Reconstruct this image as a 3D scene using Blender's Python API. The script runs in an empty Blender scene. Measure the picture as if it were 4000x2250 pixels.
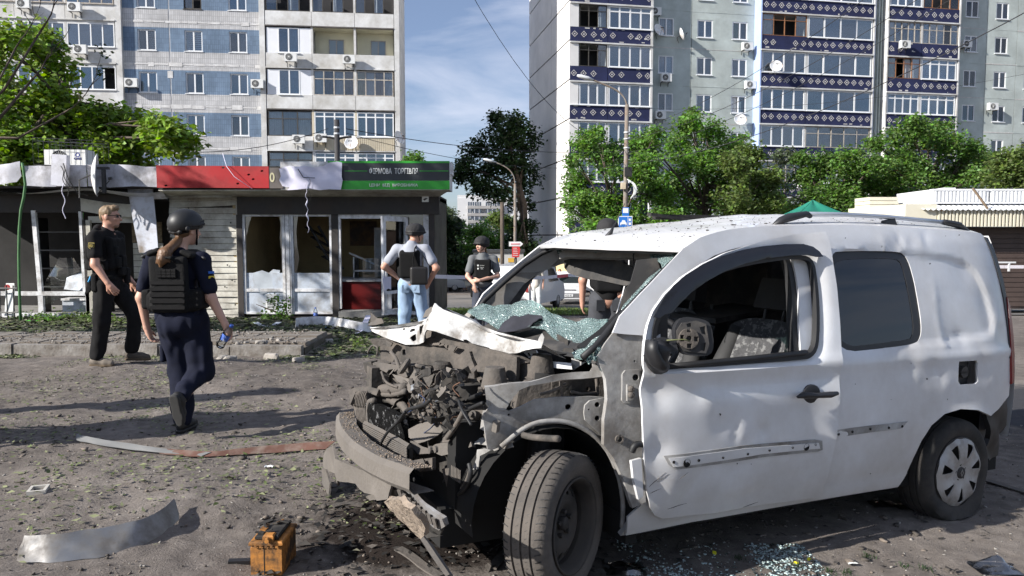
import bpy,bmesh,math,random
import numpy as np
from mathutils import Vector,Matrix,Euler
from mathutils.geometry import delaunay_2d_cdt
R=math.radians
rng=random.Random(7)
SC=bpy.context.scene
COL=SC.collection
# camera, sky, sun, exposure
FPX,HOR,CAMZ=2950.,925.,1.665
PITCH=math.atan((1125-HOR)/FPX)
cam_data=bpy.data.cameras.new('camera')
cam_data.sensor_width=36.
cam_data.lens=36.*FPX/4000.
cam_data.clip_start=.05
cam_data.clip_end=3000.
cam=bpy.data.objects.new('camera',cam_data)
COL.objects.link(cam)
cam.location=(0,0,CAMZ)
cam.rotation_euler=(math.pi/2-PITCH,0,0)
SC.camera=cam
SUN_AZ,SUN_EL=R(27),R(28)
sun_dir=Vector((math.cos(SUN_EL)*math.cos(SUN_AZ),math.cos(SUN_EL)*math.sin(SUN_AZ),-math.sin(SUN_EL)))
sd=bpy.data.lights.new('sun','SUN')
sd.energy=5.
sd.angle=R(.53)
sd.color=(1.,.96,.9)
sun=bpy.data.objects.new('sun',sd)
COL.objects.link(sun)
sun.rotation_euler=sun_dir.to_track_quat('-Z','Y').to_euler()
world=bpy.data.worlds.new('World')
SC.world=world
world.use_nodes=True
wn,wl=world.node_tree.nodes,world.node_tree.links
wn.clear()
w_out=wn.new('ShaderNodeOutputWorld')
w_bg=wn.new('ShaderNodeBackground')
w_sky=wn.new('ShaderNodeTexSky')
w_sky.sky_type='NISHITA'
w_sky.sun_disc=False
w_sky.sun_elevation=SUN_EL
to_sun=-sun_dir
w_sky.sun_rotation=math.atan2(to_sun.x,to_sun.y)
w_sky.air_density=1.
w_sky.dust_density=.6
w_sky.ozone_density=3.5
w_bg.inputs['Strength'].default_value=.066
w_geo=wn.new('ShaderNodeTexCoord')
w_map=wn.new('ShaderNodeMapping')
w_map.inputs['Scale'].default_value=(1.6,1.6,7.)
w_map.inputs['Rotation'].default_value=(.1,.22,.3)
w_noi=wn.new('ShaderNodeTexNoise')
w_noi.inputs['Scale'].default_value=2.1
w_noi.inputs['Detail'].default_value=7.
w_noi.inputs['Roughness'].default_value=.55
w_noi.inputs['Distortion'].default_value=.5
w_ramp=wn.new('ShaderNodeValToRGB')
w_ramp.color_ramp.elements[0].position=.4
w_ramp.color_ramp.elements[0].color=(.16,.16,.16,1)
w_ramp.color_ramp.elements[1].position=.7
w_ramp.color_ramp.elements[1].color=(.7,.7,.7,1)
w_mix=wn.new('ShaderNodeMixRGB')
w_mix.inputs['Color2'].default_value=(7.6,8.1,9.6,1)
wl.new(w_geo.outputs['Generated'],w_map.inputs['Vector'])
wl.new(w_map.outputs['Vector'],w_noi.inputs['Vector'])
wl.new(w_noi.outputs['Fac'],w_ramp.inputs['Fac'])
wl.new(w_ramp.outputs['Color'],w_mix.inputs['Fac'])
w_tint=wn.new('ShaderNodeMixRGB')
w_tint.blend_type='MULTIPLY'
w_tint.inputs['Fac'].default_value=1.
w_tint.inputs['Color2'].default_value=(.95,1.,1.12,1)
wl.new(w_sky.outputs['Color'],w_tint.inputs['Color1'])
wl.new(w_tint.outputs['Color'],w_mix.inputs['Color1'])
wl.new(w_mix.outputs['Color'],w_bg.inputs['Color'])
wl.new(w_bg.outputs['Background'],w_out.inputs['Surface'])
SC.view_settings.view_transform='Standard'
SC.view_settings.look='None'
SC.view_settings.gamma=1.
SC.view_settings.exposure=.72
SC.view_settings.use_curve_mapping=False
SC.render.engine='CYCLES'
SC.cycles.use_denoising=True
SC.cycles.max_bounces=5
SC.cycles.diffuse_bounces=2
SC.cycles.glossy_bounces=3
SC.cycles.transmission_bounces=4
SC.cycles.caustics_reflective=False
SC.cycles.caustics_refractive=False
SC.cycles.use_adaptive_sampling=True
SC.cycles.adaptive_threshold=.03
SC.cycles.transparent_max_bounces=12
# survey helpers: photo pixel -> point in the place
def ray(u,v):
 a,b=(u-2000.)/FPX,(1125.-v)/FPX
 c,s=math.cos(PITCH),math.sin(PITCH)
 return Vector((a,c+b*s,-s+b*c))
CAMP=Vector((0,0,CAMZ))
def at(u,v,Y):
 d=ray(u,v)
 return CAMP+d*(Y/d.y)
def on_plane(u,v,p,n):
 d=ray(u,v);p=Vector(p);n=Vector(n)
 return CAMP+d*((p-CAMP).dot(n)/d.dot(n))
# mesh helpers
def tag(o,label=None,cat=None,group=None,kind=None):
 if label:o['label']=label
 if cat:o['category']=cat
 if group:o['group']=group
 if kind:o['kind']=kind
 return o
def link(o,parent=None):
 COL.objects.link(o)
 if parent is not None:o.parent=parent
 return o
def empty(name,loc=(0,0,0),rz=0.,label=None,cat=None,group=None):
 o=bpy.data.objects.new(name,None)
 o.empty_display_size=.1
 o.location=loc
 o.rotation_euler=(0,0,rz)
 link(o)
 return tag(o,label,cat,group)
def obj(name,me,parent=None,loc=None,rot=None):
 o=bpy.data.objects.new(name,me)
 link(o,parent)
 if loc is not None:o.location=loc
 if rot is not None:o.rotation_euler=rot
 return o
def dup(root,loc=None,rz=None,parent=None):
 c=root.copy();COL.objects.link(c)
 if parent is not None:c.parent=parent
 if loc is not None:c.location=loc
 if rz is not None:c.rotation_euler=(0,0,rz)
 for ch in root.children:
  dup(ch,parent=c)
 return c
def make_mesh(name,V,Fc,mats,midx=None,smooth=False,uvs=None):
 me=bpy.data.meshes.new(name)
 me.from_pydata([tuple(v)for v in V],[],[tuple(f)for f in Fc])
 for m in(mats if isinstance(mats,(list,tuple))else[mats]):
  me.materials.append(m)
 if midx is not None:
  me.polygons.foreach_set('material_index',np.asarray(midx,dtype=np.int32))
 if smooth is True:
  me.polygons.foreach_set('use_smooth',np.ones(len(me.polygons),dtype=bool))
 elif smooth:
  me.polygons.foreach_set('use_smooth',np.ones(len(me.polygons),dtype=bool))
  me.set_sharp_from_angle(angle=R(smooth))
 me.update()
 return me
class MB:
 pass
 def __init__(s):s.v,s.f,s.m,s.cur=[],[],[],0
 def add(s,V,Fc):
  b=len(s.v)
  s.v+=[tuple(p)for p in V]
  for f in Fc:s.f.append(tuple(i+b for i in f));s.m.append(s.cur)
  return s
 def mat(s,i):s.cur=i;return s
 def hexa(s,P):
  return s.add(P,[(0,3,2,1),(4,5,6,7),(0,1,5,4),(1,2,6,5),(2,3,7,6),(3,0,4,7)])
 def box(s,x0,x1,y0,y1,z0,z1):
  return s.hexa([(x0,y0,z0),(x1,y0,z0),(x1,y1,z0),(x0,y1,z0),(x0,y0,z1),(x1,y0,z1),(x1,y1,z1),(x0,y1,z1)])
 def obox(s,c,size,rot=(0,0,0),taper=1.):
  M=Euler(rot).to_matrix();c=Vector(c)
  a,b,d=size[0]/2,size[1]/2,size[2]/2
  P=[]
  for z,k in((-d,1.),(d,taper)):
   for x,y in((-a,-b),(a,-b),(a,b),(-a,b)):
    P.append(c+M@Vector((x*k,y*k,z)))
  return s.hexa(P)
 def tube(s,path,r,n=8,caps=True,squash=1.):
  path=[Vector(p)for p in path]
  rad=r if isinstance(r,(list,tuple))else[r]*len(path)
  V,Fc=[],[]
  T=[]
  for i in range(len(path)):
   t=path[min(i+1,len(path)-1)]-path[max(i-1,0)]
   T.append(t.normalized()if t.length>1e-9 else Vector((0,0,1)))
  up=Vector((0,0,1))if abs(T[0].z)<.9 else Vector((1,0,0))
  a=T[0].cross(up).normalized()
  for i,p in enumerate(path):
   a=(a-T[i]*a.dot(T[i]))
   a=a.normalized()if a.length>1e-6 else T[i].orthogonal().normalized()
   b=T[i].cross(a)
   for k in range(n):
    q=2*math.pi*k/n
    V.append(p+a*(math.cos(q)*rad[i])+b*(math.sin(q)*rad[i]*squash))
  for i in range(len(path)-1):
   for k in range(n):
    k2=(k+1)%n
    Fc.append((i*n+k,i*n+k2,(i+1)*n+k2,(i+1)*n+k))
  if caps:
   Fc.append(tuple(range(n-1,-1,-1)))
   Fc.append(tuple((len(path)-1)*n+k for k in range(n)))
  return s.add(V,Fc)
 def cyl(s,p,q,r,n=12,r2=None):return s.tube([p,q],[r,r if r2 is None else r2],n)
 def lathe(s,prof,n=24,M=None,closed=False):
  pass
  M=M or Matrix.Identity(4)
  V=[M@Vector((r*math.cos(2*math.pi*k/n),r*math.sin(2*math.pi*k/n),z))for r,z in prof for k in range(n)]
  Fc=[]
  m=len(prof)
  for i in range(m if closed else m-1):
   j=(i+1)%m
   for k in range(n):
    k2=(k+1)%n
    Fc.append((i*n+k,i*n+k2,j*n+k2,j*n+k))
  return s.add(V,Fc)
 def grid(s,fn,nu,nv):
  V=[fn(i/nu,j/nv)for i in range(nu+1)for j in range(nv+1)]
  Fc=[(i*(nv+1)+j,(i+1)*(nv+1)+j,(i+1)*(nv+1)+j+1,i*(nv+1)+j+1)for i in range(nu)for j in range(nv)]
  return s.add(V,Fc)
 def prism(s,poly,M,d):
  pass
  n=len(poly)
  V=[M@Vector((p[0],p[1],0))for p in poly]+[M@Vector((p[0],p[1],d))for p in poly]
  Fc=[tuple(range(n-1,-1,-1)),tuple(range(n,2*n))]+[(i,(i+1)%n,n+(i+1)%n,n+i)for i in range(n)]
  return s.add(V,Fc)
 def mesh(s,name,mats,smooth=False):
  return make_mesh(name,s.v,s.f,mats,s.m,smooth)
 def build(s,name,mats,parent=None,smooth=False,loc=None,rot=None):
  return obj(name,s.mesh(name,mats,smooth),parent,loc,rot)
def in_poly(x,y,P):
 c=False;j=len(P)-1
 for i in range(len(P)):
  xi,yi=P[i];xj,yj=P[j]
  if(yi>y)!=(yj>y)and x<(xj-xi)*(y-yi)/(yj-yi)+xi:c=not c
  j=i
 return c
def np_in_poly(X,Y,P):
 c=np.zeros(X.shape,bool);j=len(P)-1
 for i in range(len(P)):
  xi,yi=P[i];xj,yj=P[j]
  if yi!=yj:
   c^=((yi>Y)!=(yj>Y))&(X<(xj-xi)*(Y-yi)/(yj-yi)+xi)
  j=i
 return c
def smooth_loop(P,it=1,closed=True):
 pass
 for _ in range(it):
  Q=[]
  n=len(P)
  rng_=range(n)if closed else range(n-1)
  if not closed:Q.append(P[0])
  for i in rng_:
   a,b=P[i],P[(i+1)%n]
   Q.append(tuple(.75*p+.25*q for p,q in zip(a,b)))
   Q.append(tuple(.25*p+.75*q for p,q in zip(a,b)))
  if not closed:Q.append(P[-1])
  P=Q
 return P
def resample(P,step,closed=True):
 out=[]
 n=len(P)
 for i in range(n if closed else n-1):
  a,b=P[i],P[(i+1)%n]
  L=math.dist(a,b)
  k=max(1,int(math.ceil(L/step)))
  for t in range(k):out.append(tuple(p+(q-p)*t/k for p,q in zip(a,b)))
 if not closed:out.append(P[-1])
 return out
def sheet(outline,holes=(),step=.05,bstep=None):
 pass
 bstep=bstep or step
 loops=[resample([tuple(p)for p in outline],bstep)]+[resample([tuple(p)for p in h],bstep)for h in holes]
 V,E=[],[]
 for L in loops:
  b=len(V);V+=[Vector(p)for p in L]
  E+=[(b+i,b+(i+1)%len(L))for i in range(len(L))]
 xs=[p[0]for p in outline];ys=[p[1]for p in outline]
 A=np.array([tuple(p)for p in V])
 gx=np.arange(min(xs)+step/2,max(xs),step);gy=np.arange(min(ys)+step/2,max(ys),step*.866)
 pts=[(x+(step/2 if j%2 else 0),y)for j,y in enumerate(gy)for x in gx]
 if pts:
  Pn=np.array(pts)
  ok=np_in_poly(Pn[:,0],Pn[:,1],outline)
  for h in holes:ok&=~np_in_poly(Pn[:,0],Pn[:,1],h)
  Pn=Pn[ok]
  if len(Pn):
   d=np.min((Pn[:,None,0]-A[None,:,0])**2+(Pn[:,None,1]-A[None,:,1])**2,axis=1)
   V+=[Vector(p)for p in Pn[d>(.45*step)**2]]
 r=delaunay_2d_cdt(V,E,[],0,1e-5)
 ov,of=r[0],r[2]
 O=np.array([tuple(p)for p in ov])
 T=np.array([tuple(f)for f in of])
 c=O[T].mean(axis=1)
 ok=np_in_poly(c[:,0],c[:,1],outline)
 for h in holes:ok&=~np_in_poly(c[:,0],c[:,1],h)
 return O,T[ok]
def thicken(P,T,th,inward=None):
 pass
 P=np.asarray(P,float);T=np.asarray(T)
 fn=np.cross(P[T[:,1]]-P[T[:,0]],P[T[:,2]]-P[T[:,0]])
 N=np.zeros_like(P)
 for k in range(3):np.add.at(N,T[:,k],fn)
 N/=np.maximum(np.linalg.norm(N,axis=1,keepdims=True),1e-12)
 n=len(P)
 V=np.vstack([P,P-N*th])
 F=[tuple(t)for t in T]+[tuple(n+i for i in t[::-1])for t in T]
 cnt={}
 for t in T:
  for a,b in((t[0],t[1]),(t[1],t[2]),(t[2],t[0])):
   cnt[(a,b)]=1
 for(a,b)in cnt:
  if(b,a)not in cnt:F.append((a,n+a,n+b,b))
 return V,F
def skin(name,outline,holes,fn,mat,parent=None,step=.05,bstep=None,th=.004,flip=False,smooth=40):
 pass
 O,T=sheet(outline,holes,step,bstep)
 P=fn(O[:,0],O[:,1])
 if flip:T=T[:,::-1]
 if th:V,Fc=thicken(P,T,th)
 else:V,Fc=P,T
 return obj(name,make_mesh(name,V,Fc,mat,smooth=smooth),parent)
def hash3(x,y,z):
 h=np.sin(x*127.1+y*311.7+z*74.7)*43758.5453
 return h-np.floor(h)
def vnoise(x,y,z=0.):
 pass
 x=np.asarray(x,float);y=np.asarray(y,float);z=np.asarray(z,float)+np.zeros_like(x)
 xi,yi,zi=np.floor(x),np.floor(y),np.floor(z)
 fx,fy,fz=x-xi,y-yi,z-zi
 fx,fy,fz=fx*fx*(3-2*fx),fy*fy*(3-2*fy),fz*fz*(3-2*fz)
 r=0
 for dx in(0,1):
  for dy in(0,1):
   for dz in(0,1):
    w=(fx if dx else 1-fx)*(fy if dy else 1-fy)*(fz if dz else 1-fz)
    r=r+w*hash3(xi+dx,yi+dy,zi+dz)
 return r*2-1
def fbm(x,y,z=0.,o=4):
 r,a=0,1.
 for k in range(o):
  r=r+a*vnoise(np.asarray(x)*2**k+17*k,np.asarray(y)*2**k,np.asarray(z)*2**k)
  a*=.5
 return r
# materials
_MATS={}
def pm(name,col,rough=.6,metal=0.,var=.18,vs=3.,bump=0.,bs=40.,dirt=None,dirt_amt=.5,ds=2.5,spec=.5,trans=0.,coat=0.,sheen=0.,emit=None,backscatter=0.,dirt_rough=.95,coords='Object',hard=.12):
 if name in _MATS:return _MATS[name]
 m=bpy.data.materials.new(name);m.use_nodes=True
 _MATS[name]=m
 nt=m.node_tree;N,L=nt.nodes,nt.links
 b=N['Principled BSDF']
 b.inputs['Roughness'].default_value=rough
 b.inputs['Metallic'].default_value=metal
 b.inputs['Specular IOR Level'].default_value=spec
 if coat:b.inputs['Coat Weight'].default_value=coat;b.inputs['Coat Roughness'].default_value=.08
 if trans:b.inputs['Transmission Weight'].default_value=trans
 if emit:b.inputs['Emission Color'].default_value=(*emit[0],1);b.inputs['Emission Strength'].default_value=emit[1]
 tc=N.new('ShaderNodeTexCoord')
 src=tc.outputs[coords]
 n1=N.new('ShaderNodeTexNoise');n1.inputs['Scale'].default_value=vs;n1.inputs['Detail'].default_value=6;n1.inputs['Roughness'].default_value=.6
 L.new(src,n1.inputs['Vector'])
 mr=N.new('ShaderNodeMapRange');mr.inputs['From Min'].default_value=.3;mr.inputs['From Max'].default_value=.7
 mr.inputs['To Min'].default_value=1-var;mr.inputs['To Max'].default_value=1+var
 L.new(n1.outputs['Fac'],mr.inputs['Value'])
 mul=N.new('ShaderNodeVectorMath');mul.operation='SCALE';mul.inputs[0].default_value=col[:3]
 L.new(mr.outputs['Result'],mul.inputs['Scale'])
 cur=mul.outputs[0]
 if dirt is not None:
  n2=N.new('ShaderNodeTexNoise');n2.inputs['Scale'].default_value=ds;n2.inputs['Detail'].default_value=8;n2.inputs['Roughness'].default_value=.68
  L.new(src,n2.inputs['Vector'])
  r2=N.new('ShaderNodeMapRange');r2.inputs['From Min'].default_value=.62-dirt_amt*.3-hard;r2.inputs['From Max'].default_value=.62-dirt_amt*.3+hard
  L.new(n2.outputs['Fac'],r2.inputs['Value'])
  mx=N.new('ShaderNodeMixRGB');mx.inputs['Color2'].default_value=(*dirt,1)
  L.new(r2.outputs['Result'],mx.inputs['Fac']);L.new(cur,mx.inputs['Color1'])
  cur=mx.outputs['Color']
  rr=N.new('ShaderNodeMapRange');rr.inputs['To Min'].default_value=rough;rr.inputs['To Max'].default_value=dirt_rough
  L.new(r2.outputs['Result'],rr.inputs['Value']);L.new(rr.outputs['Result'],b.inputs['Roughness'])
 L.new(cur,b.inputs['Base Color'])
 if bump:
  n3=N.new('ShaderNodeTexNoise');n3.inputs['Scale'].default_value=bs;n3.inputs['Detail'].default_value=5
  L.new(src,n3.inputs['Vector'])
  bp=N.new('ShaderNodeBump');bp.inputs['Strength'].default_value=bump;bp.inputs['Distance'].default_value=.02
  L.new(n3.outputs['Fac'],bp.inputs['Height']);L.new(bp.outputs['Normal'],b.inputs['Normal'])
 if backscatter:
  t=N.new('ShaderNodeBsdfTranslucent');L.new(cur,t.inputs['Color'])
  ms=N.new('ShaderNodeMixShader');ms.inputs['Fac'].default_value=backscatter
  L.new(b.outputs['BSDF'],ms.inputs[1]);L.new(t.outputs['BSDF'],ms.inputs[2])
  L.new(ms.outputs['Shader'],N['Material Output'].inputs['Surface'])
 return m
def glass(name,tint=(.8,.85,.85),alpha=.35,rough=.03):
 pass
 if name in _MATS:return _MATS[name]
 m=bpy.data.materials.new(name);m.use_nodes=True
 _MATS[name]=m
 N,L=m.node_tree.nodes,m.node_tree.links
 b=N['Principled BSDF']
 t=N.new('ShaderNodeBsdfTransparent');t.inputs['Color'].default_value=(*tint,1)
 g=N.new('ShaderNodeBsdfGlossy');g.inputs['Roughness'].default_value=rough
 fr=N.new('ShaderNodeFresnel');fr.inputs['IOR'].default_value=1.5
 ad=N.new('ShaderNodeMath');ad.operation='ADD';ad.use_clamp=True;ad.inputs[1].default_value=alpha
 L.new(fr.outputs['Fac'],ad.inputs[0])
 mx=N.new('ShaderNodeMixShader')
 L.new(ad.outputs[0],mx.inputs['Fac']);L.new(t.outputs['BSDF'],mx.inputs[1]);L.new(g.outputs['BSDF'],mx.inputs[2])
 L.new(mx.outputs['Shader'],N['Material Output'].inputs['Surface'])
 N.remove(b)
 return m
# GROUND
def sstep(a,b,x):
 t=np.clip((np.asarray(x,float)-a)/(b-a),0,1)
 return t*t*(3-2*t)
def gz0(x,y):
 pass
 x=np.asarray(x,float);y=np.asarray(y,float)
 near=np.clip(.067-.03*x,-.03,.21)
 bank=np.interp(y,[8,9.8,10.2,11.5,13,15.5],[.1,.11,.14,.17,.1,0.])*sstep(-2.2,-2.9,x)
 far=bank+np.interp(y,[9,16,22,30,36,60,110,300,2000],[0.,-.07,-.55,-1.2,-1.5,-2.6,-3.2,-3.5,-4.])
 k=sstep(8.7,9.8,y)*sstep(-2.,-2.9,x)+sstep(9.3,12.5,y)*(1-sstep(-2.,-2.9,x))
 return near*(1-k)+far*k
def gz(x,y):
 x=np.asarray(x,float);y=np.asarray(y,float)
 k=1-sstep(8.9,9.9,y)
 z=gz0(x,y)
 z=z+k*(.03*fbm(x*.9+3,y*.9,1.,3)*sstep(.8,-1.5,x))
 z=z+k*.01*fbm(x*3.1,y*3.1,5.,2)
 return z
def g1(x,y):return float(gz(np.array([x]),np.array([y]))[0])
def build_ground():
 xs=np.concatenate([[-1500,-700,-350,-180,-100,-60,-40],np.arange(-30,-7,.5),np.arange(-7,5.5,.03),np.arange(5.5,14,.25),np.arange(14,40,1.),[45,60,100,180,350,700,1500]])
 ys=np.concatenate([[-60,-30,-15,-8,-4,-1,.5,1.5],np.arange(2.4,10.6,.03),np.arange(10.6,20,.15),np.arange(20,64,1.),[70,80,95,120,160,220,320,500,900,1600,2600]])
 X,Y=np.meshgrid(xs,ys,indexing='ij')
 Z=gz(X,Y)
 fine=(1-sstep(10,11.5,Y))*sstep(-8,-6.5,X)*(1-sstep(4.8,5.6,X))*sstep(2.2,2.7,Y)
 tex=.007*fbm(X*8,Y*8,2.,3)+.003*np.abs(fbm(X*21,Y*21,7.,2))
 soft=.45+.55*sstep(.9,-.6,X-.25*(Y-3))
 Z=Z+fine*tex*soft
 for(cx,cy,a,w,n)in((-1.35,4.05,.5,.09,7),(-.72,4.25,1.9,.11,9)):
  dx,dy=X-cx,Y-cy
  p=dx*math.cos(a)+dy*math.sin(a);q=-dx*math.sin(a)+dy*math.cos(a)
  msk=np.exp(-(q/w)**4)*np.exp(-(p/(n*.03))**4)
  Z=Z-fine*msk*(.012+.008*np.sign(np.sin(p*2*math.pi/.05)))
 nx,ny=X.shape
 V=np.stack([X,Y,Z],-1).reshape(-1,3)
 I=np.arange(nx*ny).reshape(nx,ny)
 Fq=np.stack([I[:-1,:-1],I[1:,:-1],I[1:,1:],I[:-1,1:]],-1).reshape(-1,4)
 me=bpy.data.meshes.new('ground')
 me.vertices.add(len(V));me.vertices.foreach_set('co',V.ravel())
 me.loops.add(Fq.size);me.loops.foreach_set('vertex_index',Fq.ravel().astype(np.int32))
 me.polygons.add(len(Fq));me.polygons.foreach_set('loop_start',np.arange(0,Fq.size,4,dtype=np.int32))
 me.polygons.foreach_set('use_smooth',np.ones(len(Fq),bool))
 me.update(calc_edges=True)
 me.validate()
 m=bpy.data.materials.new('dirt_ground');m.use_nodes=True
 nt=m.node_tree;N,L=nt.nodes,nt.links;b=N['Principled BSDF']
 b.inputs['Roughness'].default_value=.95;b.inputs['Specular IOR Level'].default_value=.2
 tc=N.new('ShaderNodeTexCoord')
 def noise(sc,det=8,ro=.6,dist=0):
  n=N.new('ShaderNodeTexNoise');n.inputs['Scale'].default_value=sc;n.inputs['Detail'].default_value=det;n.inputs['Roughness'].default_value=ro;n.inputs['Distortion'].default_value=dist
  L.new(tc.outputs['Object'],n.inputs['Vector']);return n
 n1=noise(.55,9,.65);n2=noise(9,8,.7);n3=noise(60,6,.7)
 cr=N.new('ShaderNodeValToRGB')
 e=cr.color_ramp.elements
 e[0].position=.36;e[0].color=(.08,.069,.061,1)
 e[1].position=.66;e[1].color=(.262,.23,.203,1)
 ee=cr.color_ramp.elements.new(.5);ee.color=(.162,.14,.123,1)
 mix=N.new('ShaderNodeMath');mix.operation='MULTIPLY_ADD';mix.inputs[1].default_value=.55
 L.new(n1.outputs['Fac'],mix.inputs[0])
 h=N.new('ShaderNodeMath');h.operation='MULTIPLY';h.inputs[1].default_value=.45
 L.new(n2.outputs['Fac'],h.inputs[0]);L.new(h.outputs[0],mix.inputs[2]);L.new(mix.outputs[0],cr.inputs['Fac'])
 vr=N.new('ShaderNodeTexVoronoi');vr.inputs['Scale'].default_value=55;L.new(tc.outputs['Object'],vr.inputs['Vector'])
 gr=N.new('ShaderNodeMapRange');gr.inputs['From Min'].default_value=.1;gr.inputs['From Max'].default_value=.22;gr.inputs['To Min'].default_value=1;gr.inputs['To Max'].default_value=0
 L.new(vr.outputs['Distance'],gr.inputs['Value'])
 sel=N.new('ShaderNodeMath');sel.operation='GREATER_THAN';sel.inputs[1].default_value=.8
 sep=N.new('ShaderNodeSeparateColor');L.new(vr.outputs['Color'],sep.inputs['Color']);L.new(sep.outputs['Red'],sel.inputs[0])
 gm=N.new('ShaderNodeMath');gm.operation='MULTIPLY';L.new(gr.outputs['Result'],gm.inputs[0]);L.new(sel.outputs[0],gm.inputs[1])
 gmx=N.new('ShaderNodeMixRGB');gmx.inputs['Color2'].default_value=(.33,.305,.28,1)
 L.new(gm.outputs[0],gmx.inputs['Fac']);L.new(cr.outputs['Color'],gmx.inputs['Color1'])
 def stain(cx,cy,rx,ry,prev,col,edge=.35):  # soft-edged dark patch, for oil and for damp soil with painted shade
  mp=N.new('ShaderNodeMapping');mp.vector_type='POINT'
  mp.inputs['Location'].default_value=(-cx/rx,-cy/ry,0);mp.inputs['Scale'].default_value=(1/rx,1/ry,0)
  L.new(tc.outputs['Object'],mp.inputs['Vector'])
  ln=N.new('ShaderNodeVectorMath');ln.operation='LENGTH';L.new(mp.outputs['Vector'],ln.inputs[0])
  nn=noise(3.2,7,.65)
  ad=N.new('ShaderNodeMath');ad.operation='MULTIPLY_ADD';ad.inputs[1].default_value=1.7;ad.inputs[2].default_value=-.85
  L.new(nn.outputs['Fac'],ad.inputs[0])
  s2=N.new('ShaderNodeMath');s2.operation='ADD';L.new(ln.outputs['Value'],s2.inputs[0]);L.new(ad.outputs[0],s2.inputs[1])
  mr=N.new('ShaderNodeMapRange');mr.inputs['From Min'].default_value=1-edge;mr.inputs['From Max'].default_value=1.;mr.inputs['To Min'].default_value=1;mr.inputs['To Max'].default_value=0
  L.new(s2.outputs[0],mr.inputs['Value'])
  mx=N.new('ShaderNodeMixRGB');mx.inputs['Color2'].default_value=(*col,1)
  L.new(mr.outputs['Result'],mx.inputs['Fac']);L.new(prev,mx.inputs['Color1'])
  return mx.outputs['Color']
 c=stain(-.45,4.,.85,.62,gmx.outputs['Color'],(.022,.016,.013))
 c=stain(4.9,7.6,1.5,1.3,c,(.05,.05,.055))  # grey patch beyond the van: damp soil with shade painted in
 L.new(c,b.inputs['Base Color'])
 bp=N.new('ShaderNodeBump');bp.inputs['Strength'].default_value=.5;bp.inputs['Distance'].default_value=.02
 hs=N.new('ShaderNodeMath');hs.operation='ADD';L.new(n3.outputs['Fac'],hs.inputs[0]);L.new(n2.outputs['Fac'],hs.inputs[1])
 L.new(hs.outputs[0],bp.inputs['Height']);L.new(bp.outputs['Normal'],b.inputs['Normal'])
 me.materials.append(m)
 o=obj('ground',me)
 tag(o,kind='structure')
build_ground()
def terrain_strip(name,x0,x1,y0,y1,mat,lift,nx,ny,kind='structure',skew=0.,edge=0.):
 def fn(a,b):
  x=x0+(x1-x0)*a;y=y0+(y1-y0)*b+skew*x
  if edge and(b==0 or b==1):y+=edge*float(vnoise(np.array([x*1.7]),np.array([b*9.]))[0])
  return(x,y,float(gz(np.array([x]),np.array([y]))[0])+lift)
 m=MB().grid(fn,nx,ny)
 o=m.build(name,mat,smooth=True)
 return tag(o,kind=kind)
M_ASPHALT=pm('asphalt',(.105,.102,.1),.9,var=.25,vs=.8,bump=.3,bs=30,dirt=(.2,.18,.16),dirt_amt=.35,ds=.35)
M_KERB=pm('kerb_concrete',(.29,.272,.25),.9,var=.2,vs=4,bump=.5,bs=30,dirt=(.14,.12,.1),dirt_amt=.45,ds=3)
M_PAVE=pm('paving_concrete',(.25,.235,.215),.92,var=.25,vs=2.2,bump=.4,bs=35,dirt=(.15,.125,.1),dirt_amt=.55,ds=1.8)
M_MUD=pm('trodden_soil',(.075,.066,.05),.95,var=.4,vs=2.5,bump=.6,bs=25,dirt=(.14,.12,.095),dirt_amt=.25,ds=1.2)
M_LAWN=pm('dry_lawn',(.17,.16,.055),.95,var=.3,vs=1.2,bump=.6,bs=30,dirt=(.1,.13,.03),dirt_amt=.6,ds=.7)
terrain_strip('road',-70,90,28.5,47,M_ASPHALT,.03,60,12,skew=.02)
terrain_strip('lawn',-2.2,3.2,18.2,26.,M_LAWN,.03,20,14,edge=.5)
terrain_strip('car_park',1.,30,18.4,28.4,M_ASPHALT,.022,30,14,edge=.3)
terrain_strip('soil_bed',-13.5,-1.9,11.52,15.9,M_MUD,.012,60,24,edge=.3)
PX0,PX1,PY0,PY1=-13.,-2.75,9.95,11.5
PAVE_Z=.247
pave=MB()
pave.box(PX0,PX1,PY0,PY1,-.25,PAVE_Z-.05)
pave_o=tag(pave.build('pavement',M_MUD),kind='structure')
flag_meshes=[]
for k in range(4):
 b=MB();r_=.012
 a=.148
 b.hexa([(-a,-a,-.06),(a,-a,-.06),(a,a,-.06),(-a,a,-.06),(-a+r_,-a+r_,0.),(a-r_,-a+r_,0.),(a-r_,a-r_,0.),(-a+r_,a-r_,0.)])
 flag_meshes.append(b.mesh('paving_flag',M_PAVE))
nfx,nfy=30,4
for i in range(nfx):
 for j in range(nfy):
  if rng.random()<.04:continue
  o=obj('paving_flag',rng.choice(flag_meshes),pave_o)
  o.location=(PX1-.17-i*.3,PY0+.28+j*.3,PAVE_Z+rng.uniform(-.012,.006))
  o.rotation_euler=(rng.uniform(-.02,.02),rng.uniform(-.02,.02),rng.uniform(-.015,.015))
x=PX1
k=0
while x>PX0:
 L_=rng.uniform(.92,1.02)
 b=MB()
 b.hexa([(0,0,-.2),(L_-.012,0,-.2),(L_-.012,.14,-.2),(0,.14,-.2),(0.,.018,0.),(L_-.012,.018,0.),(L_-.012,.14,0.),(0,.14,0.)])
 o=b.build('kerb_stone',M_KERB,pave_o)
 o.location=(x-L_,PY0-.145+rng.uniform(-.012,.012),PAVE_Z+rng.uniform(-.02,.008))
 o.rotation_euler=(rng.uniform(-.03,.03),rng.uniform(-.012,.012),rng.uniform(-.012,.012))
 x-=L_;k+=1
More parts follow.
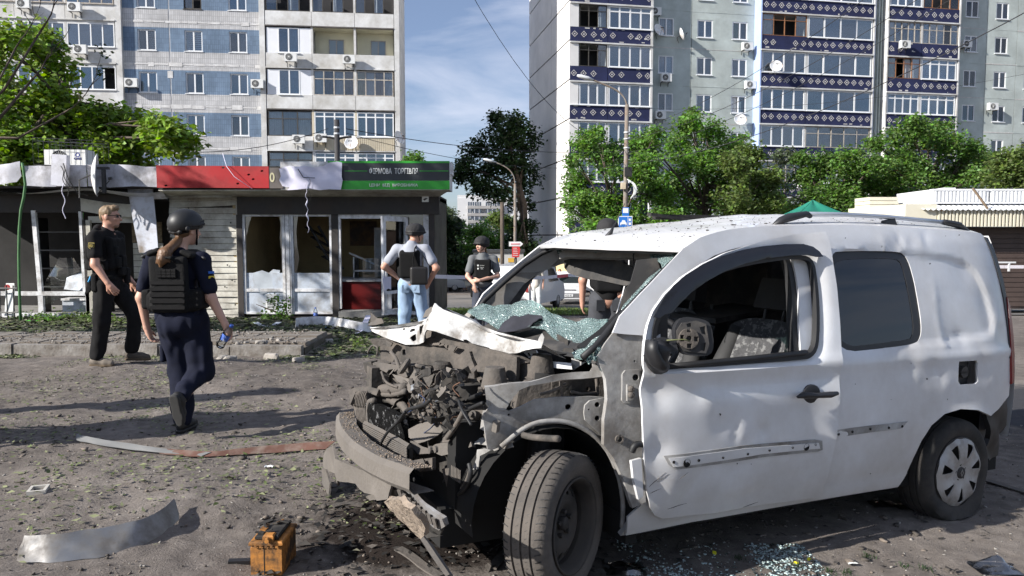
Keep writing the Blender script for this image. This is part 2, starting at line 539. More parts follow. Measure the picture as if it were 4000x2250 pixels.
# APARTMENT BUILDINGS
M_PVC=pm('white_pvc',(.78,.79,.8),.45,var=.05,vs=1.)
M_OLDFRAME=pm('weathered_frame',(.42,.38,.33),.8,var=.3,vs=5)
M_DARKFRAME=pm('dark_steel_frame',(.055,.05,.045),.7,var=.3,vs=4)
M_BROWNFRAME=pm('brown_wood_frame',(.24,.11,.05),.7,var=.3,vs=5)
M_GLASS=glass('window_glass',(.84,.88,.91),.08)
M_GLASSB=glass('window_glass_blue',(.68,.78,.86),.15)
M_ROOM=pm('room_shade',(.035,.034,.036),.9,var=.4,vs=.6)  # near-black tone that stands in for the darkness of unlit rooms
CURT=[pm('curtain_white',(.72,.72,.72),.9,var=.12,vs=4),pm('curtain_grey',(.42,.43,.45),.9,var=.15,vs=4),pm('curtain_brown',(.25,.15,.1),.9,var=.2,vs=4),pm('curtain_green',(.38,.52,.42),.9,var=.15,vs=4),pm('curtain_yellow',(.62,.5,.22),.9,var=.15,vs=4),pm('curtain_lilac',(.42,.38,.48),.9,var=.15,vs=4),pm('blind_blue_grey',(.3,.4,.47),.9,var=.12,vs=4)]
M_BLIND=pm('slat_blind',(.62,.62,.62),.7,var=.05,vs=2)
_wcache={}
def window_unit(root,s0,s1,z0,z1,y,n=2,frame=None,gl=None,backs=(),transom=0.,fw=.06,sill=True,seed=0,name='window',open_=()):
 pass
 frame=frame or M_PVC;gl=gl or M_GLASS
 w,h=s1-s0,z1-z0
 key=(round(w,2),round(h,2),n,frame.name,round(transom,2),fw,sill)
 if key not in _wcache:
  b=MB();d0,d1=-.035,.035
  b.box(0,w,d0,d1,0,fw);b.box(0,w,d0,d1,h-fw,h);b.box(0,fw,d0,d1,fw,h-fw);b.box(w-fw,w,d0,d1,fw,h-fw)
  for k in range(1,n):
   x=w*k/n;b.box(x-fw*.62,x+fw*.62,d0+.004,d1-.004,fw,h-fw)
  if transom:
   zt=h-transom;b.box(fw,w-fw,d0+.007,d1-.007,zt-fw*.5,zt+fw*.5)
  if sill:b.box(-.05,w+.05,-.14,-.034,-.045,0.)
  _wcache[key]=b.mesh(name,frame)
 wo=obj(name,_wcache[key],root,(s0,y,z0))
 rr=random.Random(seed*7919+int(s0*100)+int(z0*1000))
 for k in range(n):
  a,c=w*k/n+fw*.55,w*(k+1)/n-fw*.55
  if k in open_:continue
  pk=('pane',round(c-a,2),round(h,2),gl.name)
  if pk not in _wcache:
   _wcache[pk]=MB().box(0,c-a,-.006,.006,0,h-2*fw+.02).mesh('pane',gl)
  p=obj('pane',_wcache[pk],wo,(a,0,fw-.01))
  p.rotation_euler=(rr.uniform(-.012,.012),0,rr.uniform(-.02,.02))
 for k,cm in enumerate(backs):
  if cm is None:continue
  if isinstance(cm,tuple):cm,f0,f1=cm
  else:f0,f1=0.,1.
  a,c=w*k/n+.02,w*(k+1)/n-.02
  a,c=a+(c-a)*f0,a+(c-a)*f1
  mt=CURT[cm]if isinstance(cm,int)else M_BLIND
  b=MB()
  ph=rr.uniform(0,6)
  if mt is M_BLIND:
   for q in range(9):
    zz=.08+(h-.16)*q/9
    b.box(a,c,.1,.115,zz,zz+(h-.16)/9*.62)
  else:
   nn=max(6,int((c-a)/.045))
   def fn(u,v,a=a,c=c,ph=ph):
    return(a+(c-a)*u,.13+.03*math.sin(u*(c-a)*42+ph+.5*math.sin(v*3))*(.5+.5*(1-v)),.05+(h-.1)*v)
   b.grid(fn,nn,3)
  b.build('curtain' if mt is not M_BLIND else 'blind',mt,wo,smooth=True)
 return wo
def brick_mat(name,col,mortar,bw,bh,var=.15,mort=.012):
 if name in _MATS:return _MATS[name]
 m=pm(name,col,.75,var=var,vs=.6,dirt=tuple(c*.62 for c in col),dirt_amt=.25,ds=.55,hard=.2)
 nt=m.node_tree;N,L=nt.nodes,nt.links;b=N['Principled BSDF']
 src=b.inputs['Base Color'].links[0].from_socket
 tc=N.new('ShaderNodeTexCoord')
 sp=N.new('ShaderNodeSeparateXYZ');L.new(tc.outputs['Object'],sp.inputs[0])
 cb=N.new('ShaderNodeCombineXYZ');L.new(sp.outputs['X'],cb.inputs['X']);L.new(sp.outputs['Z'],cb.inputs['Y'])
 br=N.new('ShaderNodeTexBrick');br.offset=0.
 br.inputs['Scale'].default_value=1.;br.inputs['Brick Width'].default_value=bw;br.inputs['Row Height'].default_value=bh
 br.inputs['Mortar Size'].default_value=mort;br.inputs['Mortar Smooth'].default_value=.3;br.inputs['Bias'].default_value=0.
 br.inputs['Color1'].default_value=(.9,.9,.9,1);br.inputs['Color2'].default_value=(1.08,1.08,1.08,1);br.inputs['Mortar'].default_value=(*mortar,1)
 L.new(cb.outputs[0],br.inputs['Vector'])
 mx=N.new('ShaderNodeMixRGB');mx.blend_type='MULTIPLY';mx.inputs['Fac'].default_value=1.
 L.new(src,mx.inputs['Color1']);L.new(br.outputs['Color'],mx.inputs['Color2'])
 L.new(mx.outputs['Color'],b.inputs['Base Color'])
 return m
M_TILEW=brick_mat('grey_white_tile',(.57,.565,.57),(.66,.66,.66),.125,.3,.14,.014)
M_TILEB=brick_mat('blue_tile',(.165,.24,.345),(.7,.7,.72),.125,.3,.22,.012)
M_TILEL=brick_mat('repainted_pale_blue_tile',(.38,.58,.76),(.9,.9,.9),.125,.3,.25,.012)
M_WHITEW=pm('white_balcony_concrete',(.72,.72,.715),.85,var=.08,vs=.9,bump=.15,bs=8,dirt=(.4,.38,.34),dirt_amt=.25,ds=.8,hard=.2)
M_JOINT=pm('joint_sealant',(.6,.59,.58),.9,var=.25,vs=2.)
M_JOINTD=pm('dark_joint',(.11,.1,.095),.9,var=.35,vs=2.)
M_BEIGE=pm('beige_corrugated',(.6,.53,.4),.6,var=.1,vs=1.)
M_OCHRE=pm('cream_plaster',(.72,.68,.5),.9,var=.08,vs=1)
M_AC=pm('ac_white',(.74,.74,.72),.5,var=.06,vs=3)
M_ACD=pm('ac_dark_grille',(.05,.05,.05),.6,var=.2,vs=6)
M_DISH=pm('dish_white',(.74,.75,.76),.45,var=.06,vs=3,dirt=(.45,.25,.12),dirt_amt=.05,ds=3)
M_METALD=pm('dark_metal',(.09,.09,.09),.5,metal=.6,var=.2,vs=5)
# an air conditioner and a satellite dish, built once and copied
def make_ac():
 r=empty('air_conditioner')
 MB().box(-.39,.39,-.3,0,0,.55).build('casing',M_AC,r)
 b=MB();b.lathe([(.215,-.302),(.215,-.312),(.19,-.312),(.19,-.304),(.001,-.304)],20,Matrix.Translation((-.1,0,.28))@Matrix.Rotation(math.pi/2,4,'X')@Matrix.Scale(-1,4,(0,0,1)))
 b.build('fan_grille',M_ACD,r)
 for k in range(6):
  a=math.pi*k/6
  MB().tube([(-.1-.2*math.cos(a),-.318,.28-.2*math.sin(a)),(-.1+.2*math.cos(a),-.318,.28+.2*math.sin(a))],.006,4).build('grille_bar',M_AC,r)
 for x in(-.28,.28):
  MB().box(x-.02,x+.02,-.28,.16,-.05,-.005).box(x-.018,x+.018,.12,.155,-.3,-.05).build('bracket',M_METALD,r)
 return r
def make_dish():
 r=empty('satellite_dish')
 b=MB();Mx=Matrix.Rotation(math.pi/2,4,'X')
 prof=[(.001,0.)]+[(.45*k/8,-.14*(k/8)**2)for k in range(1,9)]+[(.455,-.135)]+[(.45*k/8,-.14*(k/8)**2+.012)for k in range(7,-1,-1)]
 b.lathe([(max(p,.001),q)for p,q in prof],28,Matrix.Rotation(math.pi,4,'X')@Mx)
 b.build('reflector',M_DISH,r,smooth=True)
 MB().tube([(0,.02,0),(0,.3,-.12),(0,.3,-.5)],.02,6).build('mount',M_METALD,r)
 MB().tube([(0,-.12,-.42),(0,-.44,-.1)],.012,6).build('arm',M_METALD,r)
 for k in(-1,0,1):
  MB().tube([(k*.09,-.42,-.06),(k*.1,-.5,-.04)],.03,8).build('receiver',M_METALD,r)
 return r
AC0,DISH0=make_ac(),make_dish()
ac_used,dish_used=[0],[0]
def world_of(root,p):
 a=root.rotation_euler.z
 return(root.location.x+p[0]*math.cos(a)-p[1]*math.sin(a),root.location.y+p[0]*math.sin(a)+p[1]*math.cos(a),p[2])
def put_ac(root,s,z,y,label,scale=1.,off=.2):
 o=AC0 if not ac_used[0]else dup(AC0)
 ac_used[0]+=1
 o.location=world_of(root,(s,y-off,z));o.rotation_euler=(0,0,root.rotation_euler.z);o.scale=(scale,)*3
 tag(o,label,'air conditioner','air conditioners on the apartment fronts')
def put_dish(root,s,z,y,label,turn=0.,scale=1.):
 o=DISH0 if not dish_used[0]else dup(DISH0)
 dish_used[0]+=1
 o.location=world_of(root,(s,y-.35,z));o.rotation_euler=(R(-20),0,root.rotation_euler.z+turn);o.scale=(scale,)*3
 tag(o,label,'satellite dish','satellite dishes on the apartment fronts')
# left block (blue tiled middle, white balconies)
LB=empty('apartment_building',(-7.5,51.24,0),R(6.4),'white and blue tiled apartment block behind the wrecked kiosks','building')
HB=27.;ZB=-2.8;FL=2.68
MB().box(-60,-.05,1.6,13,ZB,HB).build('core_wall',M_TILEW,LB)
MB().box(-60,-.35,.95,1.,ZB,HB-.3).build('room_shade_sheet',M_ROOM,LB)  # flat dark sheet behind the glass, painted as unlit rooms
MB().box(-.32,0.,-.28,13.2,ZB,HB).build('end_wall',M_WHITEW,LB)
MB().box(-60,.25,-.5,13.4,HB,HB+.5).build('roof',M_WHITEW,LB)
cols=[(-16.61,-15.49),(-13.72,-12.61),(-10.94,-9.81)]
NP=range(-1,6)
for k in NP:
 zb=13.63-FL*k;zt=zb+1.32
 lo,hi=zb-.06,zt+.14
 pj=zb-.86
 for(a,c,wc)in((-17.5,-14.69,cols[:1]),(-14.61,-8.99,cols[1:])):
  pan=MB().box(a,c,0,.32,pj+.03,lo).build('wall_panel',M_TILEW,LB)
  MB().box(a,c,0,.32,hi,pj+FL-.03).build('wall_panel',M_TILEW,LB)
  xs=[a]+[q for w_ in wc for q in w_]+[c]
  for q in range(0,len(xs),2):
   pale=(k==4 and xs[q]>-12.7)
   MB().box(xs[q],xs[q+1],.003,.32,lo,hi).build('blue_tile_panel',M_TILEL if pale else M_TILEB,LB)
  for w_ in wc:
   MB().box(w_[0],w_[1],.006,.32,zt,hi).build('lintel',M_TILEB,LB)
   MB().box(w_[0],w_[1],.006,.32,lo,zb).build('window_ledge',M_TILEW,LB)
 b=MB()
 rr=random.Random(k+50)
 x=-17.5
 while x<-9.1:
  d=rr.uniform(.25,.9);hgt=rr.uniform(.03,.07)if rr.random()<.75 else rr.uniform(.08,.16)
  b.box(x,min(x+d,-9.),-.012-rr.random()*.012,.1,pj-hgt,pj+hgt*rr.uniform(.5,1));x+=d+.02
 b.build('panel_joint',M_JOINT,LB)
MB().box(-14.69,-14.61,.02,.3,ZB,HB).build('panel_joint',M_JOINT,LB)
MB().box(-14.83,-14.5,-.015,.05,11.9,12.35).build('mortar_patch',M_JOINT,LB)
wb={(-1,1):(M_DARKFRAME,[None,None]),(-1,2):(M_PVC,[6,0]),(0,0):(M_PVC,[None,'b']),(0,1):(M_PVC,['b','b']),(0,2):(M_PVC,[None,1]),(1,0):(M_PVC,[1,6]),(1,1):(M_PVC,[1,None]),(1,2):(M_PVC,[None,6]),(2,1):(M_PVC,[2,None]),(2,2):(M_PVC,[2,6]),(3,1):(M_PVC,[1,1]),(3,2):(M_PVC,[2,6])}
for k in NP:
 for j,(a,c)in enumerate(cols):
  fr,bk=wb.get((k,j),(M_PVC,[1,None]))
  zb=13.63-FL*k
  window_unit(LB,a,c,zb,zb+1.32,.1,2,fr,M_GLASSB if(j+k)%2 else M_GLASS,bk,fw=.075,seed=k*3+j,open_=(1,)if(k,j)==(-1,1)else())
def parapet(root,a,c,z0,z1,y,mat,name='balcony_panel'):
 return MB().box(a+.012,c-.012,y,y+.12,z0+.015,z1).build(name,mat,root)
bays=[(-8.62,-5.66),(-5.66,-2.89),(-2.89,-.34)]
YB=-.25
MB().box(-8.98,-8.64,YB-.02,.5,ZB,HB).build('pier',M_WHITEW,LB)
for k in NP:
 zs=12.72-FL*k
 MB().box(-8.62,-.33,YB-.06,1.,zs-.07,zs).build('floor_slab',M_JOINTD if k%2 else M_WHITEW,LB)
 for(a,c)in bays:
  corr=(k==2 and a>-6)
  if corr:
   b=MB()
   nn=int((c-a)/.14)
   for q in range(nn):
    x=a+.02+q*(c-a-.04)/nn
    b.box(x,x+.085,YB-.03,YB,zs+.015,zs+.92)
   p=b.build('corrugated_rib',M_BEIGE,LB)
   parapet(LB,a,c,zs,zs+.91,YB,M_BEIGE)
  else:
   parapet(LB,a,c,zs,zs+.91,YB,M_WHITEW)
 for x in(-5.66,-2.89):
  MB().box(x-.07,x+.07,YB+.02,.5,zs+.92,zs+FL-.07).build('pier',M_WHITEW if k!=2 else M_BEIGE,LB)
M_DRYWALL=pm('white_infill_board',(.76,.77,.8),.6,var=.04,vs=1)
def loggia(k,j,style):
 a,c=bays[j];a+=.07;c-=.07
 z0=12.72-FL*k+.92;z1=z0+1.62
 y=YB+.06
 if style=='burnt':
  window_unit(LB,a,c,z0,z1,y,4,M_DARKFRAME,M_GLASS,[None,None,1,None],transom=.4,fw=.05,sill=False,seed=k+j*9,open_=(1,3))
 elif style=='pvc':
  w=c-a
  for(p,q)in((0,.26),(.74,1.)):
   MB().box(a+p*w,a+q*w,y-.02,y+.02,z0,z1).build('infill_board',M_DRYWALL,LB)
  window_unit(LB,a+.26*w,a+.74*w,z0,z1,y,2,M_PVC,M_GLASSB,[2 if k else None,1 if k else 6],fw=.07,seed=k+j)
 elif style=='open':
  MB().box(a,c,.8,.85,z0-.9,z1+.1).build('back_wall',M_OCHRE,LB)
  MB().box(a-.02,c,YB+.1,.8,z1+.02,z1+.08).build('ceiling_panel',M_OCHRE,LB)
  window_unit(LB,a+.9,a+1.9,z0-.1,z1-.45,.76,2,M_OLDFRAME,M_GLASS,[None,4]if j==1 else[2,6],fw=.05,sill=False,seed=j)
 elif style=='old':
  window_unit(LB,a,c,z0,z1,y,4,M_OLDFRAME,M_GLASS,[0,2,0,2]if j==1 else[4,0,2,0],transom=.55,fw=.06,sill=False,seed=j)
 elif style=='dark':
  window_unit(LB,a,c,z0,z1,y,3,M_DARKFRAME,M_GLASS,[0,1,0]if k==2 else[0,None,0],transom=.5,fw=.055,sill=False,seed=k)
 elif style=='new':
  window_unit(LB,a,c,z0,z1,y,4,M_PVC,M_GLASSB,[3 if k==2 else None,None,6,3],transom=.32,fw=.075,seed=k+j)
for k,st in((-1,('burnt',)*3),(0,('pvc','open','open')),(1,('pvc','old','old')),(2,('dark','new','new')),(3,('dark','new','new')),(4,('pvc','new','old'))):
 for j in range(3):loggia(k,j,st[j])
MB().box(-17.86,-17.5,YB-.02,.5,ZB,HB).build('pier',M_WHITEW,LB)
for k in NP:
 zs=12.72-FL*k
 MB().box(-27,-17.86,YB-.06,1.,zs-.07,zs).build('floor_slab',M_WHITEW,LB)
 for(a,c)in((-20.85,-17.86),(-23.85,-20.85),(-26.85,-23.85)):
  parapet(LB,a,c,zs,zs+.95,YB,M_WHITEW)
  MB().box(a-.06,a+.06,YB+.02,.5,zs+.96,zs+FL-.07).build('pier',M_WHITEW,LB)
  st=(int(a)+k)%3
  window_unit(LB,a+.07,c-.07,zs+.98,zs+2.45,YB+.06,4,M_PVC if st else M_OLDFRAME,M_GLASSB,[6,2,None,6]if k==0 else[0,1,None,None],transom=0 if st else .5,seed=k+int(a),open_=(3,)if(k==1 and a>-21)else())
  MB().box(a+.07,c-.07,YB+.02,.3,zs+2.45,zs+FL-.07).build('lintel',M_WHITEW,LB)
lbl='on the white and blue block'
put_ac(LB,-23.1,15.85,YB,'white air conditioner cut by the top left picture edge '+lbl)
put_ac(LB,-20.1,15.75,YB,'white air conditioner on the top left balcony panel '+lbl)
put_ac(LB,-19.85,13.15,YB,'white air conditioner under the wide four pane window '+lbl)
put_ac(LB,-16.95,11.2,0,'white air conditioner left of a window on blue tiles above the tree')
put_ac(LB,-9.15,11.3,0,'white air conditioner between the blue tiles and the white balconies')
put_ac(LB,-6.95,13.,YB,'white air conditioner under the boarded white balcony glazing')
put_ac(LB,-3.25,12.95,YB,'white air conditioner in front of the open cream balconies')
put_ac(LB,-6.55,7.75,YB,'white air conditioner below the dark framed balcony with curtains')
put_ac(LB,-5.15,7.85,YB,'white air conditioner at the left of the beige ribbed balcony')
put_dish(LB,-3.15,7.8,YB,'white satellite dish on the beige ribbed balcony',R(-8))
put_dish(LB,-.1,8.2,YB,'grey satellite dish on the corner of the white block beside the sky',R(50))
# right block (grey green panels, dark blue patterned balconies)
RB=empty('apartment_building',(4.137,54.,0),R(11),'grey green apartment block with dark blue diamond patterned balconies','building')
M_GREEN=pm('grey_green_panel',(.52,.575,.55),.85,var=.09,vs=.5,dirt=(.32,.35,.33),dirt_amt=.35,ds=.45,hard=.2)
M_NAVY=brick_mat('navy_mosaic',(.018,.024,.085),(.8,.8,.85),.06,.06,.25,.006)
M_DIAM=pm('diamond_pattern',(.5,.48,.47),.8,var=.2,vs=6)
M_LBLUE=pm('pale_blue_paint',(.36,.46,.72),.8,var=.1,vs=1)
M_ENDW=pm('end_wall_whitewash',(.74,.72,.7),.9,var=.1,vs=.5,bump=.1,bs=6)
M_CHIP=pm('chipped_render',(.52,.5,.48),.9,var=.2,vs=4)
M_PLAST=pm('yellow_ground_floor_plaster',(.62,.5,.28),.9,var=.15,vs=1.5)
ZB2=-3.
YS=-.9
MB().box(.35,60,1.2,12.,ZB2,HB).build('core_wall',M_GREEN,RB)
MB().box(.35,60,.75,.8,ZB2,HB-.3).build('room_shade_sheet',M_ROOM,RB)  # same painted darkness behind this block's windows
MB().box(-.4,60,-1.2,12.4,HB,HB+.5).build('roof',M_WHITEW,RB)
zj=[15.2-FL*k for k in range(-5,7)]
yj=[YS-.02,1.6,4.3,12.2]
for i in range(len(zj)-1):
 for j in range(3):
  MB().box(-.35,.3,yj[j]+.025,yj[j+1]-.025,zj[i+1]+.05,zj[i]-.05).build('end_panel',M_ENDW,RB)
MB().box(-.3,.34,YS+.05,12.15,ZB2,HB-.1).build('joint_backing',M_JOINTD,RB)
MB().box(-.5,.3,YS-.3,12.4,-.2,.05).build('canopy_ledge',M_JOINT,RB)
MB().box(-.36,.3,YS-.02,12.2,ZB2,-.2).build('ground_floor_wall',M_PLAST,RB)
wcols=[(6.5,7.65),(9.46,10.66),(12.2,13.38),(31.75,32.9),(34.5,35.65),(37.3,38.45),(40.1,41.25)]
for k in range(-1,6):
 zb=16.07-2.66*k;zt=zb+1.27;pj=zb-.83
 for(a,c,wi)in((5.7,9.,(0,)),(9.04,14.,(1,2)),(30.5,33.7,(3,)),(33.74,36.5,(4,)),(36.54,39.3,(5,)),(39.34,44,(6,))):
  xs=[a]+[q for w_ in wi for q in wcols[w_]]+[c]
  MB().box(a,c,0,.3,pj+.02,zb).build('wall_panel',M_GREEN,RB)
  MB().box(a,c,0,.3,zt,pj+2.66-.02).build('wall_panel',M_GREEN,RB)
  for q in range(0,len(xs),2):MB().box(xs[q],xs[q+1],.002,.3,zb,zt).build('wall_panel',M_GREEN,RB)
  b=MB();rr=random.Random(k*11+int(a));x=a
  while x<c-.05:
   d=rr.uniform(.3,1.3);e=min(x+d,c);hh=rr.uniform(.015,.045)
   b.box(x,e,-.008-.01*rr.random(),.1,pj-hh,pj+hh);x=e+.01
  b.build('panel_joint',M_CHIP if(k+int(a))%2 else M_GREEN,RB)
  for w_ in wi:
   rr=random.Random(k*17+w_)
   bk=[rr.choice([None,1,0,6,None]),rr.choice([6,None,1,0])]
   if(k,w_)==(0,2):bk=[3,1]
   window_unit(RB,wcols[w_][0],wcols[w_][1],zb,zt,.06,2,M_PVC,M_GLASSB if(k+w_)%2 else M_GLASS,bk,fw=.075,seed=k*5+w_,open_=(0,)if(k,w_)==(2,2)else())
def diamond_mesh():
 b=MB()
 o_,i_=.225,.165
 P=[(-o_,0),(0,-o_),(o_,0),(0,o_)];Q=[(-i_,0),(0,-i_),(i_,0),(0,i_)]
 for k in range(4):
  k2=(k+1)%4
  b.hexa([(P[k][0],0,P[k][1]),(P[k2][0],0,P[k2][1]),(Q[k2][0],0,Q[k2][1]),(Q[k][0],0,Q[k][1]),(P[k][0],-.012,P[k][1]),(P[k2][0],-.012,P[k2][1]),(Q[k2][0],-.012,Q[k2][1]),(Q[k][0],-.012,Q[k][1])])
 b.box(-.05,.05,-.012,0,-.05,.05)
 return b.mesh('diamond',M_DIAM)
DIA=diamond_mesh()
stacks=[(-.33,5.67,2.41),(14.04,23.11,17.68),(24.36,30.42,27.23)]
gl_st={}
for si,(a,c,sp)in enumerate(stacks):
 if si==0:MB().box(5.55,5.72,YS-.03,.2,ZB2,HB).build('side_wall',M_WHITEW,RB)
 else:
  MB().box(a-.1,a,YS-.04,.2,ZB2,HB).build('side_wall',M_LBLUE if si==1 else M_WHITEW,RB)
  MB().box(c,c+.12,YS-.03,.2,ZB2,HB).build('side_wall',M_WHITEW,RB)
 for k in range(-1,6):
  z0=15.12-2.66*k+(.14 if si else 0.)
  MB().box(a-(.05 if si else 0),c+.04,YS-.1,.7,z0-.1,z0).build('floor_slab',M_WHITEW,RB)
  for(p,q)in((a,sp),(sp,c)):
   pan=MB().box(p+.02,q-.02,YS,YS+.12,z0+.005,z0+1.).build('balcony_panel',M_NAVY,RB)
   nd=max(4,int((q-p)/.58));rr=random.Random(si*31+k*7+int(p))
   for d in range(nd):
    if rr.random()<.08:continue
    x=p+.32+d*(q-p-.64)/(nd-1)+rr.uniform(-.04,.04)
    obj('diamond',DIA,pan,(x,YS-.001,z0+.52))
   if rr.random()<.75:
    b=MB()
    for _ in range(rr.randint(2,6)):
     x=rr.uniform(p+.1,q-.4);zz=z0+rr.choice([.06,.9,.1,.35]);
     b.box(x,x+rr.uniform(.08,.35),YS-.006,YS+.01,zz,zz+rr.uniform(.03,.12))
    b.build('chipped_patch',M_CHIP,pan)
   rr2=random.Random(si*101+k*13+int(p*3))
   st=rr2.random()
   zb,zt=z0+1.02,z0+2.54
   if(si,k)in((0,0),(0,1))and p==a:st=.9
   if si==0 and not(p==a and k in(0,1)):st=.2
   if st<.52:
    bk=[rr2.choice([3,6,0,1]),rr2.choice([None,6,1]),rr2.choice([None,2,0]),rr2.choice([6,3,5])]
    window_unit(RB,p+.08,q-.08,zb,zt,YS+.06,4,M_PVC,M_GLASSB,bk,transom=.36 if rr2.random()<.35 else 0,fw=.085,seed=k+si)
   elif st<.8:
    bk=[rr2.choice([0,1,None])for _ in range(5)]
    window_unit(RB,p+.06,q-.06,zb,zt,YS+.06,5,M_OLDFRAME,M_GLASS,bk,transom=.5,fw=.05,sill=False,seed=k+si)
   else:
    bk=[rr2.choice([0,2,4,None]),None,rr2.choice([None,1]),rr2.choice([None,0])]
    window_unit(RB,p+.06,q-.06,zb,zt,YS+.06,4,M_BROWNFRAME if rr2.random()<.5 else M_DARKFRAME,M_GLASS,bk,transom=.42,fw=.045,sill=False,seed=k+si,open_=(1,2))
  MB().box(sp-.05,sp+.05,YS+.02,.6,z0+1.,z0+2.56).build('pier',M_WHITEW,RB)
MB().box(23.23,24.26,-.3,.3,ZB2,HB).build('recess_wall',M_GREEN,RB)
for x,r_ in((23.5,.09),(23.85,.07),(24.1,.06)):
 MB().tube([(x,-.45,ZB2),(x,-.45,HB)],r_,8).build('rain_pipe',M_LBLUE if r_>.08 else M_GREEN,RB)
lr='on the grey green block'
put_ac(RB,6.1,17.35,0,'white air conditioner beside the topmost left window '+lr)
put_ac(RB,6.95,12.75,0,'white air conditioner under a window on the third storey down '+lr)
put_ac(RB,6.55,10.1,0,'white air conditioner low on the grey green wall beside the lamp post')
put_ac(RB,13.2,15.25,0,'white air conditioner at the upper window beside the pale blue balcony side')
put_ac(RB,13.5,12.5,0,'white air conditioner at the middle window beside the pale blue balcony side')
put_ac(RB,25.5,15.75,YS,'white air conditioner on the top of the right hand patterned balconies')
put_ac(RB,31.6,16.3,0,'rusty white air conditioner at the top right window of the grey green wall')
put_ac(RB,34.2,11.6,0,'white air conditioner at the far right window '+lr)
put_ac(RB,31.4,8.9,0,'white air conditioner just above the trees at the right')
put_dish(RB,6.3,16.3,0,'grey satellite dish beside the blue balconies near the top of the wall',R(20))
put_dish(RB,8.,16.1,0,'white satellite dish seen edge on under a top window',R(75))
put_dish(RB,15.,13.95,YS,'white satellite dish high on the patterned balconies of the middle stack',R(-15))
put_dish(RB,12.75,10.2,0,'white satellite dish beside the pale blue balcony side above the trees',R(-12))
put_dish(RB,17.,5.6,YS,'white satellite dish with a rust stain low on the middle balcony stack',R(-10))
# a distant block between the two
FB=empty('apartment_building',(-21.6,300,0),R(4),'far white apartment block seen between the two near blocks','building')
M_FARW=pm('far_white_panel',(.62,.62,.62),.9,var=.06,vs=.1)
M_FARG=pm('far_grey_balcony',(.33,.32,.31),.9,var=.1,vs=.2)
MB().box(0,42,.6,12,-4,17).build('wall',M_FARW,FB)
MB().box(0,9.5,1,8,17,18.2).build('roof',M_FARW,FB)
wm=MB().box(0,1.6,-.1,.1,0,1.5).mesh('window',pm('far_window_glass',(.1,.12,.15),.2,var=.3,vs=.3))
mull=MB().box(.72,.88,-.16,-.08,0,1.5).mesh('mullion',M_PVC)
for k in range(6):
 z=13.9-2.85*k
 MB().box(4.,18.,-.8,.6,z-1.15,z-.1).build('balcony_panel',M_FARG,FB)
 for x in(4.2,6.,7.8,11.2,13.,14.8,16.4):
  w_=obj('window',wm,FB,(x,-.6,z));obj('mullion',mull,w_)
 for x in(20,24.5,30,35):
  w_=obj('window',wm,FB,(x,.5,z));obj('mullion',mull,w_)
# WRECKED KIOSKS
KY=16.2
def kx(u,Y=KY):return at(u,925,Y).x
def kz(v,Y=KY):return at(2000,v,Y).z
def kbox(b,u0,u1,v0,v1,y0,y1,Y=KY):return b.box(kx(u0,Y),kx(u1,Y),y0,y1,kz(v1,Y),kz(v0,Y))
M_BROWN=pm('dark_brown_cladding',(.024,.02,.018),.6,var=.25,vs=2,dirt=(.06,.05,.045),dirt_amt=.15,ds=2)
M_WFRAME=pm('shop_window_white',(.74,.74,.75),.5,var=.1,vs=3,dirt=(.3,.28,.26),dirt_amt=.2,ds=4)
M_SIDING=pm('cream_siding',(.56,.54,.47),.6,var=.1,vs=1.4,dirt=(.26,.23,.19),dirt_amt=.3,ds=1.6)
M_REDS=pm('red_sign_vinyl',(.42,.018,.02),.45,var=.15,vs=.9,dirt=(.2,.012,.012),dirt_amt=.2,ds=1.2)
M_BLACKS=pm('black_sign_vinyl',(.028,.031,.035),.4,var=.15,vs=1)
M_GREENS=pm('green_sign_vinyl',(.03,.33,.03),.4,var=.12,vs=1)
M_TXT=pm('white_lettering',(.78,.79,.76),.5,var=.04,vs=4)
M_TIN=pm('crumpled_white_tin',(.6,.6,.66),.42,metal=.15,var=.12,vs=2,dirt=(.28,.27,.27),dirt_amt=.25,ds=2.2)
M_TORN=pm('torn_white_sheet',(.68,.66,.78),.6,var=.08,vs=2)
M_NEARBLACK=pm('near_black_interior',(.02,.019,.018),.9,var=.5,vs=1.5)  # one near-black tone for kiosk ceilings, walls, boards and hole marks
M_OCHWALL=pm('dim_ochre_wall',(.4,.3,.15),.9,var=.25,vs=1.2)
M_COUNTER=pm('red_counter',(.11,.005,.005),.4,var=.15,vs=2)
M_PANELB=pm('bluish_white_panel',(.52,.57,.64),.5,var=.1,vs=2,dirt=(.3,.3,.3),dirt_amt=.2,ds=3)
M_CLEAR=glass('broken_shop_glass',(.93,.95,.95),.06)
M_CONC=pm('rough_concrete',(.25,.24,.225),.9,var=.25,vs=3,bump=.4,bs=25)
M_OSB=pm('chipboard',(.22,.165,.1),.9,var=.5,vs=14)
M_GPOLE=pm('green_paint',(.06,.17,.055),.6,var=.25,vs=5)
M_CABLE=pm('black_cable',(.02,.02,.02),.7,var=.1,vs=5)
M_BGREEN=pm('bright_green_plastic',(.1,.52,.04),.5,var=.2,vs=3)
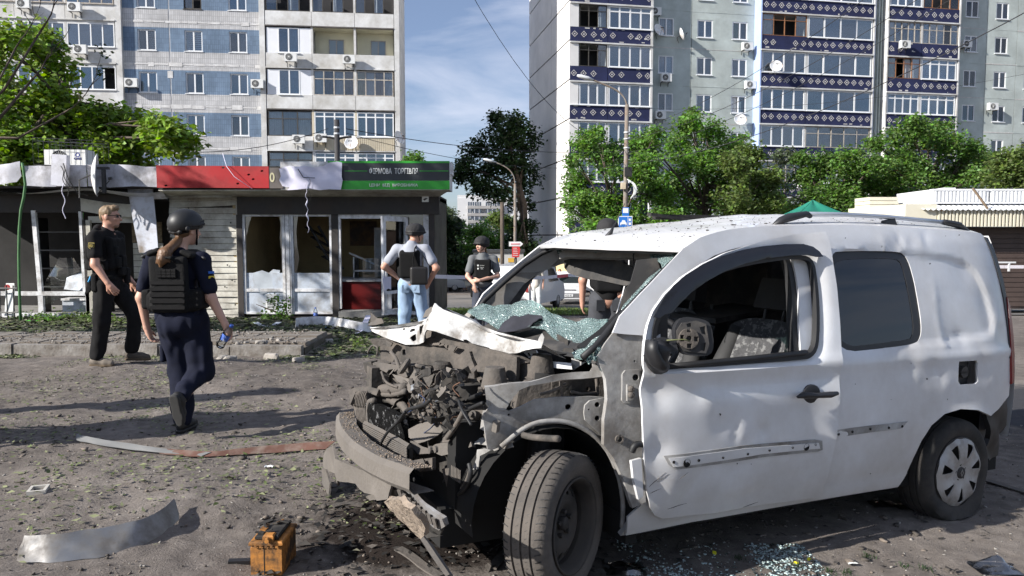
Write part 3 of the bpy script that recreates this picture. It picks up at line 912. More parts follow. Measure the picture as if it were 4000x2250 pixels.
def text_mesh(name,body,size,mat,parent,width=None,height=None,depth=.004,bold=0.):
 cu=bpy.data.curves.new(name,'FONT')
 cu.body=body;cu.size=size;cu.align_x='CENTER';cu.align_y='CENTER';cu.extrude=depth;cu.offset=bold
 t=bpy.data.objects.new(name,cu);COL.objects.link(t)
 bpy.context.view_layer.update()
 me=bpy.data.meshes.new_from_object(t.evaluated_get(bpy.context.evaluated_depsgraph_get()))
 bpy.data.objects.remove(t);bpy.data.curves.remove(cu)
 me.materials.clear();me.materials.append(mat)
 if width or height:
  xs=[v.co.x for v in me.vertices];ys=[v.co.y for v in me.vertices]
  w,h=max(xs)-min(xs),max(ys)-min(ys);cx,cy=(max(xs)+min(xs))/2,(max(ys)+min(ys))/2
  for v in me.vertices:
   v.co.x=(v.co.x-cx)*((width/w)if width else 1);v.co.y=(v.co.y-cy)*((height/h)if height else 1)
 return obj(name,me,parent)
KR=empty('kiosk',(0,0,0),0,'wrecked brown kiosk with green and black sign board and smashed shop windows','kiosk')
KL=empty('kiosk',(0,0,0),0,'gutted kiosk with crumpled white fascia at the left edge','kiosk')
ZK=-.1
# right kiosk shell
xl,xr=kx(930),kx(1697)
KD=19.3
MB().box(xl,xr,KY-.05,KD,ZK-.2,kz(1238)).build('plinth',M_CONC,KR)
MB().box(xl,xr,KY,KD,kz(775),kz(752)).build('ceiling',M_NEARBLACK,KR)
b=MB()
a0,a1,c0,c1=kx(948,KD),kx(1030,KD),kz(1040,KD),kz(890,KD)
b.box(xl,a0,KD-.12,KD,ZK,kz(760));b.box(a1,xr,KD-.12,KD,ZK,kz(760));b.box(a0,a1,KD-.12,KD,ZK,c0);b.box(a0,a1,KD-.12,KD,c1,kz(760))
b.build('back_wall',M_OCHWALL,KR)
window_unit(KR,a0,a1,c0,c1,KD-.06,1,M_WFRAME,M_CLEAR,fw=.05,sill=False,seed=3)
MB().box(xl-.1,xl,KY,KD,ZK,kz(760)).build('side_wall',M_OCHWALL,KR)
b=MB();b.box(xr-.06,xr,KY+.02,KD,ZK,kz(760));b.build('side_wall',M_BROWN,KR)
b=MB();kbox(b,935,1718,755,838,KY-.1,KY+.06);b.build('beam',M_BROWN,KR)
for(u0,u1)in((928,950),(1297,1324),(1676,1697)):
 b=MB();kbox(b,u0,u1,838,1240,KY-.06,KY+.08);b.build('post',M_BROWN,KR)
SY=KY-.75
def sx(u):return kx(u,SY)
def sz(v):return kz(v,SY)
b=MB();b.box(sx(1100),sx(1757),SY+.012,KY,sz(742),sz(631));b.build('sign_box',M_WFRAME,KR)
b=MB()
b.hexa([(sx(620),SY+.05,sz(745)),(sx(1760),SY+.05,sz(741)),(kx(1712),KY,kz(772)),(sx(620),KY,kz(772)),(sx(620),SY+.05,sz(741)),(sx(1760),SY+.05,sz(737)),(kx(1712),KY,kz(752)),(sx(620),KY,kz(752))])
b.build('soffit',M_SIDING,KR)
sb=MB().box(sx(1288),sx(1757),SY,SY+.012,sz(705),sz(637)).build('sign_board',M_BLACKS,KR)
MB().box(sx(1285),sx(1758),SY-.004,SY+.012,sz(637),sz(629)).build('sign_trim',M_GREENS,KR)
gb=MB().box(sx(1288),sx(1757),SY-.002,SY+.012,sz(740),sz(706)).build('sign_board',M_GREENS,KR)
for(u0,u1)in((1350,1438),(1642,1753)):
 MB().box(sx(u0),sx(u1),SY-.005,SY-.001,sz(669.5),sz(666.5)).build('sign_rule',M_GREENS,KR)
t=text_mesh('lettering','ФІРМОBА  ТОРГІBЛЯ',.2,M_TXT,sb,sx(1634)-sx(1446),sz(656)-sz(681),bold=.0015)
t.location=(sx(1540),SY-.004,sz(668));t.rotation_euler=(math.pi/2,0,0)
t=text_mesh('lettering','ЦІНИ  BІД  BИРОБНИКА',.13,M_TXT,gb,sx(1634)-sx(1446),sz(717)-sz(731),bold=.001)
t.location=(sx(1540),SY-.007,sz(724));t.rotation_euler=(math.pi/2,0,0)
b=MB();b.box(sx(1757),sx(1766),SY+.1,SY+.5,sz(680),sz(634));b.build('end_cap',M_WFRAME,KR)
rs=skin('red_sign_board',[(sx(620),sz(733)),(sx(1056),sz(735)),(sx(1056),sz(650)),(sx(800),sz(648)),(sx(620),sz(646))],[[(sx(u+du*6),sz(v+dv*4))for du,dv in((-1,-.2),(-.2,-1),(.8,-.7),(1,.2),(.1,1),(-.8,.8))]for u,v in((978,682),(995,700),(935,717),(1030,668),(655,725),(880,655))],lambda s,t:np.stack([s,SY-.02+.02*vnoise(s*1.5,t*3.),t],-1),M_REDS,KR,step=.12,th=.03)
MB().box(sx(620),sx(1100),SY+.06,KY,sz(738),sz(648)).build('sign_box',M_NEARBLACK,KR)
br=MB().box(sx(1057),sx(1110),SY-.01,SY+.03,sz(736),sz(655)).build('brown_sign_board',pm('faded_brown_vinyl',(.13,.11,.1),.6,var=.15,vs=3),KR)
t=text_mesh('lettering','0',.3,pm('pale_yellow_lettering',(.55,.5,.32),.6),br,sx(1079)-sx(1060),sz(675)-sz(712),bold=.006)
t.location=(sx(1069),SY-.014,sz(693));t.rotation_euler=(math.pi/2,0,0)
torn=[(1098,660),(1120,652),(1180,652),(1200,648),(1225,655),(1270,650),(1292,637),(1325,632),(1343,636),(1341,690),(1345,705),(1338,742),(1290,740),(1255,744),(1215,736),(1170,742),(1130,744),(1140,734),(1112,728),(1100,705),(1105,690)]
skin('torn_sheet',[(sx(u),sz(v))for u,v in torn],[],lambda s,t:np.stack([s,SY-.07+.04*vnoise(s*3,t*4)+.05*np.maximum(0,s-sx(1290)),t],-1),M_TORN,KR,step=.06,th=.005)
b=MB()
b.tube([(sx(1175),SY-.1,sz(662)),(sx(1195),SY-.12,sz(695)),(sx(1240),SY-.12,sz(697))],.008,5)
b.build('cable',M_CABLE,KR)
MB().tube([(sx(1203)+.02*math.sin(k*1.7)+.01*k*.2,SY-.11,sz(700)-.052*k)for k in range(22)],[.005+.012*(k in(9,10,14,15))for k in range(22)],5).build('hanging_wire',M_TORN,KR)
MB().tube([(sx(1218)+.02*math.sin(k*1.1),SY-.1,sz(700)-.05*k)for k in range(10)],.003,4).build('hanging_wire',M_CABLE,KR)
b=MB();kbox(b,1652,1678,765,790,KY-.112,KY-.1);stk=b.build('sticker',M_TXT,KR)
b=MB();p=[(kx(u),kz(v))for u,v in((1656,779),(1668,774),(1675,777),(1668,780),(1662,785))]
b.prism([(x,z)for x,z in p],Matrix(((1,0,0,0),(0,0,1,KY-.118),(0,1,0,0),(0,0,0,1))),.004);b.build('camera_symbol',M_ACD,stk)
def shop_frame(u0,u1,v0,v1,trans,t=9,Y=KY,name='window_frame',par=KR):
 b=MB();f0,f1=Y-.04,Y+.03
 kbox(b,u0,u0+t,v0,v1,f0,f1);kbox(b,u1-t,u1,v0,v1,f0,f1);kbox(b,u0+t,u1-t,v0,v0+t*.8,f0,f1);kbox(b,u0+t,u1-t,v1-t,v1,f0,f1)
 for v in trans:kbox(b,u0+t,u1-t,v-6,v+6,f0+.004,f1-.004)
 return b.build(name,M_WFRAME,par)
def shard(poly,par,Y=KY,mat=None,th=.006,tilt=0.,name='broken_pane'):
 P=[(kx(u,Y),kz(v,Y))for u,v in poly]
 x0,z0=P[0]
 return skin(name,P,[],lambda s,t:np.stack([s,Y+tilt*(s-x0),t],-1),mat or M_CLEAR,par,step=.2,th=th,smooth=False)
f1=shop_frame(950,1112,838,1226,(1133,))
f2=shop_frame(1138,1297,838,1226,(1133,))
b=MB();kbox(b,1112,1138,838,1230,KY-.07,KY+.04);b.build('mullion',M_WFRAME,KR)
for u in(1116,1133):
 b=MB();kbox(b,u,u+1.5,838,1230,KY-.075,KY-.069);b.build('mullion_groove',M_ACD,KR)
for fr,u0,u1 in((f1,959,1103),(f2,1147,1288)):
 b=MB();kbox(b,u0,u1,1139,1217,KY-.012,KY+.004);b.build('lower_panel',M_PANELB,fr)
 b=MB();kbox(b,u0,u1,1066,1128,KY-.01,KY+.004);b.build('lower_panel',M_PANELB,fr)
shard([(959,846),(985,846),(975,870),(968,905),(959,930)],f1)
shard([(1147,846),(1165,846),(1158,900),(1160,960),(1168,1010),(1155,1066),(1147,1066)],f2)
shard([(1093,846),(1103,846),(1103,1060),(1096,1050),(1098,990),(1092,930),(1097,880)],f1)
shard([(985,1066),(1020,1056),(1045,1066),(1062,1052),(1088,1056),(1084,1075),(1104,1098),(1098,1125),(1075,1145),(1045,1140),(1012,1152),(1000,1120),(990,1105)],KR,KY-.05,pm('torn_wallpaper',(.56,.6,.64),.8,var=.15,vs=4),th=.004,tilt=.1,name='torn_paper')
b=MB();kbox(b,1034,1078,1148,1218,KY-.03,KY-.012);gh=b.build('heater',M_AC,KR)
for q in range(7):
 b=MB();kbox(b,1040,1071,1170+q*6,1172.5+q*6,KY-.034,KY-.029);b.build('vent_slot',M_ACD,gh)
b=MB();kbox(b,1324,1500,832,854,KY-.05,KY+.04);kbox(b,1324,1332,854,1205,KY-.05,KY+.04);kbox(b,1500,1512,832,1215,KY-.05,KY+.04);b.build('door_frame',M_WFRAME,KR)
b=MB();kbox(b,1512,1528,832,1222,KY-.045,KY+.035);kbox(b,1655,1676,832,1228,KY-.045,KY+.035);kbox(b,1528,1655,1128,1138,KY-.04,KY+.03);kbox(b,1528,1655,1215,1228,KY-.04,KY+.03)
rl=b.build('window_frame',M_WFRAME,KR)
b=MB();kbox(b,1528,1655,1138,1215,KY-.005,KY+.005);b.build('lower_panel',M_CLEAR,rl)
b=MB();kbox(b,1528,1655,832,1128,KY+.01,KY+.014);b.build('pane',M_CLEAR,rl)
DOOR=empty('open_door_leaf',(kx(1592),KY-.06,0),R(180+62));DOOR.parent=KR
dw=.86
zt,zb_=kz(848),kz(1216)
b=MB();b.box(0,.09,-.03,.03,zb_,zt);b.box(dw-.09,dw,-.03,.03,zb_,zt);b.box(.09,dw-.09,-.03,.03,zt-.1,zt);b.box(.09,dw-.09,-.03,.03,zb_,zb_+.1);b.box(.09,dw-.09,-.026,.026,kz(1140),kz(1128))
b.build('leaf_frame',M_WFRAME,DOOR)
b=MB();b.box(.095,dw-.095,-.004,.004,kz(1128),zt-.1);b.build('pane',M_CLEAR,DOOR)
MB().box(dw-.075,dw-.03,.03,.07,kz(1075),kz(1035)).build('handle',M_WFRAME,DOOR)
skin('torn_film',[(dw-.2,kz(1075)),(dw+.05,kz(1072)),(dw+.08,kz(1090)),(dw+.02,kz(1125)),(dw-.12,kz(1118)),(dw-.2,kz(1124))],[],lambda s,t:np.stack([s,.05+.06*np.abs(s-dw+.05),t],-1),M_TORN,DOOR,step=.08,th=.004)
MB().box(kx(1330),kx(1500),KY-.3,KY+.2,kz(1238),kz(1212)).build('door_step',M_CONC,KR)
ct=tag(MB().box(kx(955),kx(1500),KY+1.,KY+1.7,ZK,kz(1110)).build('shop_counter',M_COUNTER),'red shop counter inside the brown kiosk','counter')
MB().box(kx(950),kx(1505),KY+.95,KY+1.75,kz(1110),kz(1098)).build('counter_top',M_WFRAME,ct)
case=empty('display_case',(0,0,0),0,'smashed glass display case on the red counter in the kiosk doorway','display case')
for u in(1335,1490):
 b=MB();b.box(kx(u),kx(u)+.03,KY+1.1,KY+1.6,kz(1097),kz(1010));b.build('case_post',M_WFRAME,case)
MB().box(kx(1335),kx(1493),KY+1.1,KY+1.14,kz(1070),kz(1064)).build('case_rail',M_WFRAME,case)
b=MB();b.obox((kx(1400),KY+1.2,kz(1030)),(1.,.02,.04),(0,R(24),0));b.build('fallen_rail',M_WFRAME,case)
b=MB();b.box(kx(1340),kx(1488),KY+1.12,KY+1.13,kz(1096),kz(1015));b.build('case_glass',M_CLEAR,case)
pst=tag(MB().box(kx(1372,KD),kx(1475,KD),KD-.16,KD-.13,kz(960,KD),kz(865,KD)).build('wall_poster',pm('food_poster',(.055,.028,.018),.5,var=.5,vs=1.5,dirt=(.22,.12,.05),dirt_amt=.3,ds=2.2)),'dark food poster on the back wall of the brown kiosk','poster')
frg=tag(MB().box(kx(1470,18.6),kx(1500,18.6),18.3,18.9,ZK,kz(890,18.6)).build('tall_fridge',M_WFRAME),'tall white fridge at the back of the brown kiosk','fridge')
MB().box(kx(1474,18.6),kx(1496,18.6),18.28,18.3,.3,kz(900,18.6)).build('fridge_door',M_PANELB,frg)
ladder=empty('fallen_shelf',(kx(1170),KY+.6,0),0,'dark shelf unit fallen aslant behind the second shop window','shelf')
for dx in(0,.5):
 MB().tube([(dx*.3,.2+dx*.4,kz(880)),(.55+dx*.3,.2+dx*.4,kz(1060))],.03,6).build('shelf_upright',M_ACD,ladder)
for q in range(4):
 z=kz(905+q*40);MB().obox((.1+q*.12,.3,z),(.45,.3,.02),(0,R(30),0)).build('shelf_board',M_NEARBLACK,ladder)
# siding wall between the two kiosks
SW=empty('siding_wall');SW.parent=KR
MB().box(kx(662),kx(928),KY+.02,KY+.1,ZK,kz(738)).build('wall_backing',M_BROWN,SW)
pitch=23.2;v=742
rr=random.Random(4)
while v<1236:
 z1,z0=kz(v),kz(v+pitch-1.)
 uL=672 if v>905 else 667
 bend=rr.uniform(-.004,.004)+(.03 if v<800 else 0)
 b=MB()
 n=8
 def fn(a,c,z0=z0,z1=z1,bend=bend,v=v):
  x=kx(uL)+(kx(926)-kx(uL))*a
  wob=.012*float(vnoise(np.array([a*3.]),np.array([v*.05]))[0])+(-.1*max(0,.35-a)if 790<v<900 else 0)
  return(x,KY-.005-.022*(1-c)+wob-bend*a,z0+(z1-z0)*c+(.05*a*a if v<800 else 0))
 b.grid(fn,n,1)
 V,Fc=thicken(np.array(b.v),np.array([t for f in b.f for t in((f[0],f[1],f[2]),(f[0],f[2],f[3]))]),.012)
 obj('siding_slat',make_mesh('siding_slat',V,Fc,M_SIDING),SW)
 v+=pitch
MB().box(kx(926),kx(934),KY-.05,KY+.02,ZK,kz(745)).build('corner_trim',M_SIDING,SW)
for(u,v_)in((742,812),(800,1012),(905,870),(876,1120),(915,1190),(765,940),(888,1035),(905,1095)):
 bb=MB().lathe([(.001,0),(.018,0)],7,Matrix.Translation((kx(u),KY-.035,kz(v_)))@Matrix.Rotation(math.pi/2,4,'X')).build('shrapnel_hole',M_NEARBLACK,SW)
b=MB();b.grid(lambda a,c:(kx(660)+(kx(928)-kx(660))*a,KY-.1-.25*math.sin(a*2.2)*(1-c),kz(775)+(.16+.08*math.sin(a*3))*c),10,3);b.build('bent_soffit_sheet',M_SIDING,KR,smooth=True)
# left kiosk
lx0,lx1=-14.,kx(662)
MB().box(lx0,lx1,KD-.1,KD,ZK,kz(740)).build('back_wall',M_NEARBLACK,KL)
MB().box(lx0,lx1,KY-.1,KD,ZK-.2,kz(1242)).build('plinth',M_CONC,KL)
MB().box(lx0,lx1,KY-.3,KD,kz(760),kz(735)).build('ceiling',M_NEARBLACK,KL)
MB().box(lx1-.08,lx1,KY+.2,KD,ZK,kz(740)).build('side_wall',M_NEARBLACK,KL)
b=MB();kbox(b,-300,545,735,830,KY-.02,KY+.05);b.build('beam',M_BROWN,KL)
def tin(name,poly,seed,depth=.06,y0=SY,sc=2.2,mat=None,th=.006,step=.07):
 P=[(sx(u),sz(v))for u,v in poly]
 return skin(name,P,[],lambda s,t:np.stack([s,y0+depth*vnoise(s*sc+seed,t*sc*1.3)+depth*.8*np.abs(vnoise(s*sc*.6+seed*3,t*.9)),t+.02*vnoise(s*2+seed,t*0+3)],-1),mat or M_TIN,KL,step=step,th=th,smooth=25)
tin('fascia_sheet',[(-320,648),(-150,645),(-150,730),(-320,725)],9)
tin('fascia_sheet',[(-150,645),(0,643),(60,640),(98,632),(95,690),(75,712),(0,720),(-150,725)],1,.09)
tin('fascia_sheet',[(105,648),(160,644),(222,646),(222,728),(110,724)],2,.05)
tin('fascia_sheet',[(226,648),(342,645),(345,730),(226,729)],3,.05)
tin('fascia_sheet',[(348,644),(430,641),(520,647),(575,652),(618,650),(618,731),(520,729),(430,733),(348,728)],4,.09)
MB().box(sx(-320),sx(618),SY+.15,KY,sz(733),sz(724)).build('soffit',M_BROWN,KL)
b=MB();b.grid(lambda a,c:(sx(-50)+(sx(620)-sx(-50))*a,SY+.25+.2*c,sz(742)-.05*math.sin(a*9)-.14*a*a*c),16,2);b.build('bent_soffit_sheet',M_TIN,KL,smooth=True)
def lbox(u0,u1,v0,v1,name='window_frame',mat=None,y0=KY-.05,y1=KY+.02,lean=0.):
 b=MB();x0,x1=kx(u0),kx(u1);z0,z1=kz(v1),kz(v0)
 b.hexa([(x0,y0,z0),(x1,y0,z0),(x1,y1,z0),(x0,y1,z0),(x0+lean,y0,z1),(x1+lean,y0,z1),(x1+lean,y1,z1),(x0+lean,y1,z1)])
 return b.build(name,mat or M_WFRAME,KL)
lbox(144,160,822,1138,lean=-.075);lbox(143,163,1155,1236);lbox(320,331,826,1138,lean=-.03);lbox(330,345,1138,1238)
lbox(-250,330,1138,1154,y0=KY-.055);lbox(163,330,1222,1238);lbox(-250,143,1222,1238)
lbox(341,361,860,1245,'door_jamb',M_SIDING,lean=-.02);lbox(331,341,860,1245,'post',M_BROWN)
lbox(-60,-40,800,1138)
for pl in([(163,1155),(190,1160),(205,1175),(196,1185),(163,1190)],[(165,1158),(230,1160),(212,1172),(180,1168)],[(300,1200),(330,1160),(330,1222),(300,1222)]):
 shard(pl,KL,KY-.01)
b=MB();kbox(b,200,330,1178,1224,KY+.3,KY+.55);crate=tag(b.build('ice_cream_freezer',M_PANELB),'white chest freezer behind the left kiosk shopfront','freezer')
b=MB();kbox(b,198,332,1170,1178,KY+.27,KY+.58);b.build('lid',M_WFRAME,crate)
for q in range(5):
 b=MB();v0=800+q*10
 b.grid(lambda a,c,v0=v0:(kx(328)+(kx(560)-kx(328))*a,KY-.08+.02*math.sin(a*5),kz(v0+10)+(kz(v0)-kz(v0+10))*c-.12*a*(1-a)+.14*(1-a)),8,1)
 b.build('siding_slat',M_SIDING,KL)
b=MB();b.box(kx(345),kx(560),KY+.02,KY+.06,kz(870),kz(845));b.build('lintel',M_SIDING,KL)
skin('hanging_panel',[(kx(533),kz(735)),(kx(632),kz(728)),(kx(660),kz(985)),(kx(585),kz(985))],[],lambda s,t:np.stack([s,KY-.55+.03*vnoise(s*3,t*2)+.12*(t-1),t],-1),pm('stained_white_panel',(.5,.52,.58),.55,var=.1,vs=2,dirt=(.2,.15,.1),dirt_amt=.12,ds=1.8),KL,step=.1,th=.02)
b=MB();kbox(b,470,590,865,948,KY+.5,KY+.53);b.build('chipboard_panel',M_OSB,KL)
for q in range(6):
 b=MB();kbox(b,480,600,950+q*24,972+q*24,KY+.42,KY+.45);b.build('inner_slat',M_SIDING,KL)
lbox(331,700,1236,1246,'door_step',M_CONC,y0=KY-.3,y1=KY+.1)
sh=empty('shelf_rack',(kx(240,17.5),17.6,0),0,'dark shelf rack with a few goods inside the left kiosk','shelf')
for q in range(4):
 MB().box(-.5,1.,-.2,.2,.5+q*.42,.53+q*.42).build('shelf_board',M_METALD,sh)
for dx in(-.5,1.):MB().box(dx-.02,dx+.02,-.2,.2,ZK,2.1).build('upright',M_METALD,sh)
buck=tag(skin('buckled_panel',[(kx(195),kz(1135)),(kx(200),kz(1090)),(kx(262),kz(1062)),(kx(322),kz(1060)),(kx(326),kz(1132)),(kx(262),kz(1140))],[],lambda s,t:np.stack([s,KY+.25+.12*np.abs(vnoise(s*2.2,t*2))+.5*(t-.3),t],-1),M_PANELB,None,step=.12,th=.01,smooth=20),'buckled pale panel slumped behind the left kiosk window','panel')
buck2=tag(skin('bent_glass_hood',[(kx(105),kz(1135)),(kx(110),kz(1105)),(kx(170),kz(1010)),(kx(230),kz(1010)),(kx(262),kz(1060)),(kx(200),kz(1090)),(kx(192),kz(1135))],[],lambda s,t:np.stack([s,KY+.5+.1*np.abs(vnoise(s*2.2,t*2)),t],-1),M_CLEAR,None,step=.2,th=.008,smooth=20),'cracked glass counter hood inside the left kiosk','glass hood')
for(u,v0,v1)in((300,828,900),(306,960,1035)):
 tag(skin('green_trim',[(kx(u),kz(v1)),(kx(u+6),kz(v0)),(kx(u+18),kz(v0)),(kx(u+14),kz((v0+v1)/2)),(kx(u+17),kz(v1))],[],lambda s,t:np.stack([s,KY+.12+0*s,t],-1),M_BGREEN,KL,step=.1,th=.01))
for(u,v_)in((250,972),(235,985),(262,1003),(240,1015),(270,955)):
 b=MB();b.obox((kx(u,17.5),17.5,kz(v_,17.5)),(.34,.2,.02),(0,R(rng.uniform(-8,8)),0));b.build('price_rail',M_WFRAME,sh)
gate=empty('metal_railing',(kx(20),KY-.6,0),0,'low black metal railing at the left kiosk with a red and white board','railing')
for q in range(9):MB().tube([(-.6+q*.14,0,-.05),(-.6+q*.14,0,.66)],.012,6).build('railing_bar',M_METALD,gate)
for z in(.1,.6):MB().tube([(-.65,0,z),(.6,0,z)],.016,6).build('rail',M_METALD,gate)
bd=tag(MB().obox((kx(88),KY-.5,.36),(.17,.03,.68),(R(-8),0,0)).build('advert_board',M_TXT),'small white advert board with a red dot leaning at the left kiosk','board')
b=MB();b.lathe([(.001,0),(.06,0)],16,Matrix.Translation((kx(88),KY-.555,.62))@Matrix.Rotation(math.pi/2,4,'X'));b.build('red_dot',M_REDS,bd)
PY=SY-.3
def px_(u,v):return(kx(u,PY),PY,kz(v,PY))
pole=[px_(99,636),px_(103,660),px_(108,720),px_(100,770),px_(86,820),px_(76,900),px_(70,1000),px_(67,1100),px_(66,1200),(kx(66,PY),PY,-.03)]
tag(MB().tube(pole,.026,8).build('bent_pole',M_GPOLE,smooth=True),'bent green pole standing in front of the left kiosk','pole')
RY=KY+.4
u_ac=empty('air_conditioner',(kx(284,RY),RY,kz(648,RY)),0,'large white air conditioner in a wire cage on the kiosk roof','air conditioner')
s_=(kx(372,RY)-kx(196,RY))/.9
MB().box(-.45,.45,-.18,.18,0,.36/.36*(kz(588,RY)-kz(648,RY))).build('casing',M_AC,u_ac)
hc=kz(588,RY)-kz(648,RY)
b=MB();b.lathe([(.001,0),(.2,0),(.2,.02),(.215,.02),(.215,0)],24,Matrix.Translation((-.12,-.183,hc*.45))@Matrix.Rotation(math.pi/2,4,'X')@Matrix.Scale(hc*.5/.215 if hc<.43 else 1,4))
b.build('fan_grille',M_ACD,u_ac)
for k in range(10):
 a=math.pi*k/10;rr_=hc*.46
 MB().tube([(-.12-rr_*math.cos(a),-.195,hc*.45-rr_*math.sin(a)),(-.12+rr_*math.cos(a),-.195,hc*.45+rr_*math.sin(a))],.004,4).build('grille_bar',M_AC,u_ac)
lg=MB().lathe([(.03,0),(.05,0)],14,Matrix.Translation((.28,-.183,hc*.66))@Matrix.Rotation(math.pi/2,4,'X')).build('logo_ring',pm('logo_blue',(.03,.04,.25),.5),u_ac)
t=text_mesh('lettering','GREE',.07,pm('logo_blue',(.03,.04,.25),.5),u_ac,.16,.045);t.location=(.28,-.184,hc*.42);t.rotation_euler=(math.pi/2,0,0)
cage=empty('wire_cage',(0,0,0),0,'bent wire cage around the air conditioner on the kiosk roof','cage')
cy0,cy1=RY-.35,RY+.3
xa,xb,zc0,zc1=kx(182,RY),kx(408,RY),kz(648,RY),kz(546,RY)
for y in(cy0,cy1):
 for z in(zc0,zc1,zc1-.07):MB().tube([(xa,y,z),(xb,y,z-.06)],.006,4).build('wire',M_METALD,cage)
 for q in range(12):
  x=xa+(xb-xa)*q/11;MB().tube([(x,y,zc0),(x,y,zc1-.06*q/11)],.004,4).build('wire',M_METALD,cage)
for x in(xa,(xa+xb)/2,xb):MB().tube([(x,cy0,zc1-.03),(x,cy1,zc1-.03)],.005,4).build('wire',M_METALD,cage)
HY=SY-.12
dsh=dup(DISH0);dsh.location=(kx(372,HY),HY-.05,kz(684,HY));dsh.rotation_euler=(R(2),R(-4),R(113));dsh.scale=(.72,.72,.95)
tag(dsh,'dented white satellite dish hanging edge on from the crumpled kiosk fascia','satellite dish');dsh['group']='satellite dishes hanging on the kiosk'
b=MB();b.box(kx(390,HY),kx(433,HY),HY-.02,HY+.05,kz(662,HY),kz(652,HY));b.box(kx(408,HY),kx(418,HY),HY-.03,HY+.05,kz(755,HY),kz(662,HY))
tag(b.build('steel_bracket',M_METALD),'dark steel T bracket bolted to the crumpled kiosk fascia','bracket')
b=MB();b.obox((kx(246,HY),HY,kz(665,HY)),(.3,.12,.62),(0,R(4),0));jb=b.build('junction_box',M_TIN)
tag(jb,'torn white junction box with loose cables on the kiosk fascia','box')
for k,(u,vv,L_)in enumerate(((262,650,12),(270,650,9),(268,715,14))):
 MB().tube([(kx(u,HY)+.03*math.sin(q*.9+k)+.012*q*(k!=2),HY-.12,kz(vv,HY)-.055*q)for q in range(L_)],.008,5).build('loose_cable',M_CABLE if k!=2 else M_TORN,jb)
tag(MB().tube([(kx(270,HY),HY-.1,kz(640,HY)),(kx(292,HY),HY-.15,kz(700,HY)),(kx(320,HY),HY-.1,kz(755,HY)),(kx(350,HY),HY,kz(765,HY))],.01,6).build('drooping_cable',M_CABLE,smooth=True),'thick black cable drooping under the kiosk fascia','cable')
tag(MB().tube([at(870,600,15.6),at(885,650,15.35),at(915,690,15.3),at(985,738,15.35)],.006,5).build('stray_wire',M_TORN,smooth=True),'thin pale wire lying across the red sign board','wire')
# TREES
def leaf_mat(name,col,var=.35,vs=1.3,trans=.45):
 m=pm(name,col,.55,var=var,vs=vs,spec=.3,backscatter=trans)
 N,L=m.node_tree.nodes,m.node_tree.links;b=N['Principled BSDF'];src=b.inputs['Base Color'].links[0].from_socket
 g_=N.new('ShaderNodeNewGeometry');hs=N.new('ShaderNodeHueSaturation');L.new(src,hs.inputs['Color'])
 for(o_,lo,hi)in(('Value',.55,1.45),('Hue',.475,.52),('Saturation',.75,1.1)):
  mr=N.new('ShaderNodeMapRange');mr.inputs['To Min'].default_value=lo;mr.inputs['To Max'].default_value=hi
  if o_=='Saturation':
   w=N.new('ShaderNodeMath');w.operation='MULTIPLY';w.inputs[1].default_value=7.31;f=N.new('ShaderNodeMath');f.operation='FRACT';L.new(g_.outputs['Random Per Island'],w.inputs[0]);L.new(w.outputs[0],f.inputs[0]);L.new(f.outputs[0],mr.inputs['Value'])
  else:L.new(g_.outputs['Random Per Island'],mr.inputs['Value'])
  L.new(mr.outputs['Result'],hs.inputs[o_])
 L.new(hs.outputs['Color'],b.inputs['Base Color'])
 for n_ in N:
  if n_.type=='BSDF_TRANSLUCENT':L.new(hs.outputs['Color'],n_.inputs['Color'])
 return m
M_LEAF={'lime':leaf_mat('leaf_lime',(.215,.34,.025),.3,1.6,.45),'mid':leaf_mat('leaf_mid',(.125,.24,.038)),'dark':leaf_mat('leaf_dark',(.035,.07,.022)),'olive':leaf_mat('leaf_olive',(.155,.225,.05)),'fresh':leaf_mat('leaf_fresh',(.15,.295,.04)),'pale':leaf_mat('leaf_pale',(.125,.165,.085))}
M_BARK=pm('bark',(.085,.065,.05),.95,var=.35,vs=6,bump=.6,bs=20)
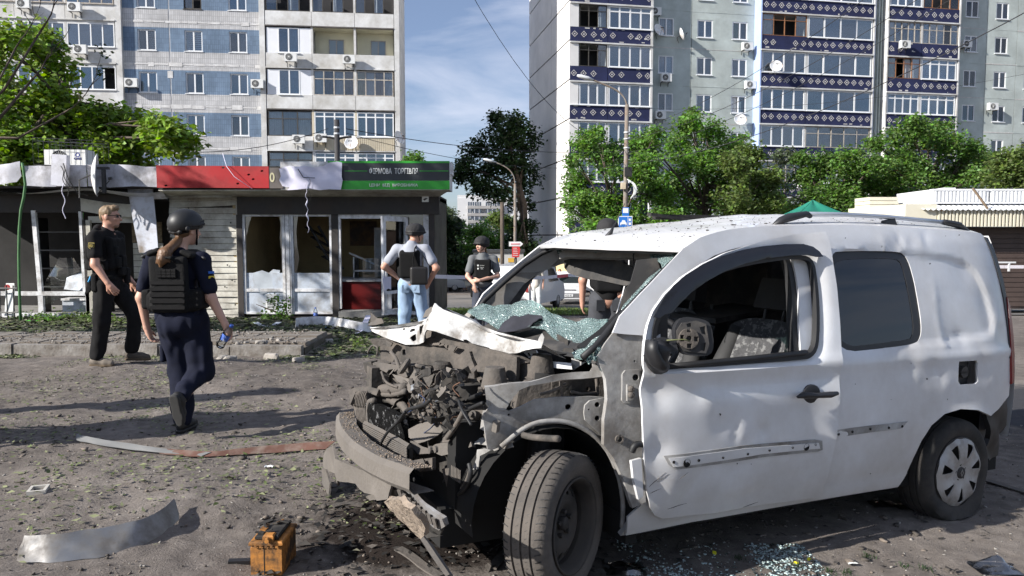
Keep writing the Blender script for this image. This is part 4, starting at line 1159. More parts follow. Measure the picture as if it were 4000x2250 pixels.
def leaves_mesh(name,mat,centers,radii,n,leaf,seed,droop=.25,twig=14,flat=.8):
 r=np.random.default_rng(seed)
 C=np.array(centers,float);Rr=np.array(radii,float)
 w=(Rr[:,0]*Rr[:,1]*Rr[:,2])**(2/3);w/=w.sum()
 nt=max(1,n//twig)
 ci=r.choice(len(C),nt,p=w)
 d=r.normal(size=(nt,3));d/=np.linalg.norm(d,axis=1,keepdims=True)
 rad=r.random(nt)**.42
 tc=C[ci]+d*Rr[ci]*rad[:,None]
 tc+=r.normal(size=(nt,3))*Rr[ci]*.1
 keep=vnoise(tc[:,0]*1.1+seed,tc[:,1]*1.1,tc[:,2]*1.1)>-.22
 tc=tc[keep];nt=len(tc)
 tdir=r.normal(size=(nt,3));tdir[:,2]*=.4;tdir/=np.linalg.norm(tdir,axis=1,keepdims=True)
 k=np.repeat(np.arange(nt),twig);m=len(k)
 tlen=leaf*3.2
 tpos=r.random(m)-.5
 P=tc[k]+tdir[k]*(tpos*tlen)[:,None]+r.normal(size=(m,3))*leaf*.65
 P[:,2]-=droop*leaf*(tpos*2)**2
 a=r.normal(size=(m,3));a[:,2]=a[:,2]*.35-.35;a/=np.linalg.norm(a,axis=1,keepdims=True)
 up=np.tile(np.array([0,0,1.]),(m,1))*flat+r.normal(size=(m,3))*.45
 b=np.cross(up,a);b/=np.maximum(np.linalg.norm(b,axis=1,keepdims=True),1e-6)
 sz=leaf*(.6+.7*r.random(m))[:,None]
 nrm=np.cross(a,b)
 V=np.empty((m,4,3))
 V[:,0]=P;V[:,1]=P+a*sz*.5+b*sz*.34+nrm*sz*.08
 V[:,2]=P+a*sz;V[:,3]=P+a*sz*.45-b*sz*.34+nrm*sz*.08
 V=V.reshape(-1,3)
 T=(np.arange(m)[:,None]*4+np.array([[0,1,2,3]])).astype(np.int32)
 me=bpy.data.meshes.new(name)
 me.vertices.add(len(V));me.vertices.foreach_set('co',V.ravel())
 me.loops.add(T.size);me.loops.foreach_set('vertex_index',T.ravel())
 me.polygons.add(m);me.polygons.foreach_set('loop_start',np.arange(0,T.size,4,dtype=np.int32))
 me.update(calc_edges=True)
 me.materials.append(mat)
 return me
def tree(name,base,clumps,n,leaf,mat,label,seed,trunk_r=.16,cat='tree',group=None,fork=None,flat=.8,twigs=True):
 pass
 root=empty(name,base,0,label,cat,group)
 B=Vector(base)
 cen=[Vector(c[:3])-B for c in clumps];rad=[c[3:6]for c in clumps]
 rr=random.Random(seed)
 top=max(c.z for c in cen);mean=sum(cen,Vector())/len(cen)
 fk=Vector(fork)-B if fork else Vector((mean.x*.35,mean.y*.35,max(.6,min(c.z for c in cen)*.75)))
 b=MB()
 tip=Vector((mean.x*.7,mean.y*.7,top*.86))
 b.tube([(0,0,-.3),fk*.5+Vector((rr.uniform(-.1,.1),0,0)),fk,fk.lerp(tip,.5)+Vector((rr.uniform(-.2,.2),)*3),tip],[trunk_r*1.25,trunk_r,trunk_r*.85,trunk_r*.45,trunk_r*.1],8)
 b.build('trunk',M_BARK,root,smooth=True)
 if twigs:
  b=MB()
  for c,q in zip(cen,rad):
   t=rr.uniform(0.,.6);s=fk.lerp(tip,t);mid=s.lerp(c,.5)+Vector((rr.uniform(-.2,.2),rr.uniform(-.2,.2),rr.uniform(0,.3)))
   b.tube([s,mid,c,c+Vector((rr.uniform(-1,1)*q[0],rr.uniform(-1,1)*q[1],rr.uniform(.1,.8)*q[2]))*.7],[trunk_r*.42,trunk_r*.28,trunk_r*.15,trunk_r*.05],5)
   for _ in range(2):
    b.tube([mid,c+Vector((rr.uniform(-1,1)*q[0],rr.uniform(-1,1)*q[1],rr.uniform(-.5,.8)*q[2]))*.8],[trunk_r*.16,trunk_r*.04],4)
  b.build('limbs',M_BARK,root,smooth=True)
 obj('crown',leaves_mesh('crown',mat,cen,rad,n,leaf,seed,flat=flat),root)
 return root
def px_clumps(L,Y,dy=None,seed=1):
 rr=random.Random(seed);out=[]
 for(u,v,r_)in L:
  yy=Y+rr.uniform(-.5,.5)*(dy or 2.)
  p=at(u,v,yy);k=r_/FPX*yy
  out.append((p.x,p.y,p.z,k,max(k,.8),k*.85))
 return out
cl=px_clumps([(40,200,125),(150,175,75),(225,285,80),(60,400,140),(215,410,75),(330,480,90),(440,480,75),(530,500,70),(620,500,60),(690,545,55),(590,600,70),(440,590,90),(270,570,100),(90,570,120),(330,650,90),(-110,300,170),(-120,560,160),(150,660,110),(560,650,60)],21.5,2.5)
tree('broadleaf_tree',(at(120,900,21.5).x,21.5,-.6),cl,40000,.19,M_LEAF['lime'],'bright lime green broad leaved tree behind the left kiosk',11,.17,fork=tuple(at(280,560,21.5)))
cl=px_clumps([(1990,500,75),(1920,545,65),(1860,595,60),(1825,655,50),(1900,670,65),(1985,620,85),(2045,540,70),(2045,680,70),(1870,730,40),(1950,755,45),(2035,790,55),(2045,880,45),(1940,460,35),(2055,960,50),(1800,690,30)],58,4)
tree('locust_tree',(1.,58,-2.6),cl,17000,.28,M_LEAF['dark'],'tall dark green tree standing in shade against the end of the grey green block',12,.32,fork=tuple(at(2045,800,58)))  # leaves set to a darker green that paints in the left block's shade
g='trees in front of the grey green block'
cl=px_clumps([(2290,560,55),(2360,600,70),(2260,700,60),(2400,700,85),(2300,800,75),(2420,820,85),(2260,870,50),(2500,560,60),(2520,660,80),(2350,900,70),(2480,900,80),(2250,620,35),(2560,760,70),(2600,860,70),(2560,520,30),(2330,520,25),(2215,800,30),(2230,740,30)],36,4)
tree('street_tree',(at(2420,900,36).x,36,-1.5),cl,34000,.17,M_LEAF['fresh'],'light green feathery tree around the near lamp post',13,.16,group=g)
cl=px_clumps([(2690,490,50),(2650,570,70),(2780,520,65),(2720,640,90),(2620,720,85),(2830,600,70),(2860,700,80),(2750,780,100),(2640,850,90),(2880,820,80),(2960,700,50),(2560,640,45),(3000,780,60),(2540,560,40),(2700,450,25),(2900,560,40),(3000,860,80)],40,4)
tree('street_tree',(at(2740,900,40).x,40,-1.6),cl,34000,.18,M_LEAF['fresh'],'wide mid green tree right of the near lamp post',14,.2,group=g)
cl=px_clumps([(2860,640,55),(2930,620,60),(2950,720,75),(2860,760,75),(3000,800,60),(2900,860,80),(3010,690,40)],36.5,3)
tree('street_tree',(at(2930,900,36.5).x,36.5,-1.5),cl,15000,.19,M_LEAF['olive'],'yellowish green tree behind the van roof between darker trees',15,.14,group=g)
cl=px_clumps([(3080,760,60),(3150,690,60),(3240,650,70),(3330,640,70),(3180,790,75),(3290,750,85),(3390,700,75),(3120,850,60),(3250,850,80),(3390,830,80),(3450,760,60),(3040,830,60),(3130,620,35),(3420,640,45),(3480,840,70)],41,4)
tree('street_tree',(at(3270,900,41).x,41,-1.6),cl,32000,.18,M_LEAF['mid'],'bright green tree above the green tent',16,.18,group=g)
cl=px_clumps([(3560,500,60),(3490,560,70),(3620,540,75),(3700,560,60),(3790,590,60),(3530,650,80),(3650,660,90),(3760,680,70),(3450,640,50),(3580,740,80),(3860,620,45),(3420,560,30),(3690,490,25),(3830,690,60),(3700,740,70),(3470,720,60)],43,4)
tree('street_tree',(at(3630,900,43).x,43,-1.7),cl,32000,.19,M_LEAF['mid'],'dark green tree behind the cream market stall',17,.2,group=g)
cl=px_clumps([(3950,640,70),(3890,690,55),(4030,690,80),(3990,720,60),(4080,600,80)],37,3)
tree('street_tree',(at(3980,900,37).x,37,-1.5),cl,12000,.19,M_LEAF['olive'],'yellowish green tree at the right edge above the stall roof',18,.15,group=g)
cl=px_clumps([(3050,620,45),(3100,800,60),(3040,870,70)],44,3)
tree('street_tree',(at(3060,900,44).x,44,-1.7),cl,6000,.21,M_LEAF['pale'],'small greyish green tree low behind the van roof',19,.12,group=g)
g2='far trees down the street'
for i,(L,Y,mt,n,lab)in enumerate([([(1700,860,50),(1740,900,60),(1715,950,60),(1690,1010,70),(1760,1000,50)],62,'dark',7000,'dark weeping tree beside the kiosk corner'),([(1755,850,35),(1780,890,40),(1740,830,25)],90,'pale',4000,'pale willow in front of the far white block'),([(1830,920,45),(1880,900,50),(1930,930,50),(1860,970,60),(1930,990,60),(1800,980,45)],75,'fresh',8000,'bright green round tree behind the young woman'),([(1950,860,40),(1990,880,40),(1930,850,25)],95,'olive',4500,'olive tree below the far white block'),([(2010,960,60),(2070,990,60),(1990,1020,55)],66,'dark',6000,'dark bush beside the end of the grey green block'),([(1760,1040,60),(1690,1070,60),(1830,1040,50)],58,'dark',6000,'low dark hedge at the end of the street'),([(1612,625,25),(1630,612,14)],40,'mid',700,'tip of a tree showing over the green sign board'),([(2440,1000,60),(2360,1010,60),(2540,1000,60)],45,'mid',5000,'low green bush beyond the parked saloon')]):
 cl=px_clumps(L,Y,3,seed=i)
 tree('far_tree',(cl[0][0],Y,float(gz0(0,Y))),cl,n,.34 if Y>50 else .2,M_LEAF[mt],lab,30+i,.14,group=g2)
def shade_tree(x,y,s,seed,lab,mt='mid'):
 rr=random.Random(seed)
 cl=[(x+rr.uniform(-2.2,2.2)*s,y+rr.uniform(-1.8,1.8)*s,7.2+rr.uniform(-1.6,2.6)*s,1.3*s,1.3*s,1.1*s)for _ in range(11)]
 return tree('shade_tree',(x,y,.1),cl,5200,.24,M_LEAF[mt],lab,seed,.2,fork=(x,y,4.2))
shade_tree(-13.3,8.8,1.,71,'tall shade tree just left of the picture, nearest to the kiosks')
for k,(x,y)in enumerate(((4.5,-10.),(-4.,-13.),(12.,-9.))):
 c=dup(bpy.data.objects['shade_tree'],(x,y,0));tag(c,('tree behind the camera, facing the van door','tree behind the camera to the left','tree behind the camera to the right')[k],'tree')
tw=empty('bare_tree',(-9.6,12.6,.1),0,'bare blasted branches with a few dry leaves reaching in at the top left','tree')
Bw=Vector((-9.6,12.6,.1))
b=MB();b.tube([(0,0,-.3),(.1,0,2),(.3,0,3.2)],[.12,.1,.07],8);b.build('trunk',M_BARK,tw,smooth=True)
rr=random.Random(5)
def twig(b,p,d,L,r_,depth):
 q=[p];dd=d.copy()
 for k in range(5):
  dd=(dd+Vector((rr.uniform(-.25,.25),rr.uniform(-.2,.2),rr.uniform(-.15,.25)))).normalized();q.append(q[-1]+dd*L/5)
 b.tube(q,[r_*(1-.16*k)for k in range(6)],5)
 if depth:
  for k in(2,3,4,5):
   twig(b,q[k],(dd+Vector((rr.uniform(-.9,.9),rr.uniform(-.3,.3),rr.uniform(-.3,.9)))).normalized(),L*.55,r_*.5,depth-1)
 tips.append(q[-1])
tips=[]
b=MB()
for tgt,r_ in(((at(110,330,12.6),.02)),((at(160,120,12.4),.016)),((at(60,190,12.8),.014)),((at(250,440,12.5),.014))):
 s=Vector((.3,0,3.2));t_=tgt-Bw
 mid=s.lerp(t_,.6)+Vector((0,0,-.25))
 b.tube([s,mid,t_],[.05,r_*1.3,r_],6)
 twig(b,t_,(t_-mid).normalized(),.8,r_,1)
b.build('branches',M_BARK,tw,smooth=True)
obj('dry_leaves',leaves_mesh('dry_leaves',M_LEAF['dark'],tips[::2],[(.06,.06,.06)]*len(tips[::2]),260,.07,3,twig=2),tw)
# THE WRECKED VAN
CAR_O,CAR_PSI,CAR_T,CAR_Z=Vector((2.2881,5.1911)),.4666,.0287,-.0132
_F=Vector((-math.cos(CAR_PSI),-math.sin(CAR_PSI),0));_L=Vector((-_F.y,_F.x,0));_U=Vector((0,0,1))
_ex=_F*math.cos(CAR_T)+_U*math.sin(CAR_T);_ez=_U*math.cos(CAR_T)-_F*math.sin(CAR_T)
CARM=Matrix(((_ex.x,_L.x,_ez.x,CAR_O.x),(_ex.y,_L.y,_ez.y,CAR_O.y),(_ex.z,_L.z,_ez.z,CAR_Z),(0,0,0,1)))
CARI=CARM.inverted()
VAN=empty('wrecked_van',label='wrecked white panel van with its front torn open and windscreen gone',cat='van')
VAN.matrix_world=CARM
_c0=CARI@CAMP
def cp(u,v,x=None,y=None,z=None,pl=None):
 pass
 d=(CARI.to_3x3()@ray(u,v))
 if x is not None:t=(x-_c0.x)/d.x
 elif y is not None:t=(y-_c0.y)/d.y
 elif z is not None:t=(z-_c0.z)/d.z
 else:t=(pl[0]-_c0).dot(pl[1])/d.dot(pl[1])
 return _c0+d*t
def vpl(xa,ya,xb,yb,lean=0.,z=.8):
 pass
 p=Vector((xa,ya,z));t=Vector((xb-xa,yb-ya,0)).normalized();n=Vector((t.y,-t.x,0))
 if n.x<0:n=-n
 return(p,(n+Vector((0,0,lean))).normalized())
_PZ=[.1,.25,.4,.6,.8,.95,1.05,1.2,1.4,1.55,1.65,1.72,1.78,1.84]
_PY=[.78,.82,.852,.872,.872,.862,.845,.815,.772,.732,.7,.668,.615,.56]
def ws(x,z):
 x=np.asarray(x,float);z=np.asarray(z,float)
 y=np.interp(z,_PZ,_PY)
 y=y*(1-.11*np.clip((-.15-x)/.5,0,2)**2)*(1-.07*np.clip((x-1.9)/.6,0,2)**1.5)
 return y
def sp(u,v,off=0.):
 pass
 y=.8
 for _ in range(8):
  p=cp(u,v,y=y);y=float(ws(p.x,p.z))+off
 return(p.x,p.z)
def spl(L,off=0.,dx=0,dy=0):return[sp(u+dx,v+dy,off)for u,v in L]
def c2(L):return[(u+2400,v+800)for u,v in L]
def ca(L):return[(1240+u/2.787,1180+v/2.787)for u,v in L]
def cb_(L):return[(1240+u/2.229,1600+v/2.229)for u,v in L]
def c3(L):return[(1900+u/2.634,1200+v/2.634)for u,v in L]
def c4(L):return[(1900+u/2.415,1650+v/2.415)for u,v in L]
def c5(L):return[(1800+u/2.4156,800+v/2.4156)for u,v in L]
def c6(L):return[(2480+u/2.337,880+v/2.337)for u,v in L]
def circ(u,v,r,n=12,sx=1.):return[(u+r*sx*math.cos(2*math.pi*k/n),v+r*math.sin(2*math.pi*k/n))for k in range(n)]
DUST=(.115,.098,.084)
M_PAINT=pm('white_car_paint',(.74,.75,.77),.3,var=.03,vs=2,coat=.5,dirt=(.46,.43,.4),dirt_amt=.04,ds=1.6,hard=.3,spec=.5)
def road_grime(m):
 N,L=m.node_tree.nodes,m.node_tree.links;b=N['Principled BSDF'];src=b.inputs['Base Color'].links[0].from_socket
 tc=N.new('ShaderNodeTexCoord');sx_=N.new('ShaderNodeSeparateXYZ');L.new(tc.outputs['Object'],sx_.inputs[0])
 n=N.new('ShaderNodeTexNoise');n.inputs['Scale'].default_value=3.5;n.inputs['Detail'].default_value=8;n.inputs['Roughness'].default_value=.7;L.new(tc.outputs['Object'],n.inputs['Vector'])
 ma=N.new('ShaderNodeMath');ma.operation='MULTIPLY_ADD';ma.inputs[1].default_value=.55;L.new(n.outputs['Fac'],ma.inputs[0]);L.new(sx_.outputs['Z'],ma.inputs[2])
 mr=N.new('ShaderNodeMapRange');mr.inputs['From Min'].default_value=.4;mr.inputs['From Max'].default_value=.95;mr.inputs['To Min'].default_value=.62;mr.inputs['To Max'].default_value=0;L.new(ma.outputs[0],mr.inputs['Value'])
 mx=N.new('ShaderNodeMixRGB');mx.inputs['Color2'].default_value=(.3,.27,.235,1);L.new(mr.outputs['Result'],mx.inputs['Fac']);L.new(src,mx.inputs['Color1']);L.new(mx.outputs['Color'],b.inputs['Base Color'])
road_grime(M_PAINT)
M_PAINTD=pm('dusty_white_paint',(.52,.52,.51),.5,var=.15,vs=3,dirt=(.15,.135,.12),dirt_amt=.62,ds=4.2,bump=.12,bs=25,hard=.22)
M_DUSTG=pm('dust_covered_metal',(.088,.08,.072),.85,var=.28,vs=4,dirt=DUST,dirt_amt=.45,ds=5,bump=.35,bs=45)
M_DUSTP=pm('dust_covered_plastic',(.042,.038,.034),.85,var=.3,vs=5,dirt=DUST,dirt_amt=.4,ds=6,bump=.35,bs=50)
M_BLACKP=pm('black_plastic',(.018,.018,.02),.5,var=.2,vs=6)
M_RUBBER=pm('black_rubber',(.013,.013,.014),.6,var=.2,vs=6)
M_UNDER=pm('underbody_black',(.01,.0095,.009),.95,var=.3,vs=4)
M_TYRE=pm('dusty_tyre',(.06,.054,.049),.85,var=.22,vs=5,dirt=(.115,.1,.087),dirt_amt=.45,ds=4,bump=.2,bs=60)
M_TYREB=pm('dark_tyre',(.022,.021,.02),.85,var=.3,vs=5,dirt=(.06,.053,.047),dirt_amt=.25,ds=4)
M_STEEL=pm('black_steel_rim',(.028,.026,.025),.7,var=.3,vs=5,dirt=(.07,.06,.052),dirt_amt=.35,ds=4)
M_CAPS=pm('silver_wheel_trim',(.42,.41,.4),.4,metal=.3,var=.1,vs=5,dirt=(.25,.22,.19),dirt_amt=.25,ds=4)
M_ALU=pm('brushed_rail',(.52,.55,.6),.3,metal=.7,var=.06,vs=4)
M_SEAT=pm('seat_fabric',(.055,.055,.058),.9,var=.35,vs=45,dirt=(.16,.16,.16),dirt_amt=.22,ds=26,hard=.03)
M_SEATS=pm('seat_side',(.035,.035,.036),.8,var=.2,vs=6)
M_HEADL=pm('grey_headliner',(.34,.32,.295),.9,var=.1,vs=3,dirt=(.18,.16,.14),dirt_amt=.15,ds=3)
M_DARKIN=pm('dark_trim',(.03,.029,.029),.7,var=.25,vs=4,dirt=(.1,.09,.08),dirt_amt=.15,ds=5)
M_TINT=glass('tinted_glass',(.1,.105,.115),.03,.015)
M_TAIL=pm('tail_lamp_red',(.2,.012,.012),.25,var=.1,vs=4)
M_BURNT=pm('burnt_black',(.012,.011,.01),.8,var=.4,vs=8,dirt=(.05,.044,.038),dirt_amt=.3,ds=8)
M_FOIL=pm('crumpled_foil',(.3,.3,.3),.35,metal=.8,var=.4,vs=20,dirt=(.01,.01,.01),dirt_amt=.75,ds=22,bump=1.,bs=60,hard=.05)
def crackle_mat():
 m=bpy.data.materials.new('crazed_safety_glass');m.use_nodes=True
 N,L=m.node_tree.nodes,m.node_tree.links;b=N['Principled BSDF']
 tc=N.new('ShaderNodeTexCoord')
 v=N.new('ShaderNodeTexVoronoi');v.feature='DISTANCE_TO_EDGE';v.inputs['Scale'].default_value=95;L.new(tc.outputs['Object'],v.inputs['Vector'])
 v2=N.new('ShaderNodeTexVoronoi');v2.inputs['Scale'].default_value=95;L.new(tc.outputs['Object'],v2.inputs['Vector'])
 v3=N.new('ShaderNodeTexNoise');v3.inputs['Scale'].default_value=6;L.new(tc.outputs['Object'],v3.inputs['Vector'])
 mr=N.new('ShaderNodeMapRange');mr.inputs['From Min'].default_value=0.;mr.inputs['From Max'].default_value=.07;mr.inputs['To Min'].default_value=1;mr.inputs['To Max'].default_value=0
 L.new(v.outputs['Distance'],mr.inputs['Value'])
 cr=N.new('ShaderNodeValToRGB');cr.color_ramp.elements[0].color=(.1,.15,.148,1);cr.color_ramp.elements[1].color=(.3,.4,.395,1)
 sc=N.new('ShaderNodeSeparateColor');L.new(v2.outputs['Color'],sc.inputs['Color'])
 ad=N.new('ShaderNodeMath');ad.operation='MULTIPLY_ADD';ad.inputs[1].default_value=.5;L.new(sc.outputs['Red'],ad.inputs[0])
 h=N.new('ShaderNodeMath');h.operation='MULTIPLY';h.inputs[1].default_value=.5;L.new(v3.outputs['Fac'],h.inputs[0]);L.new(h.outputs[0],ad.inputs[2]);L.new(ad.outputs[0],cr.inputs['Fac'])
 mx=N.new('ShaderNodeMixRGB');mx.inputs['Color2'].default_value=(.58,.68,.67,1);L.new(mr.outputs['Result'],mx.inputs['Fac']);L.new(cr.outputs['Color'],mx.inputs['Color1'])
 L.new(mx.outputs['Color'],b.inputs['Base Color'])
 b.inputs['Roughness'].default_value=.12;b.inputs['Specular IOR Level'].default_value=.7
 bp=N.new('ShaderNodeBump');bp.inputs['Strength'].default_value=.8;bp.inputs['Distance'].default_value=.01
 L.new(v2.outputs['Distance'],bp.inputs['Height']);L.new(bp.outputs['Normal'],b.inputs['Normal'])
 t=N.new('ShaderNodeBsdfTransparent');t.inputs['Color'].default_value=(.62,.8,.78,1)
 ms=N.new('ShaderNodeMixShader')
 f=N.new('ShaderNodeMapRange');f.inputs['To Min'].default_value=.4;f.inputs['To Max'].default_value=.9;L.new(mr.outputs['Result'],f.inputs['Value'])
 L.new(f.outputs['Result'],ms.inputs['Fac']);L.new(t.outputs['BSDF'],ms.inputs[1]);L.new(b.outputs['BSDF'],ms.inputs[2])
 L.new(ms.outputs['Shader'],N['Material Output'].inputs['Surface'])
 return m
M_CRAZE=crackle_mat()
# left side of the body
def gdent(P,L):
 pass
 d=0
 for(u,v,r_,a)in L:
  x,z=sp(u,v);d=d+a*np.exp(-(((P[0]-x)**2+(P[1]-z)**2)/r_**2))
 return d
recess=spl(c2([(846,180),(1000,178),(1200,193),(1330,210),(1400,240),(1450,320),(1478,420),(1482,490),(1465,512),(1300,538),(1050,562),(878,580),(868,450),(855,300)]))
recess=smooth_loop(recess,2)
def poly_dist(X,Z,P):
 d=np.full(X.shape,9.)
 for i in range(len(P)):
  a=np.array(P[i]);b=np.array(P[(i+1)%len(P)]);ab=b-a
  t=np.clip(((X-a[0])*ab[0]+(Z-a[1])*ab[1])/max(ab@ab,1e-9),0,1)
  d=np.minimum(d,np.hypot(X-a[0]-t*ab[0],Z-a[1]-t*ab[1]))
 return np.where(np_in_poly(X,Z,P),-d,d)
side_dents=[(3790,1060,.16,-.016),(3860,1180,.1,-.012),(3640,1210,.1,.006),(3500,960,.05,-.008),(3450,940,.03,.006),(3560,950,.04,-.007),(3600,950,.025,.006),(3560,1400,.07,-.012),(3650,1440,.05,-.01),(3700,1500,.05,.008),(3580,1480,.04,.006),(3300,1750,.18,-.012),(3480,1700,.12,.008),(3850,1450,.08,-.01),(3900,1250,.05,.008),(3760,1330,.05,-.008),(3690,1340,.03,.008)]
def creases(X,Z,L,off=0.):
 d=np.zeros_like(X)
 for(u0,v0,u1,v1,a,w)in L:
  p=np.array(sp(u0,v0,off));q=np.array(sp(u1,v1,off));ab=q-p
  t=np.clip(((X-p[0])*ab[0]+(Z-p[1])*ab[1])/(ab@ab),0,1)
  r_=np.hypot(X-p[0]-t*ab[0],Z-p[1]-t*ab[1]);s=np.sign((X-p[0])*ab[1]-(Z-p[1])*ab[0])
  d=d+a*np.exp(-r_/w)*(.35+.65*np.sin(np.pi*np.clip(t,.02,.98)))*np.where(s>0,1,.55)
 return d
side_cr=[(3495,915,3530,960,-.01,.03),(3610,950,3625,915,-.009,.025),(3690,1340,3670,1230,.008,.03),(3670,1230,3660,1100,.006,.04),(3690,1338,3790,1310,-.008,.03),(3480,1385,3560,1500,-.008,.05),(3640,1420,3700,1520,-.007,.04),(3330,1700,3420,1860,-.006,.05),(3820,1360,3860,1480,-.006,.04)]
door_cr=[(2545,1490,2560,1570,-.012,.025),(2740,1560,2720,1500,-.008,.03),(2870,1640,2862,1720,-.012,.022),(2960,1640,2985,1715,-.012,.02),(2990,1715,3060,1690,.006,.03),(2550,1700,2540,1810,-.014,.03),(2620,2010,2760,1830,-.012,.05),(2760,1830,2980,1830,-.008,.05),(3030,1880,3160,1860,-.006,.04),(3160,1800,3120,1920,.006,.04),(2690,1500,2790,1590,.007,.05),(2840,1960,2980,1920,-.008,.05)]
arch_c=sp(3735,1848)
def side_fn(off=0.,mirror=1.,dent=True):
 def fn(X,Z):
  y=ws(X,Z)+off
  d=poly_dist(X,Z,recess)
  y=y-.015*np.clip(.5-d/.022,0,1)
  r_=np.hypot(X-arch_c[0],Z-arch_c[1])
  y=y+.018*np.exp(-((r_-.36)/.05)**2)*(Z>.25)
  y=y+.01*np.exp(-((Z-.98)/.03)**2)
  y=y+.012*sstep(.34,.26,Z)
  if dent:
   y=y+.6*gdent((X,Z),side_dents)+creases(X,Z,side_cr)+.0018*vnoise(X*3.2,Z*3.2,3.)
  return np.stack([X,y*mirror,Z],-1)
 return fn
arch=[(3500,1900),(3512,1885),(3540,1850),(3568,1790),(3600,1722),(3640,1660),(3690,1617),(3750,1597),(3815,1600),(3868,1624)]
side_out=[(2440,2088),(2700,2035),(3000,1983),(3300,1932)]+arch+[(3900,1600),(3925,1568),(3942,1545),(3946,1480),(3946,1400),(3942,1300),(3930,1200),(3910,1100),(3882,1000),(3855,935),(3832,912),(3783,905),(3500,885),(3300,878),(3122,880),(2980,884),(2908,889),(2844,897),(2737,927),(2668,972),(2587,1058),(2504,1145),(2421,1234),(2393,1300),(2450,1306),(2510,1310),(2532,1360),(2548,1600),(2552,1900),(2500,1980),(2450,2020)]
door_hole=[(2575,1330),(2590,1215),(2650,1105),(2760,1010),(2880,965),(3010,948),(3060,955),(3095,1010),(3112,1080),(3122,1180),(3120,1300),(3135,1600),(3120,1820),(3080,1895),(2900,1930),(2660,1965),(2600,1900),(2580,1700)]
rwin=[(3242,985),(3300,982),(3400,980),(3500,982),(3535,990),(3558,1020),(3578,1090),(3598,1200),(3609,1280),(3604,1325),(3580,1346),(3450,1362),(3280,1379),(3270,1250),(3255,1100)]
fuel=[(3746,1412),(3815,1408),(3822,1420),(3822,1490),(3812,1500),(3752,1503),(3744,1490)]
SIDE_OUT=spl(side_out);DOORH=smooth_loop(spl(door_hole),1);RWIN=smooth_loop(spl(rwin),2);FUEL=spl(fuel)
skin('body_side',SIDE_OUT,[DOORH,RWIN,FUEL],side_fn(),M_PAINT,VAN,step=.026,bstep=.022,th=.012,flip=True,smooth=35)
skin('rear_side_window',RWIN,[],lambda X,Z:np.stack([X,ws(X,Z)-.02,Z],-1),M_TINT,VAN,step=.08,th=.006,flip=True)
inner=[(3258,1018),(3400,1010),(3500,1010),(3530,1022),(3548,1090),(3570,1200),(3580,1280),(3574,1318),(3560,1328),(3440,1343),(3300,1360),(3282,1250),(3266,1100)]
skin('window_border',RWIN,[smooth_loop(spl(inner),2)],lambda X,Z:np.stack([X,ws(X,Z)-.019+.002,Z],-1),M_BLACKP,VAN,step=.08,th=.003,flip=True)
fx0,fz0=sp(3783,1456);fy=float(ws(fx0,fz0))
b=MB();b.box(fx0-.075,fx0+.075,fy-.1,fy-.05,fz0-.09,fz0+.09);b.build('fuel_recess',M_BLACKP,VAN)
b=MB();b.lathe([(.035,-.06),(.035,-.02),(.001,-.02)],16,Matrix.Translation((fx0,fy,fz0))@Matrix.Rotation(-math.pi/2,4,'X'));b.box(fx0-.03,fx0+.03,fy-.045,fy-.02,fz0-.008,fz0+.008);b.build('fuel_cap',M_DARKIN,VAN)
def side_band(name,poly,off,mat,th=.004,holes=(),step=.06):
 return skin(name,spl(poly,off),[spl(h,off)for h in holes],lambda X,Z:np.stack([X,ws(X,Z)+off+gdent((X,Z),side_dents),Z],-1),mat,VAN,step=step,th=th,flip=True)
mb_=side_band('moulding_scar',c2([(858,883),(1000,863),(1145,846),(1120,872),(1000,890),(858,915)]),.004,M_PAINTD,.003)
for(u,v)in((3278,1697),(3332,1687),(3398,1675),(3465,1669),(3518,1664)):
 x,z=sp(u,v);y=float(ws(x,z))+.008+float(gdent((np.array(x),np.array(z)),side_dents))
 b=MB();b.lathe([(.007,0),(.007,-.004),(.001,-.004)],8,Matrix.Translation((x,y,z))@Matrix.Rotation(-math.pi/2,4,'X'));b.build('rivet_hole',M_UNDER,VAN)
# driver's door: outer skin, window hole, inner frame, seals, visor
door_out=c2([(182,1222),(150,1210),(132,1180),(120,1100),(110,1000),(103,850),(100,720),(103,620),(112,540),(128,470),(150,415),(195,350),(260,285),(340,232),(430,188),(560,146),(700,116),(812,104),(828,140),(842,230),(857,330),(868,450),(875,570),(874,700),(866,830),(850,950),(830,1040),(802,1132),(795,1140),(700,1155),(500,1182),(350,1205)])
door_win=c2([(172,642),(152,600),(144,530),(152,465),(172,420),(225,360),(300,300),(400,252),(500,222),(620,202),(710,195),(755,200),(780,225),(790,290),(800,400),(799,520),(790,570),(768,596),(745,604),(560,618),(350,634)])
DOFF=.03
DOUT=spl(door_out,DOFF);DWIN=smooth_loop(spl(door_win,DOFF),1)
door_dents=[(2560,1560,.05,-.012),(2740,1560,.06,.01),(2800,1650,.05,-.012),(2880,1680,.05,.01),(2960,1680,.04,-.01),(3080,1700,.06,.008),(2560,1750,.05,-.016),(2620,1850,.09,.014),(2700,1960,.1,-.016),(2850,1880,.12,.01),(2990,1900,.1,-.014),(3100,1800,.09,.008),(2790,1470,.05,-.006),(2660,1500,.06,.007),(2530,1900,.06,-.014),(3020,2000,.05,.008),(2760,2000,.05,.008)]
def door_fn(X,Z):
 y=ws(X,Z)+DOFF
 ax=(X-2.3)*-1
 y=y+.015*np.clip((X-1.2)/1.,0,1)+.022*sstep(1.35,1.05,X)
 d=poly_dist(X,Z,DWIN)
 y=y-.02*np.exp(-(np.maximum(d,0)/.04)**2)*(Z>1.)
 y=y+.012*np.exp(-((Z-1.)/.035)**2)
 y=y-.012*np.exp(-((Z-.92)/.05)**2)
 y=y+.65*gdent((X,Z),door_dents)+creases(X,Z,door_cr,DOFF)+.0025*vnoise(X*3.5,Z*3.5,8.)
 return np.stack([X,y,Z],-1)
